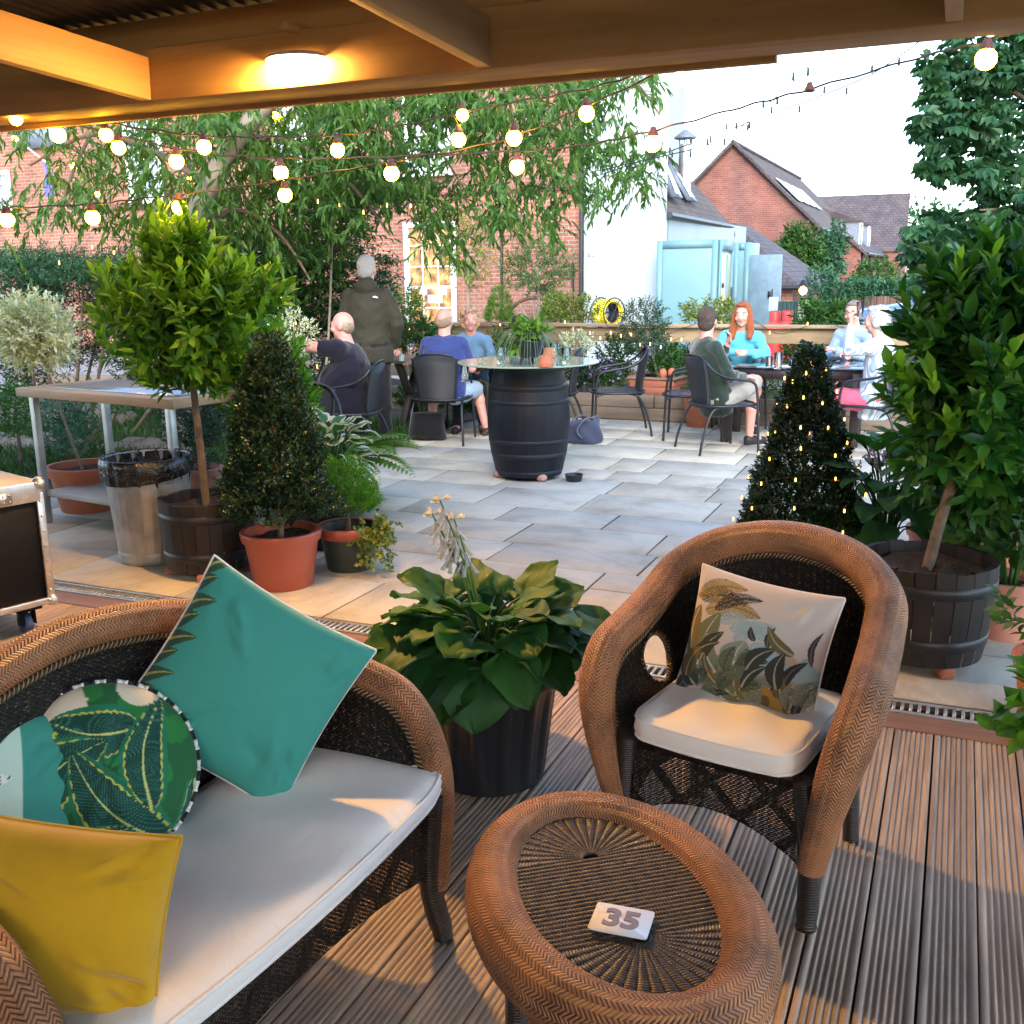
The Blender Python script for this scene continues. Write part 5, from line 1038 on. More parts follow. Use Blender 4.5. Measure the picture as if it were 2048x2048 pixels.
def wicker_seat(name, label, cat, loc, rz, rimpts, rr, seatz, fx, fy, by, skirtz, arch, holes, cushion):
    t = thing(name, label, cat, loc, rz)
    R = [np.array(p, float) for p in rimpts]; full = R+[q*[-1, 1, 1] for q in R[::-1][1:]]
    path = spline(full, 10); n = len(path); kk = np.linspace(0, 1, n)
    cen = np.array([0, .02, .45]); up = unit(path-np.array([0, -.05, .25]))
    rad = rr*(1-.35*np.exp(-(kk/.06)**2)-.35*np.exp(-((1-kk)/.06)**2)); mb = MB(); mb.tube(path, rad, 28, up=up, flat=.86); mb.build('braided_rim', RIM, t)
    # shell between the rim and the seat line
    NS, NV = n, 26; P = np.zeros((NS, NV, 3)); U = np.zeros((NS, NV, 2)); L = np.concatenate([[0], np.cumsum(np.linalg.norm(np.diff(path, axis=0), axis=1))])
    low = path.copy(); low[:, 0] = np.sign(path[:, 0])*np.minimum(np.abs(path[:, 0])*.84, fx); low[:, 1] = np.clip(path[:, 1]*.86, fy, by); low[:, 2] = seatz-.04
    start = int(.13*n)
    for i in range(NS):
        for j in range(NV):
            k = j/(NV-1); top = path[i]-up[i]*rr*.3*[1, 1, 1]; q = low[i]*(1-k)+top*k; bow = math.sin(k*PI)*.03; q = q+unit(low[i]*[1, 1, 0]+1e-9)*bow; P[i, j] = q; U[i, j] = (L[i]*.9, k*np.linalg.norm(path[i]-low[i]))
    mask = np.ones((NS-1, NV-1), bool); ed = []
    for i in range(NS-1):
        for j in range(NV-1):
            y = P[i, j, 1]; z = P[i, j, 2]
            for (hy, hz, ry, rz_) in holes:
                if abs(P[i, j, 0]) > fx*.75 and ((y-hy)/ry)**2+((z-hz)/rz_)**2 < 1 : mask[i, j] = False
    a, b = np.nonzero(mask); F = np.stack([a*NV+b, (a+1)*NV+b, (a+1)*NV+b+1, a*NV+b+1], -1); keep = (a >= 3) & (a < NS-4); F = F[keep]
    mb = MB(); mb.add(P.reshape(-1, 3), F, U.reshape(-1, 2)[F].reshape(-1, 2)); o = mb.build('woven_shell', DARKW, t); sm = o.modifiers.new('thick', 'SOLIDIFY'); sm.thickness = .012
    mb = MB()
    for s in (-1, 1):
        for (hy, hz, ry, rz_) in holes:
            pts = []
            for th in np.linspace(0, 2*PI, 30, endpoint=False):
                y = hy+ry*math.cos(th); z = hz+rz_*math.sin(th); d = (P[:, :, 1]-y)**2+(P[:, :, 2]-z)**2+np.where(P[:, :, 0]*s > fx*.6, 0, 9); ix = np.unravel_index(d.argmin(), d.shape); pts.append(np.array([P[ix][0], y, z]))
            mb.tube(pts, .011, 7, closed=True)
    edge = path-up*rr*.95; mb.tube(edge[4:-4]+np.array([0, -.004, 0]), .0085, 7)
    mb.build('edge_braid', EDGEW, t)
    # skirt with arched lower edge
    def panel(p0, p1, z0, z1, ar):
        Q = []; UU = []
        for k in np.linspace(0, 1, 40):
            q = np.array(p0)*(1-k)+np.array(p1)*k; zb = z0+ar*math.sin(k*PI)**.8; Q.append([(q[0], q[1], zb+(z1-zb)*j/11) for j in range(12)]); UU.append([(k*np.linalg.norm(np.array(p1)-np.array(p0)), zb+(z1-zb)*j/11) for j in range(12)])
        return np.array(Q), np.array(UU)
    mb = MB()
    for p0, p1 in (((-fx, fy), (fx, fy)), ((fx, fy), (fx*.96, by)), ((fx*.96, by), (-fx*.96, by)), ((-fx*.96, by), (-fx, fy))): Q, UU = panel(p0, p1, skirtz, seatz-.03, arch); mb.grid(Q, U=UU)
    o = mb.build('woven_skirt', OPENW, t); sm = o.modifiers.new('thick', 'SOLIDIFY'); sm.thickness = .008
    mb = MB(); mb.box((0, (fy+by)/2, seatz-.035), (2*fx, by-fy, .03)); mb.build('seat_board', WRAPD, t, smooth=False)
    for s in (-1, 1):
        p = full[0]*[s, 1, 1]; mb = MB(); mb.tube(spline([(s*(fx-.005), fy+.0, seatz-.02), (p[0]*.97, p[1]+.01, .17), (p[0]*1.0, p[1]-.012, .02), (p[0]*1.0, p[1]-.012, 0)], 4), [.028]*8+[.025]*4+[.028], 12); mb.build('leg', WRAPD, t)
        mb = MB(); mb.tube([(s*fx*.93, by-.01, seatz), (s*(fx*.98), by+.03, 0)], .024, 10); mb.build('leg', WRAPD, t)
    # seat cushion
    cx, cyf, cyb, zc, th, bulge = cushion; nu, nv = 40, 28
    def top(u, v, sgn):
        e = (1-abs(u)**7)*(1-abs(v)**7); x = cx*u*(1-.05*max(0, v)**2*0); y = cyf+(cyb-cyf)*(v+1)/2-bulge*(1-u*u)*(v < 0)*(-v)
        cr = max(0, abs(u)-.82)/.18*max(0, abs(v)-.75)/.25; x -= math.copysign(.014*cr, u); y -= math.copysign(.014*cr, v)
        return (x, y, zc-th/2+sgn*(th/2-.012+.02*max(0, e)**.5)+.006*math.sin(u*9+v*3)*e*(sgn > 0))
    us = np.linspace(-1, 1, nu); vs = np.linspace(-1, 1, nv); mb = MB(); mb.grid([[top(u, v, 1) for v in vs] for u in us]); mb.grid([[top(u, v, -1) for v in vs[::-1]] for u in us])
    per = [(u, -1) for u in us]+[(1, v) for v in vs[1:]]+[(u, 1) for u in us[::-1][1:]]+[(-1, v) for v in vs[::-1][1:-1]]
    A = np.array([top(u, v, 1) for u, v in per]); B = np.array([top(u, v, -1) for u, v in per]); c0 = (A+B)/2; C_ = c0+unit((c0-c0.mean(0))*[1, 1, 0])*.006
    mb.grid([[B[i], C_[i], A[i]] for i in range(len(per))], closed_u=True); cu = mb.build('seat_cushion', CREAM, t)
    mb = MB(); mb.tube(A, .0045, 6, closed=True); mb.tube(B, .0045, 6, closed=True); mb.build('piping', CREAM, cu)
    return t
ARM = wicker_seat('wicker_armchair', 'brown wicker armchair with a palm print cushion and cream seat pad', 'armchair', (-.455, 2.63, 0), math.radians(-11),
    [(.27, -.215, .16), (.31, -.235, .36), (.34, -.215, .50), (.352, -.14, .59), (.34, -.02, .635), (.325, .09, .68), (.30, .20, .745), (.22, .285, .80), (.11, .33, .83), (0, .34, .84)], .058, .41, .245, -.22, .22, .15, .09, [(.07, .50, .07, .075)], (.225, -.245, .2, .465, .075, .02))
SOFA = wicker_seat('wicker_sofa', 'brown wicker two seat sofa with a long cream seat pad and several cushions', 'sofa', (-1.345, 1.475, 0), math.radians(87),
    [(.515, -.25, .14), (.54, -.25, .34), (.558, -.215, .49), (.56, -.14, .60), (.55, -.02, .65), (.54, .10, .685), (.50, .20, .72), (.42, .27, .785), (.22, .31, .845), (0, .325, .87)], .047, .41, .515, -.25, .21, .17, .08, [], (.525, -.285, .2, .455, .06, .03))

# oval footstool with woven top
OC = np.array([-.53, 1.70, 0]); ot = thing('wicker_footstool', 'oval wicker footstool with thick braided rim and dark woven top in the foreground', 'footstool', OC, math.radians(-52))
A_, B_ = .35, .228; th = np.linspace(0, 2*PI, 96, endpoint=False)
path = np.stack([A_*np.cos(th), B_*np.sin(th), np.full(96, .395)], 1); up = unit(np.stack([np.cos(th)*B_, np.sin(th)*A_, np.full(96, .12)], 1))
mb = MB(); mb.tube(path, .06, 30, closed=True, up=up, flat=.92); mb.build('braided_rim', RIM, ot)
ai, bi, zt_ = .315, .195, .42
mb = MB(); P = [[(ai*k*math.cos(t), bi*k*math.sin(t), zt_-.006) for k in np.linspace(.01, 1.04, 8)] for t in th]; mb.grid(P, closed_u=True); mb.build('backing', pmat('weave_back', (.02, .013, .009), .6), ot)
mb = MB(); f_ = .135
def bead(p, d, nrm, l, w_):
    d = d/np.linalg.norm(d); s = np.cross(nrm, d); R = np.stack([d, s, nrm], 1); mb.ell(p, (l, w_, w_*.8), R=R, seg=6, rings=4)
zz = np.array([0, 0, 1.])
rows = 21
for i in range(rows):                          # central rows run across the oval
    x = -f_+2*f_*(i+.5)/rows; hw = bi*math.sqrt(max(0, 1-(x/ai)**2)); m_ = int(2*hw/.0062)
    for j in range(m_): y = -hw+2*hw*(j+.5)/m_; bead((x+.0*y, y, zt_), np.array([.85, .5, 0]), zz, .0085, .0040)
for s in (-1, 1):                              # fans at both ends
    nf = 19
    for i in range(nf):
        a = (-.5+(i+.5)/nf)*PI; dv = np.array([s*math.cos(a), math.sin(a), 0]); side = np.array([-dv[1], dv[0], 0]); L = 0
        o = np.array([s*f_, 0, zt_]); 
        for L in np.arange(.02, .24, .0064):
            q = o+dv*L
            if (q[0]/ai)**2+(q[1]/bi)**2 > .99: break
            w_ = L*PI/nf*.66; bead(q, side+dv*.25, zz, max(.004, w_), .0048)
mb.build('woven_top', pmat('weave_strand', (.05, .033, .021), .4, var=.85, vs=70, spec=.5), ot)
for k_ in (0,):
    mb = MB(); pe = [(ai*1.0*math.cos(t), bi*1.0*math.sin(t), zt_+.006) for t in th]; mb.tube(pe, .0085, 8, closed=True); mb.build('edge_braid', EDGEW, ot)
mb = MB(); Q = []; UU = []
for t in np.linspace(0, 2*PI, 97):
    top = np.array([A_*.98*math.cos(t), B_*.98*math.sin(t), .35]); bot = np.array([A_*.84*math.cos(t), B_*.84*math.sin(t), .16+.07*abs(math.cos(2*t))]); Q.append([bot+(top-bot)*k for k in np.linspace(0, 1, 12)]); UU.append([(t*.3, .2*k) for k in np.linspace(0, 1, 12)])
mb.grid(Q, U=UU); mb.build('woven_skirt', DARKW, ot)
for a in (PI/4, 3*PI/4, 5*PI/4, 7*PI/4): mb = MB(); mb.tube([(A_*.86*math.cos(a), B_*.86*math.sin(a), .34), (A_*.88*math.cos(a), B_*.88*math.sin(a), 0)], .026, 12); mb.build('leg', WRAPD, ot)
# number card
cd = G(1243, 1842, zt_+.012); ct = thing('number_card', 'white table number card reading 35 lying on the footstool', 'card', cd, math.radians(5))
mb = MB(); w_, h_ = .055, .043; cr = .006; out = []
for sx_, sy2, a0 in ((1, 1, 0), (-1, 1, 90), (-1, -1, 180), (1, -1, 270)):
    for a in np.radians(np.arange(a0, a0+91, 15)): out.append((sx_*(w_-cr)+cr*math.cos(a), sy2*(h_-cr)+cr*math.sin(a), .002))
mb.poly(out, .002, (0, 0, 1)); mb.build('plate', pmat('card_white', (.78, .78, .82), .35, var=.02), ct, smooth=False)
def text(s, size, mat, parent, loc, rot, name='lettering', bold=0, ext=.0006, align='CENTER'):
    cu = bpy.data.curves.new(name, 'FONT'); cu.body = s; cu.size = size; cu.align_x = align; cu.align_y = 'CENTER'; cu.extrude = ext; cu.offset = bold
    o = bpy.data.objects.new(name, cu); COL.objects.link(o); dg = bpy.context.evaluated_depsgraph_get(); me = bpy.data.meshes.new_from_object(o.evaluated_get(dg)); bpy.data.objects.remove(o)
    me.materials.clear(); me.materials.append(mat); n = bpy.data.objects.new(name, me); COL.objects.link(n); n.parent = parent; n.location = loc; n.rotation_euler = rot; return n
text('35', .07, pmat('number_grey', (.16, .15, .22), .5, var=.02), ct, (0, 0, .0028), (0, 0, 0), 'digits', bold=.0026)

# ---------------- loose cushions ----------------
def smooth(a, b, x): t = np.clip((x-a)/(b-a), 0, 1); return t*t*(3-2*t)
def pleaf(C_, U, V, base, tip, w_, body, rib=(.5, .55, .2), edge=None, veins=26, vc=None, frond=0, jag=0):
    base = np.array(base); tip = np.array(tip); d = tip-base; L = np.linalg.norm(d); d /= L; s = np.array([-d[1], d[0]])
    x = ((U-base[0])*d[0]+(V-base[1])*d[1])/L; bend = .12*L*np.sin(np.clip(x, 0, 1)*PI); y = (U-base[0])*s[0]+(V-base[1])*s[1]-bend
    prof = w_*np.clip(np.sin(np.clip(x, 0, 1)**.75*PI), 0, 1)**.7
    if jag: prof = prof*(1+jag*np.sin(x*60))
    inside = (x > 0) & (x < 1) & (np.abs(y) < prof)
    ph = x*veins-np.abs(y)/max(w_, 1e-6)*veins*.22*(1.2)
    st = np.abs(np.sin(ph*PI))
    if frond:
        m = inside & ((st > .45) | (np.abs(y) < .012)); C_[m] = body; 
        return
    k = (np.abs(y)/np.maximum(prof, 1e-6)); col = np.array(body)*(.85+.3*st[..., None]**2)
    C_[inside] = col[inside]
    if vc is not None: m = inside & (st > .96); C_[m] = vc
    if edge is not None: m = inside & (k > .71+.03*np.sin(x*90)) & (k < .78+.02*np.sin(x*70)); C_[m] = edge; m = inside & (k >= .78+.04*np.sin(x*70)); C_[m] = np.array(body)*1.8+[0, .05, 0]
    m = (x > 0) & (x < .97) & (np.abs(y) < .014*(1.2-x)); C_[m & inside] = rib
def cushion(name, label, loc, rot, hw, hh, T, col, paint=None, N=150, seed=0, wr=1.0, mat=None, pinch=.07, cat='cushion', piping=None, backcol=None, group=None, sag=0.0):
    rg = np.random.default_rng(seed); u = np.linspace(-1, 1, N); U, V = np.meshgrid(u, u, indexing='ij')
    x = hw*U*(1-pinch*(1-V*V)); z = hh*V*(1-pinch*(1-U*U))
    prof = ((1-U**2).clip(0)*(1-V**2).clip(0))**.42; edge = prof
    wv = np.zeros_like(U)
    for k in range(26):   # folds radiating from corners and along seams
        cx, cz = rg.choice([-1, 1])*rg.uniform(.55, 1.05), rg.choice([-1, 1])*rg.uniform(.55, 1.05); a = math.atan2(-cz, -cx)+rg.normal()*.45; ln = rg.uniform(.35, .9); wd = rg.uniform(.04, .11)
        s_ = (U-cx)*math.cos(a)+(V-cz)*math.sin(a); q = -(U-cx)*math.sin(a)+(V-cz)*math.cos(a)+.1*s_**2*rg.normal(); wv += rg.choice([-1, .8])*np.exp(-(q/wd)**2)*smooth(0, .12, s_)*smooth(ln, ln*.3, s_)
    wv += .4*np.sin(3*U+2*V+seed)*np.cos(2.3*V-1.2*U)
    y = T*prof+.006*wr*wv*np.clip(prof*1.6, 0, 1)
    x = x+sag*0; P1 = np.stack([x, -y, z], -1); P2 = np.stack([x, T*prof, z], -1)
    mb = MB(); mb.grid(P1); mb.grid(P2[::-1])
    vc = None
    if paint is not None:
        C_ = np.zeros(U.shape+(3,)); C_[:] = col; paint(C_, U, V); Cb = np.zeros((N, N, 3)); Cb[:] = backcol or col; vc = np.vstack([C_.reshape(-1, 3), Cb.reshape(-1, 3)])
    o = mb.build(name, mat or printmat(name+'_print'), vcol=vc); o.location = tuple(float(q) for q in loc); o.rotation_euler = rot; tag(o, label, cat, group)
    per = [(i, 0) for i in range(N)]+[(N-1, j) for j in range(1, N)]+[(i, N-1) for i in range(N-2, -1, -1)]+[(0, j) for j in range(N-2, 0, -1)]
    pp = np.array([P1[i, j] for i, j in per])[::3]; mb = MB(); mb.tube(pp, .0035, 6, closed=True); mb.build('seam', piping or (mat or CREAM), o)
    return o
def palmprint(C_, U, V):
    sky_ = np.array([.50, .44, .41]); C_[:] = sky_; k = smooth(.1, -1, V)[..., None]; C_[:] = C_*(1-k)+np.array([.50, .40, .32])*k
    n = np.sin(U*7+3*np.sin(V*5))*np.sin(V*9+2*np.sin(U*6)); m = (V < -.1+.25*U*0) & (n > .1); C_[m] = (.30, .27, .23)
    m = (V > -.12+.12*np.sin(U*9)) & (V < .22-.9*np.abs(U-.42)**1.3) & (U > .1); C_[m] = (.45, .30, .22); m = (V > -.25) & (V < .02+.08*np.sin(U*17)) & (U > .2); C_[m] = (.25, .36, .38)
    gr = (.13, .15, .085); dk = (.028, .032, .035); bl = (.26, .36, .38); gd = (.22, .14, .025)
    for b, t, w_, c_ in (((-.9, .55), (-.15, .62), .13, dk), ((-.95, .55), (-.2, .85), .12, gd), ((-.75, .4), (.1, .5), .16, gd), ((-.6, .45), (.05, .75), .10, dk), ((-.2, .1), (.35, .42), .12, bl), ((-.3, .25), (.35, .2), .12, bl), ((-.5, .3), (.0, .38), .1, bl), ((.05, -.1), (.35, .15), .1, bl)): pleaf(C_, U, V, b, t, w_, c_, frond=1, veins=22)
    for b, t, w_, c_ in (((-.62, -.6), (-.5, .42), .24, gr), ((-.85, -.2), (-.85, .45), .16, (.16, .12, .05)), ((-.1, -.35), (-.02, .12), .24, (.22, .25, .20)), ((-.3, -.5), (-.65, .1), .16, (.17, .2, .13)), ((.1, -.75), (-.35, -.45), .13, gr)): pleaf(C_, U, V, b, t, w_, c_, rib=(.5, .5, .42), veins=20)
    for b, t, w_, c_ in (((-.5, -.75), (.35, -.42), .15, (.10, .12, .07)), ((-.1, -.95), (.3, -.45), .12, (.12, .13, .06)), ((.2, -.9), (.5, -.2), .12, (.14, .15, .08))): pleaf(C_, U, V, b, t, w_, c_, frond=1, veins=26)
    for b, t, w_ in (((-.95, -.95), (-.55, -.45), .11), ((-.9, -.6), (-.75, -.2), .09), ((-.6, -.98), (-.1, -.7), .07), ((.3, .1), (.33, .42), .05), ((.1, .15), (.0, .35), .05), ((.35, -.1), (-.0, .02), .06), ((.7, -.6), (.4, -.2), .06), ((.6, -.4), (.85, .05), .07), ((.55, -.5), (.5, -.05), .05), ((.75, -.85), (.45, -.55), .06), ((.8, -.8), (.95, -.35), .06), ((.35, -.95), (.6, -.7), .06), ((.9, .0), (.93, .5), .04)): pleaf(C_, U, V, b, t, w_, dk, rib=(.12, .1, .09), veins=8)
    rg = np.random.default_rng(4)
    for i in range(34):
        b = np.array([rg.uniform(-1, 1), rg.uniform(-1.05, -.35+.45*(i % 3 == 0))]); a = PI/2+rg.normal()*.75; L = rg.uniform(.3, .6); c_ = [(.06, .08, .045), (.12, .14, .09), (.16, .18, .15), (.035, .04, .035), (.13, .10, .04)][i % 5]; pleaf(C_, U, V, b, b+L*np.array([math.cos(a), math.sin(a)]), rg.uniform(.06, .13), c_, frond=int(i % 5 < 3), veins=int(rg.uniform(14, 26)), rib=(.3, .3, .22))
    m = (V < -.62+.2*np.sin(U*5)) & (U > .35); C_[m] = np.where(((np.sin(U*20)*np.sin(V*17))[m] > .2)[:, None], np.array([.12, .08, .04]), np.array([.30, .18, .04]))
def P_in(rt, x, y, z): return np.array(rt.matrix_world @ Vector((x, y, z))) if False else rotz(rt.rotation_euler.z)@np.array([x, y, z])+np.array(rt.location)
pc = P_in(ARM, .0, .055, .59)
cushion('palm_cushion', 'square cushion printed with grey green palms leaning in the wicker armchair', pc, (math.radians(-19), math.radians(4), math.radians(-13)), 0.205, .195, .075, (.6, .55, .5), palmprint, N=230, seed=3, wr=.8)
def tealprint(C_, U, V):
    C_[:] = (.042, .25, .21); dk = (.03, .075, .045)
    for i, v in enumerate(np.linspace(-.8, .9, 9)): pleaf(C_, U, V, (-1.05, v-.1), (-.78-.1*(i % 2), v+.16), .07, dk, rib=(.35, .33, .1), veins=9)
tc = AT(507, 1352, 2.60); tc = np.array([-1.50, 1.93, .735])
cushion('teal_cushion', 'plain teal square cushion balanced on its corner at the far end of the sofa', AT(494, 1372, 2.33), (math.radians(-16), math.radians(36), math.radians(34)), .218, .215, .085, (.042, .25, .21), tealprint, N=200, seed=8, wr=1.2, backcol=(.5, .5, .45))
def roundcushion():
    N, M_ = 110, 200; loc = AT(210, 1545, 2.13); t = None; r = .185
    k = np.linspace(.005, 1, N); a = np.linspace(0, 2*PI, M_, endpoint=False); A2, K = np.meshgrid(a, k, indexing='ij'); U = K*np.cos(A2); V = K*np.sin(A2)
    wob = .003*np.sin(A2*9)*K*(1-K)*6; prof = .062*(1-K**2.6).clip(0)**.5+wob
    P1 = np.stack([r*U, -prof, r*V], -1); P2 = np.stack([r*U, prof, r*V], -1); C_ = np.zeros(U.shape+(3,)); C_[:] = (.015, .10, .035)
    C_[(np.sin(U*9+V*3)*np.sin(V*8-U*2) > .25)] = (.02, .17, .04)
    m = ((U+.55)**2+(V-.75)**2 < .16) | ((U-.42)**2+(V-.95)**2 < .07) | ((U-.05)**2*.6+(V+.92)**2 < .06); C_[m] = (.62, .55, .44)
    m = ((U+.62)**2+(V-.45)**2 < .03); C_[m] = (.45, .5, .06)
    ed = (.42, .46, .09); rb = (.45, .52, .18); dk = (.008, .055, .045)
    for b, t_, w_ in (((.35, .45), (-.55, .62), .34), ((-.95, -.5), (.02, .35), .42), ((.62, -.85), (-.35, .28), .36), ((.45, -.45), (.62, .75), .27), ((-.2, -.9), (-.75, -.35), .22), ((.95, -.2), (.62, -.9), .14), ((-.5, -1), (.25, -.62), .15)): pleaf(C_, U, V, b, t_, w_, dk, rib=rb, edge=ed, veins=34, vc=(.04, .16, .11))
    mb = MB(); mb.grid(P1, closed_u=True); mb.grid(P2[::-1], closed_u=False); vc = np.vstack([C_.reshape(-1, 3), np.tile([.02, .1, .04], (N*M_, 1))])
    o = mb.build('leaf_cushion', printmat('leaf_cushion_print'), vcol=vc); o.location = tuple(loc); o.rotation_euler = (math.radians(-24), math.radians(4), math.radians(48)); tag(o, 'round cushion printed with dark green leaves and a black and white rope edge', 'cushion')
    mb = MB(); mw = MB(); nn = 54
    for i in range(nn):
        a0 = i*2*PI/nn; a1 = (i+1)*2*PI/nn; pts = [(r*1.01*math.cos(q), .007*math.sin((q-a0)/(a1-a0)*PI*2-1.2), r*1.01*math.sin(q)) for q in np.linspace(a0, a1, 4)]; (mw if i % 2 else mb).tube(pts, .0055, 6)
    mb.build('rope_edge', pmat('rope_black', (.015, .015, .02), .7), o); mw.build('rope_twist', pmat('rope_white', (.7, .7, .68), .7), o)
roundcushion()
def flam(C_, U, V):
    C_[:] = (.042, .25, .21); m = U < .25; C_[m] = (.45, .62, .55)
    for b, t_, w_, c_ in (((-.8, .2), (.2, .9), .25, (.03, .16, .12)), ((-.6, -.9), (.2, -.1), .3, (.2, .5, .4)), ((-.9, -.2), (.15, .35), .16, (.7, .75, .7))): 
        C2 = C_.copy(); pleaf(C2, U, V, b, t_, w_, c_, rib=(.7, .75, .7), veins=12, vc=(.02, .1, .09)); C_[m] = C2[m]
    q = ((U+.15)**2+(V-.05)**2 < .02) & m; C_[q] = (.7, .12, .14)
cushion('floral_cushion', 'teal cushion with a pink flower and leaf print at the left edge of the sofa', AT(-25, 1625, 1.98), (math.radians(-22), math.radians(14), math.radians(66)), .19, .19, .06, (.055, .34, .3), flam, N=110, seed=5)
MUST = fabricmat('mustard_velvet', (.58, .33, .01), (.43, .23, .006), rough=.9, sheen=.25, wr=.4)
cushion('mustard_cushion', 'mustard yellow velvet cushion standing at the near end of the sofa', AT(112, 1832, 1.68), (math.radians(-16), math.radians(8), math.radians(22)), .185, .152, .085, (0, 0, 0), None, N=160, seed=12, wr=1.5, mat=MUST, pinch=.05)

# =====================================================================
# PATIO FURNITURE AND CLUTTER
# =====================================================================
# barrel table
bc = G(1060, 968)+np.array([-.13, .30, 0]); bt = thing('barrel_table', 'black painted wine barrel carrying a round glass top in the middle of the patio', 'table', (bc[0], bc[1], 0))
HB = .90; prof = [(.265*(1), .03)]+[(.262+.068*math.sin(k*PI)**.9, .03+(HB-.03)*k) for k in np.linspace(.02, .98, 22)]+[(.262, HB), (.235, HB), (.235, HB-.03), (0, HB-.03)]
mb = MB(); n = 28; V = []
P = []
for t in np.linspace(0, 2*PI, n*4, endpoint=False): g = 1-.006*(abs(((t*n/(2*PI)) % 1)-.5) > .43); P.append([(r*g*math.cos(t), r*g*math.sin(t), z) for r, z in prof])
BPAINT = pmat('barrel_paint', (.007, .009, .014), .5, var=.35, vs=7, bump=.25, bs=18, spec=.25)
mb.grid(P, closed_u=True); mb.build('staves', BPAINT, bt, ang=50)
for k0, k1 in ((.0, .055), (.16, .22), (.30, .345), (.66, .70), (.78, .84), (.945, 1.0)):
    mb = MB(); f = lambda k: .262+.068*math.sin(max(.001, min(.999, k))*PI)**.9+.0015; z = lambda k: .03+(HB-.03)*k; mb.lathe([(f(k0)-.004, z(k0)), (f(k0), z(k0)+.002), (f(k1), z(k1)-.002), (f(k1)-.004, z(k1))], 56, capb=False); mb.build('hoop', pmat('hoop_paint', (.009, .011, .016), .5, var=.3, spec=.3) if 'hoop_paint' not in bpy.data.materials else bpy.data.materials['hoop_paint'], bt)
m = NT('table_glass'); m.P(Base_Color=(.42, .55, .44), Roughness=.04, IOR=1.5, Transmission_Weight=.4, Specular_IOR_Level=.8); TGL = m.m
mb = MB(); mb.lathe([(.555, .0), (.56, .004), (.56, .009), (.556, .013), (0, .013)], 96, c=(0, 0, HB+.012)); mb.build('glass_top', TGL, bt, ang=40)
mb = MB()
for a in (0, 2.1, 4.2): mb.lathe([(.02, HB), (.02, HB+.012)], 12, c=(.2*math.cos(a), .2*math.sin(a), 0), capt=True)
mb.build('bumpers', BLACKP, bt)
for a in (3.75, 5.5, 1.4):
    mb = MB(); mb.ell((.255*math.cos(a), .255*math.sin(a), .03), (.045, .04, .032)); mb.build('stone_foot', pmat('pink_stone', (.36, .22, .19), .85), bt)
TZ = HB+.027
def onT(px, py, z=TZ): return G(px, py, z)
pp = onT(1058, 728); pn = thing('chlorophytum_pot', 'black three legged pot with bright green leafy plant and grassy fronds on the barrel table', 'potted plant', pp)
mb = MB(); mb.lathe([(.07, .05), (.085, .07), (.115, .17), (.12, .18), (.11, .18), (.105, .16)], 32)
for a in (4.2, 5.2, 1.6): mb.tube([(.06*math.cos(a), .06*math.sin(a), .07), (.085*math.cos(a), .085*math.sin(a), 0)], [.016, .008], 8)
mb.build('pot', BLACKP, pn)
mb = MB(); P, v = shell(50, (0, 0, .22), (.13, .12, .07), .2, low=-.2); sprigs(mb, P, v*[1, 1, .5]+[0, 0, .5], .06, 5, .075, .045, 1.0, .1); P = np.array([[.1*math.cos(a), .1*math.sin(a), .17] for a in np.linspace(2.4, 4.4, 12)]); sprigs(mb, P, (P-[0, 0, .2])*[1, 1, 1]-[0, 0, .12], .14, 6, .06, .035, .8, 0, hang=.3); mb.build('foliage', L_LIME, pn)
mb = MB()
for i in range(54):
    a = i*2.4; L = random.uniform(.22, .42); r0 = .05; p0 = np.array([r0*math.cos(a), r0*math.sin(a), .19]); e = p0+np.array([math.cos(a)*L*.8, math.sin(a)*L*.8, -.12-random.uniform(0, .16)]); e[2] = max(e[2], .01); m_ = (p0+e)/2+[0, 0, .14]; ps = spline([p0, m_, e], 5); mb.tube(ps, np.linspace(.003, .001, len(ps)), 4, caps=False)
mb.build('grass_fronds', leafmat('grass_frond', [(.1, .2, .08), (.16, .28, .12), (.2, .3, .14)], .45, .3), pn)
GLASS = glassmat('clear_glass')
def tumbler(loc, lb, r0=.03, r1=.042, h=.11, drink=None, name='drinking_glass', grp=None):
    t = thing(name, lb, 'glass', loc, group=grp); mb = MB(); mb.lathe([(r0, 0), (r1, h), (r1-.003, h), (r0-.003, .012), (0.0005, .012)], 24); mb.build('bowl', GLASS, t)
    if drink: mb = MB(); k = .55; mb.lathe([(r0-.004, .013), (r0+(r1-r0)*k-.004, h*k), (0, h*k)], 20); mb.build('drink', pmat('drink_'+str(random.random())[2:6], drink, .1), t)
    return t
tumbler(onT(1002, 724), 'clear tumbler left of the plant on the barrel table'); tumbler(onT(1133, 724), 'clear tumbler right of the plant on the barrel table'); tumbler(onT(1108, 714), 'clear tumbler behind the small terracotta pots')
for (px, py, lb) in ((1091, 733, 'small upturned terracotta pot in front on the barrel table'), (1098, 716, 'small upturned terracotta pot behind the front one on the barrel table')):
    p = onT(px, py); mb = MB(); mb.lathe([(.055, 0), (.057, .025), (.05, .027), (.036, .082), (.012, .084)], 28, capt=True); tag(mb.build('terracotta_cup', TERRA, org=(0, 0, 0), ang=35), lb, 'pot', 'small terracotta pots on the barrel table').location = p
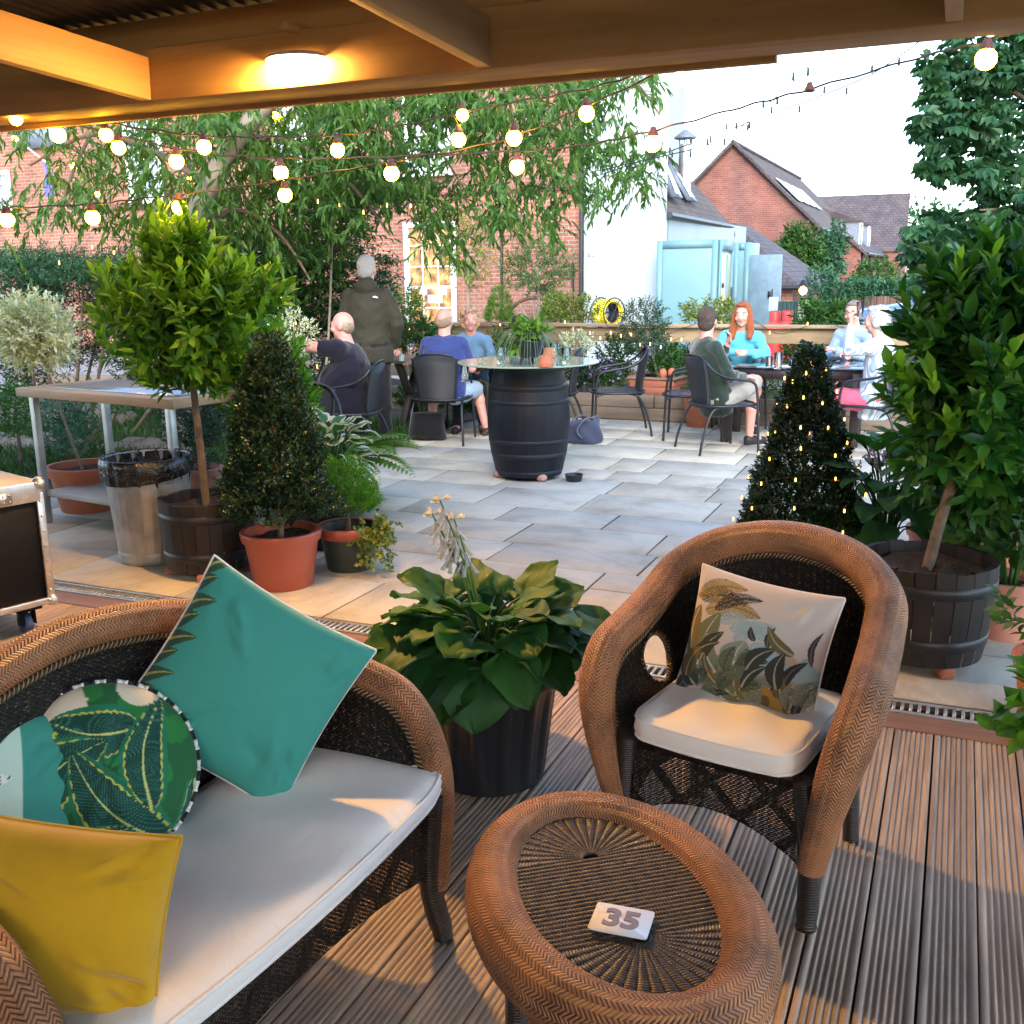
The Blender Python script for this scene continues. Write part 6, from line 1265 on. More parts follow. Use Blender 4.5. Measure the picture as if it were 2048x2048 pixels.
# dog bowl and bag
p = G(1148, 962); mb = MB(); mb.lathe([(.055, 0), (.06, .003), (.072, .05), (.074, .055), (.068, .055), (.055, .012), (0, .012)], 32); tag(mb.build('ashtray_bowl', BLACKP, org=(0, 0, 0), ang=40), 'small black plastic bowl on the paving beside the barrel', 'bowl').location = p
p = G(1168, 885); bg = thing('shoulder_bag', 'slouched navy and black bag on the paving behind the barrel', 'bag', p)
mb = MB(); P = []
for a in np.linspace(0, 2*PI, 40, endpoint=False):
    row = []
    for k in np.linspace(0, 1, 12): r = (.17*(1-.25*k**2)+.012*math.sin(a*5+k*6)); z = .02+.2*k+.035*math.cos(a-.3)*k+.01*math.sin(a*3); row.append((r*math.cos(a)*1.05, r*.75*math.sin(a), z))
    P.append([(0, 0, 0)]+[(row[0][0]*.9, row[0][1]*.9, 0)]+row+[(row[-1][0]*.8, row[-1][1]*.8, row[-1][2]-.04)])
mb.grid(P, closed_u=True); NAVY = fabricmat('navy_canvas', (.05, .06, .10)); mb.build('body', NAVY, bg)
mb = MB(); mb.tube(spline([(-.12, -.11, .1), (-.1, -.13, .2), (-.02, -.08, .27), (.03, .02, .24)], 6), .018, 8, flat=.35); mb.tube(spline([(.02, -.13, .06), (-.02, -.14, .14), (.06, -.1, .25), (.1, .03, .22)], 6), .018, 8, flat=.35); mb.build('strap', fabricmat('grey_webbing', (.13, .14, .2)), bg)
# garden chairs
CHM = pmat('chair_frame', (.01, .013, .02), .4, var=.2, spec=.5); m = NT('chair_weave'); u, v = uvs(m); q = m.math('ABSOLUTE', m.math('SINE', m.math('MULTIPLY', v, 480.0))); m.P(Base_Color=m.mix(q, (.004, .005, .007), (.014, .017, .023)), Roughness=.42).bump(q, .6, .003); CHW = m.m
m = NT('seat_lattice'); u, v = uvs(m); q1 = m.math('SINE', m.math('MULTIPLY', u, 300.0)); q2 = m.math('SINE', m.math('MULTIPLY', v, 300.0)); q = m.math('GREATER_THAN', m.math('MULTIPLY', q1, q2), .45); m.P(Base_Color=(.02, .026, .035), Roughness=.4, Alpha=m.math('SUBTRACT', 1.0, q)); CHL = m.m
def garden_chair(label, loc, rz):
    t = thing('garden_chair', label, 'chair', loc, rz, group='black tube and weave garden chairs'); r = .012
    half = [(.275, -.26, 0), (.262, -.25, .3), (.25, -.235, .56), (.25, -.19, .635), (.25, -.08, .66), (.245, .08, .69), (.235, .19, .75), (.19, .25, .83), (.1, .275, .865), (0, .28, .87)]
    full = [np.array(p) for p in half]; full = full+[p*[-1, 1, 1] for p in full[::-1][1:]]; mb = MB(); mb.tube(spline(full, 6), r, 8); mb.build('frame', CHM, t)
    for s in (-1, 1):
        mb = MB(); mb.tube(spline([(s*.25, -.235, .40), (s*.243, -.15, .43), (s*.235, .1, .42), (s*.24, .2, .36), (s*.262, .28, .15), (s*.27, .31, 0)], 5), r, 8); mb.build('leg', CHM, t)
    mb = MB(); Q = [[(x, .17+.06*(1-(x/.22)**2)*.9+.05*k*k+.02*k, .40+.42*k+(.04*(1-(x/.2)**2) if k > .99 else 0)) for k in np.linspace(0, 1, 9)] for x in np.linspace(-.19, .19, 15)]
    Q = [[(p[0]*(.9+.25*k), p[1], p[2]) for k, p in zip(np.linspace(0, 1, 9), row)] for row in Q]; UU = [[(p[0], p[2]) for p in row] for row in Q]; mb.grid(Q, U=UU); o = mb.build('backrest', CHW, t); so = o.modifiers.new('t', 'SOLIDIFY'); so.thickness = .012
    for s in (-1, 1): mb = MB(); mb.tube([Q[0 if s < 0 else -1][j] for j in range(9)], .01, 7); mb.build('back_upright', CHM, t)
    mb = MB(); Q = [[(.225*x, -.24+.44*k, .435-.012*math.sin(k*PI)*(1-x*x)) for k in np.linspace(0, 1, 7)] for x in np.linspace(-1, 1, 9)]; UU = [[(p[0], p[1]) for p in row] for row in Q]; mb.grid(Q, U=UU); o = mb.build('seat', CHL, t)
    mb = MB(); mb.tube(spline([(.23, -.24, .43), (-.23, -.24, .43), (-.225, .2, .43), (.225, .2, .43)], 4, closed=True), .011, 7, closed=True); mb.build('seat_frame', CHM, t); return t
# picnic table at the left group
ta = AT(880, 735, 10.1); ta = np.array([-4.78, 9.62, 0]); pt = thing('wooden_table', 'wooden topped table with dark crossed legs among the left group', 'table', ta, math.radians(8))
for i in range(5): mb = MB(); mb.box((0, -.3+.15*i, .735), (1.5, .142, .035)); mb.build('plank', woodmat('table_wood', (.25, .15, .08), (.38, .25, .14), axis=0) if 'table_wood' not in bpy.data.materials else bpy.data.materials['table_wood'], pt, smooth=False, bevel=.004)
for x in (-.52, .52):
    for s in (-1, 1): mb = MB(); mb.box((x, 0, .36), (.07, .045, .95), R=rotx(s*math.radians(40))); mb.build('leg', pmat('dark_leg', (.02, .018, .016), .6) if 'dark_leg' not in bpy.data.materials else bpy.data.materials['dark_leg'], pt, smooth=False)
mb = MB(); mb.box((0, 0, .36), (1.0, .05, .07)); mb.build('stretcher', bpy.data.materials['dark_leg'], pt, smooth=False)
mb = MB(); zt0 = .753
wg = G(823, 724, .753); t = thing('wine_glass', 'empty wine glass on the wooden table left of the blue shirted man', 'glass', wg); mb = MB(); mb.lathe([(.032, 0), (.033, .002), (.004, .006), (.0035, .085), (.02, .1), (.036, .135), (.037, .165), (.031, .2), (.0295, .2), (.035, .165), (.034, .137), (.018, .103), (.001, .092)], 24); mb.build('glass', GLASS, t)
tumbler(G(838, 722, .753), 'small tumbler beside the wine glass on the wooden table', .028, .034, .08)
p = G(803, 722, .753); mb = MB(); mb.lathe([(.028, 0), (.03, .004), (.03, .05), (.018, .065), (.01, .068), (.01, .085)], 20, capt=True); tag(mb.build('dispenser', pmat('pale_aqua', (.45, .62, .6), .4), org=(0, 0, 0)), 'small pale aqua bottle on the wooden table beside the standing man', 'bottle').location = p
tumbler(G(930, 762, .753), 'glass of amber drink in front of the blonde woman', .03, .036, .13, (.5, .25, .03))
# rattan table at the right group
tb = np.array([-1.42, 10.15, 0]); rt = thing('rattan_table', 'dark rattan table with a glass top among the right group', 'table', tb, math.radians(3)); DR = pmat('dark_rattan', (.03, .022, .024), .45, var=.4, vs=40, bump=.4, bs=120)
for a in (-1, 1): mb = MB(); mb.box((0, a*.37, .66), (1.24, .03, .1)); mb.build('apron', DR, rt, smooth=False); mb = MB(); mb.box((a*.62, 0, .66), (.03, .77, .1)); mb.build('apron', DR, rt, smooth=False)
for a in (-1, 1):
    for b in (-1, 1): mb = MB(); mb.box((a*.585, b*.345, .34), (.085, .085, .68)); mb.build('leg', DR, rt, smooth=False, bevel=.008)
mb = MB(); mb.box((0, 0, .715), (1.29, .82, .008)); mb.build('glass_top', glassmat('dark_glass', (.25, .33, .36), .02), rt, smooth=False, bevel=.003)
tumbler(G(1556, 738, .722), 'empty pint glass on the rattan table in front of the red haired woman', .032, .042, .15); tumbler(G(1583, 734, .722), 'small empty tumbler beside the empty pint glass', .03, .035, .09); tumbler(G(1538, 735, .722), 'half full water glass by the red haired woman hands', .03, .035, .1, (.45, .55, .55))
# prep table at left
q0 = G(30, 778, .9); q1 = G(345, 803, .9); dx = (q1-q0); dx[2] = 0; L = np.linalg.norm(dx); ang = math.atan2(dx[1], dx[0]); mid = (q0+q1)/2; nv = np.array([-math.sin(ang), math.cos(ang), 0]); c = mid+nv*.33
pr = thing('prep_table', 'steel legged prep table with a pale wooden top and low shelf at the left', 'table', (c[0], c[1], 0), ang)
mb = MB(); mb.box((0, 0, .88), (L, .66, .055)); mb.build('top', woodmat('prep_wood', (.5, .34, .2), (.62, .46, .3), axis=0, rough=.5), pr, smooth=False, bevel=.004)
mb = MB(); mb.box((.05, .04, .911), (L*.8, .52, .006)); mb.build('steel_sheet', pmat('steel_sheet', (.5, .53, .55), .3, metal=.8, var=.05), pr, smooth=False)
for a in (-1, 1):
    for b in (-1, 1): mb = MB(); mb.box((a*(L/2-.1), b*.27, .43), (.045, .045, .85)); mb.build('leg', GALV, pr, smooth=False, bevel=.003)
mb = MB(); mb.box((.12, -.02, .2), (L*1.02, .5, .035)); mb.build('shelf', pmat('grey_shelf', (.34, .33, .32), .5, var=.15), pr, smooth=False, bevel=.003)
# metal bin with black liner
bn = G(268, 1134)+np.array([-.02, .20, 0]); t = thing('metal_bin', 'galvanised metal bin lined with a black bag beside the half barrel', 'bin', (bn[0], bn[1], 0)); HBN = .60
P = []
for a in np.linspace(0, 2*PI, 120, endpoint=False):
    rb2 = lambda k: .195+.045*k; P.append([(r_*(1+.006*(math.cos(a*30) if .14 < k < .86 else 0))*math.cos(a), r_*(1+.006*(math.cos(a*30) if .14 < k < .86 else 0))*math.sin(a), k*HBN) for k in (0, .02, .05, .07, .09, .11, .13, .15, .2, .4, .6, .8, .85, .88, .9, .95, 1) for r_ in (rb2(k)+(.006 if k in (.05, .09, .9) else 0),)])
mb = MB(); mb.grid(P, closed_u=True); mb.lathe([(0, .005), (.195, .005)], 40); mb.build('body', GALV, t)
mb = MB(); mb.tube([(.243*math.cos(a), .243*math.sin(a), HBN) for a in np.linspace(0, 2*PI, 60, endpoint=False)], .008, 8, closed=True); mb.build('rolled_rim', GALV, t)
m = NT('bin_liner'); m.P(Base_Color=(.008, .008, .009), Roughness=.22, Specular_IOR_Level=.6).bump(m.noise(14, 4, dist=1.5), .7, .02); P = []
for i, a in enumerate(np.linspace(0, 2*PI, 140, endpoint=False)):
    w1 = .006*math.sin(a*17)+.005*math.sin(a*29+1); dr_ = .10+.03*math.sin(a+3.4); P.append([((.19+w1)*math.cos(a), (.19+w1)*math.sin(a), HBN-.3), ((.225+w1*1.5)*math.cos(a), (.225+w1*1.5)*math.sin(a), HBN-.1), ((.24+w1*.3)*math.cos(a), (.24+w1*.3)*math.sin(a), HBN+.012), ((.257)*math.cos(a), (.257)*math.sin(a), HBN+.01), ((.262+w1*.5)*math.cos(a), (.262+w1*.5)*math.sin(a), HBN-.03), ((.260+w1*.5)*math.cos(a), (.260+w1*.5)*math.sin(a), HBN-dr_*.6), ((.254+w1*.5)*math.cos(a), (.254+w1*.5)*math.sin(a), HBN-dr_)])
mb = MB(); mb.grid(P, closed_u=True); o = mb.build('liner', m.m, t); mb = MB(); mb.tube(spline([(-.245, -.04, .42), (-.29, -.035, .40), (-.29, .035, .40), (-.245, .04, .42)], 4), .006, 6); mb.build('handle', GALV, t)
# flight case at the left edge
fcr = AT(96, 1190, 4.62); e1 = G(105, 1203, .14); e0 = G(-180, 1275, .14); ang = math.atan2(e1[1]-e0[1], e1[0]-e0[0]); Lc = 1.0; hc = .66; dirv = np.array([math.cos(ang), math.sin(ang), 0]); nv = np.array([-math.sin(ang), math.cos(ang), 0]); c = e1-dirv*Lc/2+nv*.26
fc = thing('flight_case', 'black flight case with aluminium edges and castors at the left edge', 'flight case', (c[0], c[1], 0), ang)
hc = G(80, 955, 0)[2]; topz = .62; ztop = .66
ALU = pmat('aluminium', (.55, .55, .56), .32, metal=.9, var=.15, vs=20); LAM = pmat('case_panel', (.005, .005, .006), .6, var=.3, vs=30, spec=.2)
mb = MB(); mb.box((0, 0, .14+.27), (Lc-.02, .50, .52)); mb.build('panel', LAM, fc, smooth=False)
mb = MB(); mb.box((0, 0, .14+.52+.03), (Lc-.01, .51, .05)); mb.build('lid', pmat('lid_grey', (.3, .3, .3), .5), fc, smooth=False)
mb = MB()
for z in (.15, .665): 
    for b in (-1, 1): mb.box((0, b*.25, z), (Lc, .035, .03 if z < .3 else .09))
    for a in (-1, 1): mb.box((a*(Lc/2-.0), 0, z), (.035, .50, .03 if z < .3 else .09))
for a in (-1, 1):
    for b in (-1, 1): mb.box((a*(Lc/2-.002), b*.249, .41), (.034, .034, .5))
mb.build('edge_trim', ALU, fc, smooth=False, bevel=.004)
for a in (-1, 1):
    for b in (-1, 1):
        for z in (.15, .7): mb = MB(); mb.ell((a*(Lc/2+.002), b*.252, z), .03); mb.build('ball_corner', ALU, fc)
mb = MB(); mb.box((Lc/2-.18, -.27, .655), (.1, .008, .05))
for k in range(8): mb.ell((Lc/2-.22+.026*(k % 4), -.275, .64+.03*(k//4)), .005, seg=8, rings=5)
hg = mb.build('hinge', ALU, fc)
for k in range(7): mb = MB(); mb.ell((Lc/2-.005, -.268, .2+.07*k), .006, seg=8, rings=5); mb.build('rivet', ALU, fc)
for a in (-1, 1):
    for b in (-1, 1):
        mb = MB(); mb.box((a*(Lc/2-.1), b*.2, .125), (.11, .1, .014)); mb.box((a*(Lc/2-.1)-.03, b*.2, .085), (.006, .05, .08)); mb.box((a*(Lc/2-.1)+.03, b*.2, .085), (.006, .05, .08)); o = mb.build('castor', LAM, fc, smooth=False); mb = MB(); mb.lathe([(.02, -.018), (.045, -.018), (.05, -.01), (.05, .01), (.045, .018), (.02, .018)], 24, axis='x', c=(a*(Lc/2-.1), b*.2+.02, .05), capt=True); mb.build('wheel', pmat('blue_wheel', (.03, .06, .14), .4), o)
# ---------------- festoon lights ----------------
GLOBE = emat('festoon_glow', (1, .45, .013), 22.0); CAPM = pmat('bulb_cap', (.10, .03, .015), .6); CAB = pmat('festoon_cable', (.02, .013, .01), .6)
gb = None
def festoon(label, pts, bulbs, r=.0045):
    global gb, cb_, go
    P = [AT(*p) for p in pts]; o = (P[0]+P[-1])/2; t = thing('festoon_lights', label, 'string lights', o, group='festoon strings across the patio'); mb = MB(); sp = spline(P, 10); tw = sp+np.stack([.0*np.arange(len(sp)), .003*np.sin(np.arange(len(sp))), .004*np.cos(np.arange(len(sp))*1.3)], 1); mb.tube(tw, r, 5); W2(mb, 'cable', CAB, t)
    for b in bulbs:
        px, py, d = b[:3]; dist = np.array([ (np.dot(ray(px, py), 1) if 0 else 0)]); 
        # nearest cable point along this direction gives the depth
        rv = ray(px, py-12); rv = rv/np.linalg.norm(rv); w_ = sp-EYE; al = w_@rv; dd = np.linalg.norm(w_-al[:, None]*rv, axis=1); i = dd.argmin(); q = sp[i]; tt = (q-EYE)@FW; c = AT(px, py, tt); R_ = .5*d*tt/FPX; R_ = max(.012, min(.04, R_)); top = c+[0, 0, R_*1.9]
        lit = len(b) < 4
        mb = MB(); mb.lathe([(R_*.5, R_*.75), (R_*.72, R_*.85), (R_*.62, R_*1.15), (R_*.42, R_*1.5), (R_*.3, R_*1.9), (0.001, R_*1.95)], 14); f = mb.build('bulb', CAPM, t); f.location = tuple(c-o)
        mb = MB(); mb.tube([(0, 0, R_*1.9), tuple(q-c)], .003, 5); mb.build('hanger', CAB, f)
        if lit: mb = MB(); mb.ell((0, 0, 0), (R_, R_, R_*1.02), seg=14, rings=9); mb.build('globe', GLOBE, f)
    return t
festoon('lower festoon string from the left edge sweeping up towards the chimney', [(-60, 425, 5.9), (30, 416, 5.8), (190, 408, 5.6), (300, 395, 5.5), (420, 382, 5.4), (600, 355, 5.3), (790, 322, 5.1), (1000, 282, 4.9), (1173, 212, 4.6), (1360, 128, 4.3), (1470, 100, 4.15), (1560, 60, 4.05)], [(14, 440, 29), (185, 435, 29), (359, 415, 29), (570, 390, 28), (783, 347, 30), (1173, 227, 31), (1360, 158, 31), (1463, 122, 30, 0)])
festoon('middle festoon string crossing the whole view up to the right corner', [(60, 222, 4.9), (200, 262, 5.1), (400, 305, 5.3), (600, 318, 5.4), (750, 314, 5.4), (1040, 302, 5.2), (1180, 288, 5.0), (1305, 262, 4.8), (1480, 215, 4.5), (1620, 178, 4.3), (1850, 112, 4.1), (1972, 82, 3.95), (2100, 40, 3.85)], [(116, 270, 30), (237, 295, 27), (353, 323, 29), (562, 346, 29), (1034, 334, 29), (1306, 287, 33), (1618, 197, 32, 0), (1972, 118, 42)])
festoon('upper festoon string passing in front of the tree towards the flue', [(120, 222, 4.7), (240, 250, 4.9), (408, 272, 5.1), (560, 274, 5.2), (700, 268, 5.2), (820, 248, 5.0), (1000, 210, 4.8), (1173, 178, 4.5), (1300, 140, 4.3), (1400, 110, 4.1)], [(32, 238, 25), (212, 270, 27), (408, 294, 29), (675, 300, 28), (917, 279, 29), (1028, 276, 31), (925, 230, 24)])
festoon('far festoon string with smaller bulbs deep inside the tree', [(-20, 262, 9), (100, 232, 9), (300, 300, 9.2), (471, 285, 9.3), (550, 218, 9.0), (640, 200, 9)], [(30, 277, 12), (100, 245, 14), (147, 332, 13), (380, 352, 14), (471, 299, 14), (550, 230, 14), (322, 428, 12), (195, 388, 10)], r=.004)
def fairy(label, pts, step, amp=.012, wire=.0022, drop=True, lit=True, unlit=None):
    P = spline([p if isinstance(p, np.ndarray) else AT(*p) for p in pts], 8); o = P[0]; t = thing('fairy_lights', label, 'string lights', o); mb = MB(); mb.tube(P, wire, 4); W2(mb, 'wire', WIRE, t); Ls = np.concatenate([[0], np.cumsum(np.linalg.norm(np.diff(P, axis=0), axis=1))]); k = 0; first = None
    for s in np.arange(step/2, Ls[-1], step):
        q = np.array([np.interp(s, Ls, P[:, j]) for j in range(3)])+[0, 0, (-.022 if k % 2 else .022)*(1 if drop else .6)]; k += 1
        if first is None: mb = MB(); mb.cap((0, 0, -.012), .006, (0, 0, .012), .005, 6); first = mb.build('bulb', FLM if lit else (unlit or WIRE), t); first.location = tuple(q-o)
        else: bulb_obj(first, t, q-o)
    return t
fairy('unlit dark fairy light wire running from the flue up to the canopy beam', [(1180, 345, 6.5), (1300, 318, 6), (1415, 290, 5.6), (1480, 255, 5.2), (1545, 200, 4.8), (1600, 150, 4.5), (1675, 70, 4.1)], .17, wire=.003, lit=False)
fairy('second unlit fairy light wire following the festoon cable at the right', [(1200, 350, 6.4), (1330, 306, 6), (1450, 262, 5.5), (1540, 230, 5.2), (1620, 200, 5.0), (1740, 150, 4.6), (1850, 75, 4.3)], .17, wire=.003, lit=False)
fairy('warm fairy light string sagging through the tree above the standing man', [(580, 352, 8.6), (640, 400, 8.6), (700, 418, 8.6), (780, 415, 8.6), (850, 398, 8.6)], .2, wire=.003)
RF = 11.54
fairy('warm fairy lights draped along the timber rail', [AY(px, py, RF) for px, py in ((790, 665), (900, 652), (985, 645), (1060, 650), (1130, 640), (1200, 640), (1230, 660), (1330, 668), (1400, 645), (1440, 660), (1500, 640), (1560, 668), (1640, 645), (1700, 660))], .42, wire=.003)
fairy('warm fairy lights looped round the olive in the square planter', [AY(px, py, 10.9) for px, py in ((1170, 668), (1200, 672), (1250, 668), (1290, 690), (1320, 690), (1370, 672))], .12, wire=.0025)
fairy('warm fairy lights scattered through the juniper and yew at the left', [(20, 570, 9), (70, 540, 9), (180, 500, 9), (250, 505, 8.8), (420, 560, 9.2), (510, 620, 9.4), (560, 600, 9.5), (580, 620, 9.5), (640, 740, 9)], .32, wire=.002)

# =====================================================================
# PEOPLE
# =====================================================================
def remesh(mb, name, mat, parent=None, vox=.01, smooth=3, strand=0.0, seed=0, folds=0):
    o = mb.build(name, mat, None); md = o.modifiers.new('r', 'REMESH'); md.mode = 'VOXEL'; md.voxel_size = vox; md.use_smooth_shade = True
    if smooth: s = o.modifiers.new('s', 'SMOOTH'); s.factor = .5; s.iterations = smooth
    dg = bpy.context.evaluated_depsgraph_get(); dg.update(); me = bpy.data.meshes.new_from_object(o.evaluated_get(dg)); me.name = name
    if strand:
        n = len(me.vertices); co = np.zeros(n*3); me.vertices.foreach_get('co', co); co = co.reshape(-1, 3); nn = np.zeros(n*3); me.vertices.foreach_get('normal', nn); nn = nn.reshape(-1, 3)
        f = np.sin(co[:, 0]*190+np.sin(co[:, 2]*40)*2+seed)*np.sin(co[:, 1]*170+np.sin(co[:, 2]*33)*2)+.5*RNG.normal(size=n); co = co+nn*(f*strand)[:, None]; me.vertices.foreach_set('co', co.ravel())
    if folds:
        n = len(me.vertices); co = np.zeros(n*3); me.vertices.foreach_get('co', co); co = co.reshape(-1, 3); nn = np.zeros(n*3); me.vertices.foreach_get('normal', nn); nn = nn.reshape(-1, 3); x, y, z = co.T; ph = co[0, 0]*50
        f = np.sin(z*38+x*26+3*np.sin(y*17+x*9+ph))*.6+np.sin(z*21-x*33+2.5*np.sin(z*11+y*14+ph))*.7+np.sin(z*70+y*40+2*np.sin(x*30))*.25
        f = np.maximum(f, -.3); co = co+nn*(np.sign(f)*np.abs(f)**1.3*folds)[:, None]; me.vertices.foreach_set('co', co.ravel())
    bpy.data.objects.remove(o); me.materials.clear(); me.materials.append(mat); me.polygons.foreach_set('use_smooth', np.ones(len(me.polygons), bool)); me.update()
    n = bpy.data.objects.new(name, me); COL.objects.link(n)
    if parent is not None: n.parent = parent
    return n
def loft(mb, secs, seg=20):
    """elliptical sections: (centre, rx, ry)"""
    P = []; 
    S_ = [(np.array(c, float), rx, ry) for c, rx, ry in secs]
    cs = spline([s[0] for s in S_], 4); rx = spline([[s[1], s[2], 0] for s in S_], 4); T = unit(np.gradient(cs, axis=0)); X = np.array([1., 0, 0])
    ring = []
    for c, r, t in zip(cs, rx, T): x = unit(X-(X@t)*t); y = np.cross(t, x); ring.append([c+x*r[0]*math.cos(a)+y*r[1]*math.sin(a) for a in np.linspace(0, 2*PI, seg, endpoint=False)])
    R = np.array(ring); n = len(R); F = []
    for i in range(n-1):
        for k in range(seg): F.append([i*seg+k, i*seg+(k+1) % seg, (i+1)*seg+(k+1) % seg, (i+1)*seg+k])
    mb.add(R.reshape(-1, 3), F+[list(range(seg))[::-1], list(range((n-1)*seg, n*seg))]); return mb
SKIN = NT('skin'); _c = SKIN.mix(SKIN.noise(30, 3), (.50, .265, .20), (.62, .36, .285)); SKIN.P(Base_Color=_c, Roughness=.5, Subsurface_Weight=.12, Subsurface_Scale=.01, Specular_IOR_Level=.35); SKIN = SKIN.m
SKINR = NT('ruddy_skin'); _c = SKINR.mix(SKINR.noise(26, 3), (.50, .22, .175), (.66, .36, .30)); SKINR.P(Base_Color=_c, Roughness=.48, Subsurface_Weight=.12, Subsurface_Scale=.01); SKINR = SKINR.m
def hairm(name, c): m = NT(name); w = m.n('TexWave', wave_type='BANDS', bands_direction='X', i_Scale=90.0, i_Distortion=6.0, i_Detail=3.0); m.set(w.inputs[0], m.coord()); m.P(Base_Color=m.mix(w.outputs[1], sc(c, .55), sc(c, 1.25)), Roughness=.5).bump(w.outputs[1], .8, .004); return m.m
EYEW = pmat('eye_white', (.6, .58, .56), .3, var=.02); EYED = pmat('eye_dark', (.02, .015, .012), .3, var=.02); LIP = pmat('lips', (.42, .12, .11), .45, var=.05); BROW = pmat('brow', (.12, .06, .03), .8)
SHOE = pmat('dark_shoe', (.02, .018, .02), .6, var=.3, bump=.3)
def hand(mb, w, d, nrm, s=1.0, curl=.7, side=1):
    d = unit(np.array(d, float)); nrm = unit(np.array(nrm, float)-(np.array(nrm, float)@d)*d); x = np.cross(d, nrm)*side; w = np.array(w, float)
    R = np.stack([d, x, nrm], 1); mb.ell(w+d*.045*s, (.052*s, .04*s, .016*s), R=R)
    for i, (off, L) in enumerate(((-.03, .068), (-.010, .078), (.011, .073), (.03, .058))):
        b = w+d*.08*s+x*off*s; a1 = curl*.6; d1 = d*math.cos(a1)+nrm*math.sin(a1); a2 = curl*1.7; d2 = d*math.cos(a2)+nrm*math.sin(a2); k = b+d1*L*.5*s; mb.cap(b-d*.015, .0098*s, k, .009*s, 8); mb.cap(k, .009*s, k+d2*L*.5*s, .0078*s, 8)
    tb = w+d*.03*s-x*.03*s; t1 = tb+(d*.6-x*.7+nrm*.35)*.04*s; t2 = t1+(d*.85+nrm*.5*curl-x*.1)*.032*s; mb.cap(tb, .013*s, t1, .0115*s, 8); mb.cap(t1, .0115*s, t2, .009*s, 8)
def person(label, loc, rz, J, top, bottom, shoes, hair, skin=SKIN, k=1.0, belly=0.0, name='person', sleeve='short', legs='long', scale=1.0, glasses=None, hood=False, hem=.0, extra=None, beard=None, tuck=.55, coat=False):
    """J: joints in the person's own frame, facing +y. keys pel, che, nec, hd(head centre), hyaw, htilt, sh, el, wr, hdir, hn, hip, kn, an, toe"""
    g = {a: np.array(b, float) for a, b in J.items()}
    pel, che, nec, hd = g['pel'], g['che'], g['nec'], g['hd']; B = MB()
    up_ = unit(nec-pel); mid = pel*.5+che*.5; fwd = np.array([0, 1., 0])
    def torso(mb, e, low=0.0):
        loft(mb, [(pel-up_*(.07+low), .15*k+e, .11*k+e), (pel, .168*k+e, .125*k+e+belly*.3), (mid+fwd*belly*.5, .152*k+e+belly*.5, .11*k+e+belly*.8), (che+fwd*belly*.1, .168*k+e+belly*.2, .115*k+e+belly*.2), (che*.4+nec*.6, .15*k+e, .09*k+e), (nec-up_*.03, .085+e, .07+e)], 24)
        mb.cap(g['shL']+[0, 0, -.02], .054*k+e, nec-up_*.055, .072+e*.5); mb.cap(g['shR']+[0, 0, -.02], .054*k+e, nec-up_*.055, .072+e*.5)
    torso(B, -.004); B.cap(nec-up_*.04, .062*k**.5, hd-[0, 0, .05], .054*k**.5)
    Rh = rotz(float(J.get('hyaw', 0)))@rotx(float(J.get('htilt', 0)))
    H = lambda x, y, z: hd+Rh@np.array([x, y, z])
    B.ell(H(0, -.008, .025), (.076, .096, .098), R=Rh, seg=24, rings=16); B.ell(H(0, .022, -.05), (.056, .066, .068), R=Rh, seg=20, rings=12); B.ell(H(0, .05, -.092), (.028, .03, .022), R=Rh); B.ell(H(0, .078, -.005), (.05, .018, .05), R=Rh)
    B.cap(H(0, .085, .012), .009, H(0, .108, -.028), .0145, 8); B.ell(H(-.036, .07, -.03), (.026, .022, .022), R=Rh); B.ell(H(.036, .07, -.03), (.026, .022, .022), R=Rh); B.cap(H(-.04, .086, .03), .008, H(.04, .086, .03), .008, 8)
    for s in (-1, 1): B.ell(H(s*.079, -.008, -.005), (.011, .02, .031), R=Rh)
    for s, S_ in ((-1, 'L'), (1, 'R')):
        sh, el, wr = g['sh'+S_], g['el'+S_], g['wr'+S_]
        B.cap(sh, .05*k, el, .039*k); B.cap(el, .041*k, wr, .027); B.ell(el*.7+wr*.3, (.04*k,)*3); hand(B, wr, g['hd'+S_], g['hn'+S_], curl=float(J.get('curl'+S_, .7)), side=s)
        hp_, kn, an, toe = g['hip'+S_], g['kn'+S_], g['an'+S_], g['toe'+S_]
        B.cap(hp_, .084*k, kn, .054*k); B.cap(kn, .053*k, an, .036); B.ell(kn*.68+an*.32+unit(np.cross(kn-an, [1, 0, 0]))*0, (.052*k, .056*k, .08)); B.cap(an-[0, 0, .035], .036, toe, .028); B.ell(an*.4+toe*.6, (.042, .05, .03))
    body = remesh(B, name, skin, vox=.0085, smooth=2); body.location = tuple(float(q) for q in loc); body.rotation_euler = (0, 0, rz); body.scale = (scale,)*3; tag(body, label, 'person')
    # clothes
    T_ = MB(); torso(T_, .014, hem)
    for S_ in 'LR':
        sh, el, wr = g['sh'+S_], g['el'+S_], g['wr'+S_]
        if sleeve == 'short': T_.cap(sh, .064*k, sh*.48+el*.52, .058*k)
        else:
            e_ = .066 if coat else .056; T_.cap(sh, e_*k, el, (.06 if coat else .048)*k); T_.cap(el, (.06 if coat else .049)*k, el*.08+wr*.92, .042 if coat else .036)
            for q in (.3, .55, .8): c_ = el*(1-q)+wr*q; T_.ell(c_+rnd(1, .008)[0], (.043*k, .043*k, .03))
            for q in (.7, .9): c_ = sh*(1-q)+el*q; T_.ell(c_+rnd(1, .008)[0], (.054*k, .054*k, .03))
    if coat: 
        loft(T_, [(pel-up_*.02, .19*k, .15*k), (pel-up_*.10, .20*k, .155*k), (pel-up_*.17, .195*k, .15*k)], 22)
        T_.tube([nec+np.array([.075*math.cos(a), .07*math.sin(a)-.01, .02]) for a in np.linspace(0, 2*PI, 16, endpoint=False)], .022, 8, closed=True)
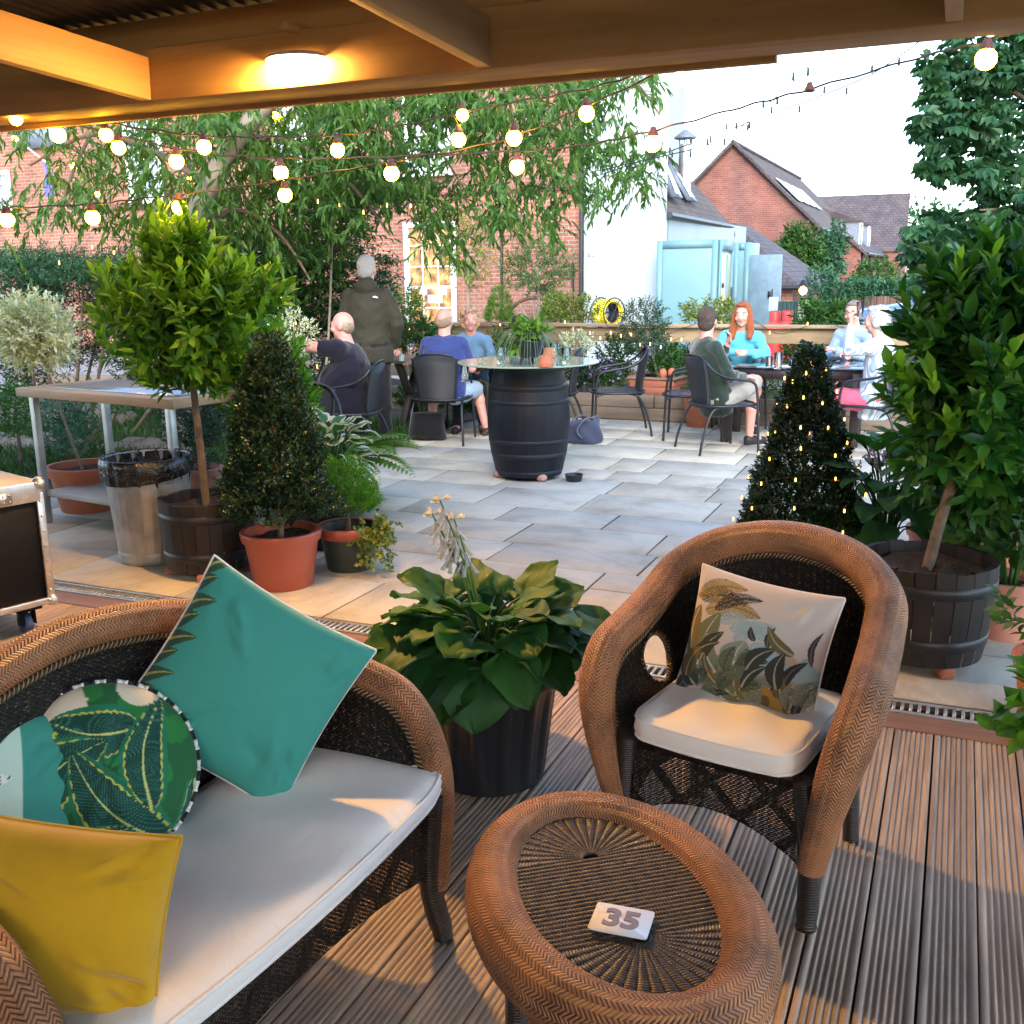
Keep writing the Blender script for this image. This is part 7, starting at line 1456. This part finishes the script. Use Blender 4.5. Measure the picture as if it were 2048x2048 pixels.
    if hood: T_.ell(nec+[0, -.085, -.005], (.105, .05, .075)); T_.ell(nec+[0, -.06, .04], (.085, .04, .04))
    tp = remesh(T_, 'jacket' if coat else 'top', top, body, .011, 4, folds=.0065)
    L_ = MB(); loft(L_, [(pel+up_*.05, .165*k, .125*k), (pel, .178*k, .14*k), (pel-up_*.09, .165*k, .135*k)], 20)
    for S_ in 'LR':
        hp_, kn, an = g['hip'+S_], g['kn'+S_], g['an'+S_]
        if legs == 'long': L_.cap(hp_, .098*k, kn, .07*k); L_.cap(kn, .07*k, an+[0, 0, .03], .058*k); L_.ell(an*.85+kn*.15, (.062*k, .062*k, .04))
        elif legs == 'crop': L_.cap(hp_, .096*k, kn, .068*k); L_.cap(kn, .068*k, kn*.45+an*.55, .052)
        else: L_.cap(hp_, .1*k, hp_*.12+kn*.88, .08*k)
    remesh(L_, 'trousers' if legs != 'shorts' else 'shorts', bottom, body, .012, 3, folds=.006)
    for S_ in 'LR':
        an, toe = g['an'+S_], g['toe'+S_]; d = unit((toe-an)*[1, 1, 0]+1e-6); mb = MB()
        if shoes[0] == 'sandal':
            mb.cap(an*[1, 1, 1]-d*.03-[0, 0, .068], .034, toe+d*.012-[0, 0, .026], .03); so = remesh(mb, 'sandal', shoes[1], body, .008, 1); mb = MB(); c = an*.35+toe*.65; sd = np.cross(d, [0, 0, 1]); mb.tube([c+sd*.05*math.cos(a)+np.array([0, 0, .045*math.sin(a)]) for a in np.linspace(-.2, PI+.2, 12)], .016, 6, flat=.4); mb.tube([an-[0, 0, .02]+sd*.045*math.cos(a)+d*.05*math.sin(a) for a in np.linspace(0, 2*PI, 14, endpoint=False)], .012, 6, closed=True); mb.build('strap', shoes[1], so)
        else: mb.cap(an-[0, 0, .04]-d*.01, .047, toe+d*.012, .037); mb.cap(an, .046, an+[0, 0, -.03], .05) if shoes[0] == 'boot' else None; mb.cap(an-d*.02-[0, 0, .072], .036, toe+d*.01-[0, 0, .02], .034); remesh(mb, 'shoe', shoes[1], body, .009, 2)
    # face details
    for s in (-1, 1): mb = MB(); mb.ell(H(s*.031, .0825, .012), (.0135, .008, .0075), R=Rh, seg=12, rings=8); e = mb.build('eye', EYEW, body); mb = MB(); mb.ell(H(s*.031, .0895, .012), (.0062, .003, .0064), R=Rh, seg=10, rings=6); mb.build('iris', EYED, e)
    mb = MB(); mb.tube(spline([H(-.024, .079, -.054), H(-.01, .089, -.0585), H(.01, .089, -.0585), H(.024, .079, -.054)], 4), .0048, 6); mb.build('lips', LIP, body)
    mb = MB()
    for s in (-1, 1): mb.tube([H(s*.05, .079, .031), H(s*.035, .092, .037), H(s*.018, .093, .034)], .0035, 5)
    mb.build('eyebrows', BROW if hair[1] is None else hair[1], body)
    st, hm = hair; hb = MB()
    if st == 'short': hb.ell(H(0, -.024, .040), (.085, .097, .098), R=Rh, seg=24, rings=16); hb.ell(H(0, -.05, -.012), (.076, .062, .075), R=Rh); hb.ell(H(0, .03, .095), (.058, .05, .03), R=Rh)
    if st == 'fringe':
        hb.ell(H(0, -.055, -.005), (.074, .052, .068), R=Rh)
        for s in (-1, 1): hb.ell(H(s*.066, -.028, .004), (.018, .045, .045), R=Rh)
    if st == 'stubble': hb.ell(H(0, -.05, .0), (.072, .055, .07), R=Rh)
    if st == 'long': 
        hb.ell(H(0, -.022, .045), (.09, .098, .095), R=Rh, seg=24, rings=16); hb.cap(H(0, -.06, .0), .082, H(0, -.075, -.13), .075)
        for s in (-1, 1): hb.cap(H(s*.066, .0, .03), .033, H(s*.088, .012, -.16), .042); hb.cap(H(s*.088, .01, -.15), .042, H(s*.085, .045, -.215), .028)
        hb.ell(H(0, .03, .105), (.06, .055, .028), R=Rh)
    if st == 'curly':
        for i in range(46): v = unit(rnd(1))[0]; v[1] = -abs(v[1]) if v[2] < .45 else v[1]*.8; hb.ell(H(v[0]*.092, v[1]*.09-.012, v[2]*.09+.03-.03*(v[2] < 0)), (.03, .03, .034), R=Rh, seg=8, rings=6)
    if st == 'bob': hb.ell(H(0, -.022, .045), (.088, .1, .094), R=Rh, seg=24, rings=16); hb.ell(H(0, -.055, -.02), (.082, .062, .085), R=Rh); hb.ell(H(0, .04, .1), (.06, .05, .03), R=Rh); [hb.ell(H(s*.072, -.01, -.01), (.022, .038, .055), R=Rh) for s in (-1, 1)]
    if st == 'cap': hb.ell(H(0, -.012, .05), (.094, .108, .088), R=Rh, seg=24, rings=16); hb.ell(H(0, .1, .035), (.065, .05, .012), R=Rh); hb.ell(H(0, -.05, .0), (.085, .07, .08), R=Rh)
    if hb.n: remesh(hb, 'hair' if st != 'cap' else 'cap', hm, body, .008 if st != 'curly' else .007, 2 if st not in ('curly',) else 1, .0022 if st != 'cap' else 0)
    if glasses:
        mb = MB(); zz_, yy_ = (.012, .1) if glasses == 'worn' else (.085, .082)
        for s in (-1, 1): mb.tube([H(s*.033+.021*math.cos(a), yy_, zz_+.015*math.sin(a)) for a in np.linspace(0, 2*PI, 16, endpoint=False)], .0022, 5, closed=True); mb.tube([H(s*.054, yy_-.002, zz_+.004), H(s*.078, -.0, zz_+.002)], .002, 5)
        mb.tube([H(-.012, yy_, zz_+.004), H(.012, yy_, zz_+.004)], .002, 5); mb.build('glasses', BLACKM, body)
    return body, H
def seated(lean=0.05, hz=.50, knl=(-.13, .44), knr=(.13, .44), anl=(-.13, .42), anr=(.13, .42), tw=0.0, **kw):
    J = dict(pel=(0, .02, hz+.03), che=(0, -.03+lean, hz+.34), nec=(0, -.03+lean*2, hz+.56), hd=(0, .0+lean*2.3, hz+.70), shL=(-.165, -.02+lean*1.9, hz+.485), shR=(.165, -.02+lean*1.9, hz+.485),
             elL=(-.25, .07+lean*1.5, hz+.24), elR=(.25, .07+lean*1.5, hz+.24), wrL=(-.14, .28+lean, hz+.2), wrR=(.14, .28+lean, hz+.2), hdL=(.5, 1, 0), hdR=(-.5, 1, 0), hnL=(0, 0, -1), hnR=(0, 0, -1),
             hipL=(-.095, .05, hz), hipR=(.095, .05, hz), knL=(*knl, hz+.01), knR=(*knr, hz+.01), anL=(*anl, .09), anR=(*anr, .09), toeL=(anl[0]-.02, anl[1]+.15, .03), toeR=(anr[0]+.02, anr[1]+.15, .03))
    J.update(kw); return J
NAVYT = fabricmat('navy_tshirt', (.009, .009, .02), (.006, .006, .014)); BLUET = fabricmat('blue_tshirt', (.035, .055, .20), (.025, .04, .15)); OLIVE = fabricmat('olive_jacket', (.042, .040, .026), (.03, .029, .02), rough=.7, sheen=.05)
DKTR = fabricmat('charcoal_trousers', (.014, .014, .016), (.01, .01, .012)); DENIM = fabricmat('denim', (.13, .26, .42), (.10, .2, .34)); FLEECE = fabricmat('green_fleece', (.010, .028, .018), (.008, .02, .014), sheen=.5); STONE = fabricmat('stone_shorts', (.33, .32, .28), (.27, .26, .23)); TURQ = fabricmat('turquoise_cardigan', (.10, .46, .62), (.08, .38, .52)); PINK = fabricmat('pink_trousers', (.72, .12, .20), (.62, .1, .17)); BLACKF = fabricmat('black_fleece', (.008, .008, .010)); PALEB = fabricmat('pale_blue_shirt', (.28, .40, .55), (.22, .33, .48)); LSHORT = fabricmat('faded_denim_shorts', (.35, .45, .55), (.3, .4, .5))
m = NT('striped_shirt'); w = m.n('TexWave', wave_type='BANDS', bands_direction='X', i_Scale=18.0, i_Distortion=.8); m.set(w.inputs[0], m.coord()); m.P(Base_Color=m.mix(m.ramp(w.outputs[1], [(.45, (0, 0, 0)), (.65, (1, 1, 1))]), (.55, .6, .64), (.22, .31, .42)), Roughness=.85).bump(m.noise(9, 3), .4, .012); STRIPE = m.m
HGREY = hairm('grey_hair', (.42, .41, .41)); HWHITE = hairm('white_hair', (.58, .57, .57)); HBLOND = hairm('blonde_hair', (.66, .50, .24)); HRED = hairm('red_hair', (.38, .10, .03)); HBROWN = hairm('brown_hair', (.065, .045, .035)); HSAND = hairm('sandy_hair', (.42, .30, .2)); HSILV = hairm('silver_hair', (.48, .52, .56))
def face_to(a): return a   # rz: person faces +y rotated by a (counter-clockwise)
# bald man with raised arm: faces left
bm_loc = AT(712, 800, 9.05); 
body, H = person('person in a navy t-shirt, bald, seated side-on with one forearm raised across the face', (bm_loc[0]-.05, bm_loc[1], 0), math.radians(106), seated(.02, .47, k=0, hyaw=-.15, shL=(-.20, .03, .985), elL=(-.31, .27, 1.02), wrL=(-.20, .50, 1.09), hdL=(.3, .8, .15), hnL=(.8, -.3, -.3), curlL=1.2, elR=(.27, .05, .70), wrR=(.2, .24, .6), hdR=(-.1, 1, -.3)) | {}, NAVYT, DKTR, ('shoe', SHOE), ('stubble', HSAND), SKINR, k=1.28, belly=.10, hem=.04)
mb = MB()
for i in range(7): mb.box((-.09+.016*i, .262, .83+.002*(i % 2)), (.011, .004, .014))
for i in range(3): mb.box((-.065+.016*i, .266, .805), (.01, .004, .01))
mb.box((.0, .26, .855), (.02, .004, .012)); o = mb.build('chest_print', WHITEP, body, smooth=False)
garden_chair('black weave garden chair holding the bald man', (bm_loc[0]-.05, bm_loc[1], 0), math.radians(106+180))
# standing man, back to us
sm = G(748, 884); J = dict(pel=(0, 0, .93), che=(0, -.01, 1.24), nec=(0, -.0, 1.47), hd=(0, .025, 1.62), shL=(-.17, 0, 1.375), shR=(.17, 0, 1.375), elL=(-.25, .0, 1.12), elR=(.27, .0, 1.12), wrL=(-.22, .12, .92), wrR=(.225, .10, .90), hdL=(.2, .6, -.8), hdR=(-.2, .6, -.8), hnL=(1, 0, 0), hnR=(-1, 0, 0), hipL=(-.09, 0, .90), hipR=(.09, 0, .90), knL=(-.11, .02, .48), knR=(.11, .02, .48), anL=(-.13, -.02, .09), anR=(.12, -.03, .09), toeL=(-.17, .12, .03), toeR=(.19, .10, .03), hyaw=-.2)
body, H = person('person with white hair standing in an olive hooded jacket, back to the camera', (sm[0], sm[1], 0), math.radians(18), J, OLIVE, DKTR, ('boot', SHOE), ('short', HWHITE), SKIN, k=1.12, sleeve='long', hood=True, coat=True, scale=1.02)
mb = MB()
for i, r in enumerate((.016, .022, .028)): mb.tube([(.10+r*math.cos(a), -.148+.0*i, 1.36+r*math.sin(a)*.7) for a in np.linspace(.2, PI*.75, 8)], .0028, 5)
mb.build('shoulder_mark', WHITEP, body)
# blue t-shirt man, back to us
bl = G(893, 882); person('person in a royal blue t-shirt and pale shorts seated with back to the camera', (bl[0]-.02, bl[1]+.03, 0), math.radians(14), seated(.03, .46, knl=(-.22, .42), knr=(.24, .40), anl=(-.22, .36), anr=(.33, .36), hyaw=-.25), BLUET, LSHORT, ('sandal', pmat('brown_sandal', (.05, .03, .022), .7)), ('fringe', HSAND), SKINR, k=1.15, belly=.03, legs='shorts', hem=.03)
garden_chair('black weave garden chair holding the blue shirted man', (bl[0]-.04, bl[1], 0), math.radians(14+180))
# blonde woman facing us
bw = AT(945, 700, 10.9); person('smiling person with curly blonde hair in a denim shirt facing the camera', (bw[0], bw[1], 0), math.radians(200), seated(.08, .47, hyaw=.12), DENIM, DKTR, ('shoe', SHOE), ('curly', HBLOND), SKINR, k=.98, sleeve='long', glasses='up', scale=.97)
garden_chair('black weave garden chair under the blonde woman', (bw[0], bw[1]+.02, 0), math.radians(20))
# person in black cap leaning forward
bk = AT(1105, 720, 10.3); person('person in a black cap and black jacket hunched behind the barrel top plant', (bk[0], bk[1], 0), math.radians(105), seated(.12, .47, htilt=-.25, hd=(0, .33, 1.06)), BLACKF, DKTR, ('shoe', SHOE), ('cap', pmat('black_cap', (.012, .012, .014), .8)), SKIN, k=1.1, sleeve='long', coat=True)
garden_chair('black weave garden chair half hidden behind the barrel under the capped person', (bk[0], bk[1], 0), math.radians(105+180))
# green fleece man
gf = (G(1370, 904)+G(1426, 916)+2*G(1500, 880))/4; gf = np.array([-1.93, 9.33, 0])
person('person in a dark green fleece and stone shorts seated with legs crossed', (gf[0]-.10, gf[1], 0), math.radians(-48), seated(-.03, .46, knl=(-.06, .46), knr=(.02, .50), anl=(-.05, .44), anr=(-.2, .52), knR=(-.02, .47, .60), anR=(-.26, .60, .28), toeR=(-.36, .70, .22), hyaw=.75, elL=(-.25, .10, .70), wrL=(-.1, .2, .93), hdL=(.2, .1, .9), hnL=(0, -1, 0)), FLEECE, STONE, ('shoe', SHOE), ('short', HBROWN), SKINR, k=1.12, sleeve='long', legs='shorts', hem=.10)
garden_chair('black weave garden chair holding the green fleece man', (gf[0]-.02, gf[1]-.03, 0), math.radians(-52+180))
# red haired woman
rw = AT(1477, 745, 10.75); person('smiling person with long red hair in a turquoise cardigan, hands clasped', (rw[0], rw[1], 0), math.radians(195), seated(.1, .46, hyaw=-.25, htilt=-.05, wrL=(-.03, .37, .80), wrR=(.05, .37, .80), elL=(-.25, .2, .76), elR=(.25, .2, .76), hdL=(.6, .7, .2), hdR=(-.6, .7, .2), curlL=1.0, curlR=1.0), TURQ, DKTR, ('shoe', SHOE), ('long', HRED), SKIN, k=1.08, sleeve='long')
garden_chair('black weave garden chair under the red haired woman', (rw[0], rw[1]+.02, 0), math.radians(15))
garden_chair('black weave garden chair tucked beside the green fleece man on his left', (-2.35, 9.95, 0), math.radians(100+180))
# man with glasses right
gm = AT(1712, 745, 10.65); person('person with grey brown hair and glasses in a pale blue shirt with folded arms', (gm[0], gm[1], 0), math.radians(150), seated(.05, .46, hyaw=.3, wrL=(.06, .30, .80), wrR=(-.02, .3, .76), hdL=(1, .2, .3), hdR=(-1, .3, .1), elL=(-.24, .14, .72), elR=(.24, .14, .72), curlL=.9, curlR=.9), PALEB, DKTR, ('shoe', SHOE), ('short', hairm('mousy_hair', (.24, .19, .16))), SKINR, k=1.05, sleeve='long', glasses='worn')
garden_chair('black weave garden chair under the man in glasses', (gm[0], gm[1], 0), math.radians(150+180))
# grey haired woman drinking
gw = np.array([-.62, 9.62, 0]); bodyw, Hw = person('person with silver hair in a striped shirt and pink trousers drinking from a glass', (gw[0], gw[1], 0), math.radians(74), seated(.02, .46, hyaw=.1, wrL=(-.06, .26, 1.12), elL=(-.22, .20, .90), hdL=(.35, .1, .9), hnL=(.3, -.8, 0), curlL=1.0, wrR=(.16, .32, .62), elR=(.25, .08, .72)), STRIPE, PINK, ('shoe', SHOE), ('bob', HSILV), SKIN, k=1.02, sleeve='long', legs='crop', hem=.12)
garden_chair('black weave garden chair holding the striped shirt woman', (gw[0], gw[1], 0), math.radians(74+180))
q = rotz(math.radians(74))@np.array([-.01, .20, 1.18])+gw; t = tumbler(q, 'tall glass of golden drink held to the lips of the silver haired woman', .027, .036, .14, (.55, .38, .05)); t.rotation_euler = (0, 0, 0)
# empty chairs
ec = (G(1259, 884)+G(1170, 845))/2+np.array([.12, .12, 0]); garden_chair('empty black garden chair standing alone in front of the square planter', (-3.12, 9.98, 0), math.radians(118+180-12) if False else math.radians(-68))
garden_chair('empty black garden chair behind the laurel shrub left of the bald man', tuple(AT(612, 905, 7.0)*[1, 1, 0]), math.radians(35))
garden_chair('empty black garden chair furthest left behind the laurel shrub', tuple(AT(600, 850, 9.3)*[1, 1, 0]), math.radians(80))
p = AT(715, 880, 10.4); 
p = G(905, 868); p[1] += 1.2; mb = MB(); P = []
for a in np.linspace(0, 2*PI, 24, endpoint=False): P.append([(0, 0, 0)]+[(.2*math.cos(a)*(1-.2*k), .13*math.sin(a)*(1-.2*k), .02+.24*k) for k in (0, .3, .6, 1)]+[(0, 0, .26)])
mb.grid(P, closed_u=True); tag(mb.build('rucksack', BLACKF, org=(0, 0, 0)), 'dark rucksack on the paving under the wooden table', 'bag').location = tuple(AT(855, 850, 10.2)*[1, 1, 0])
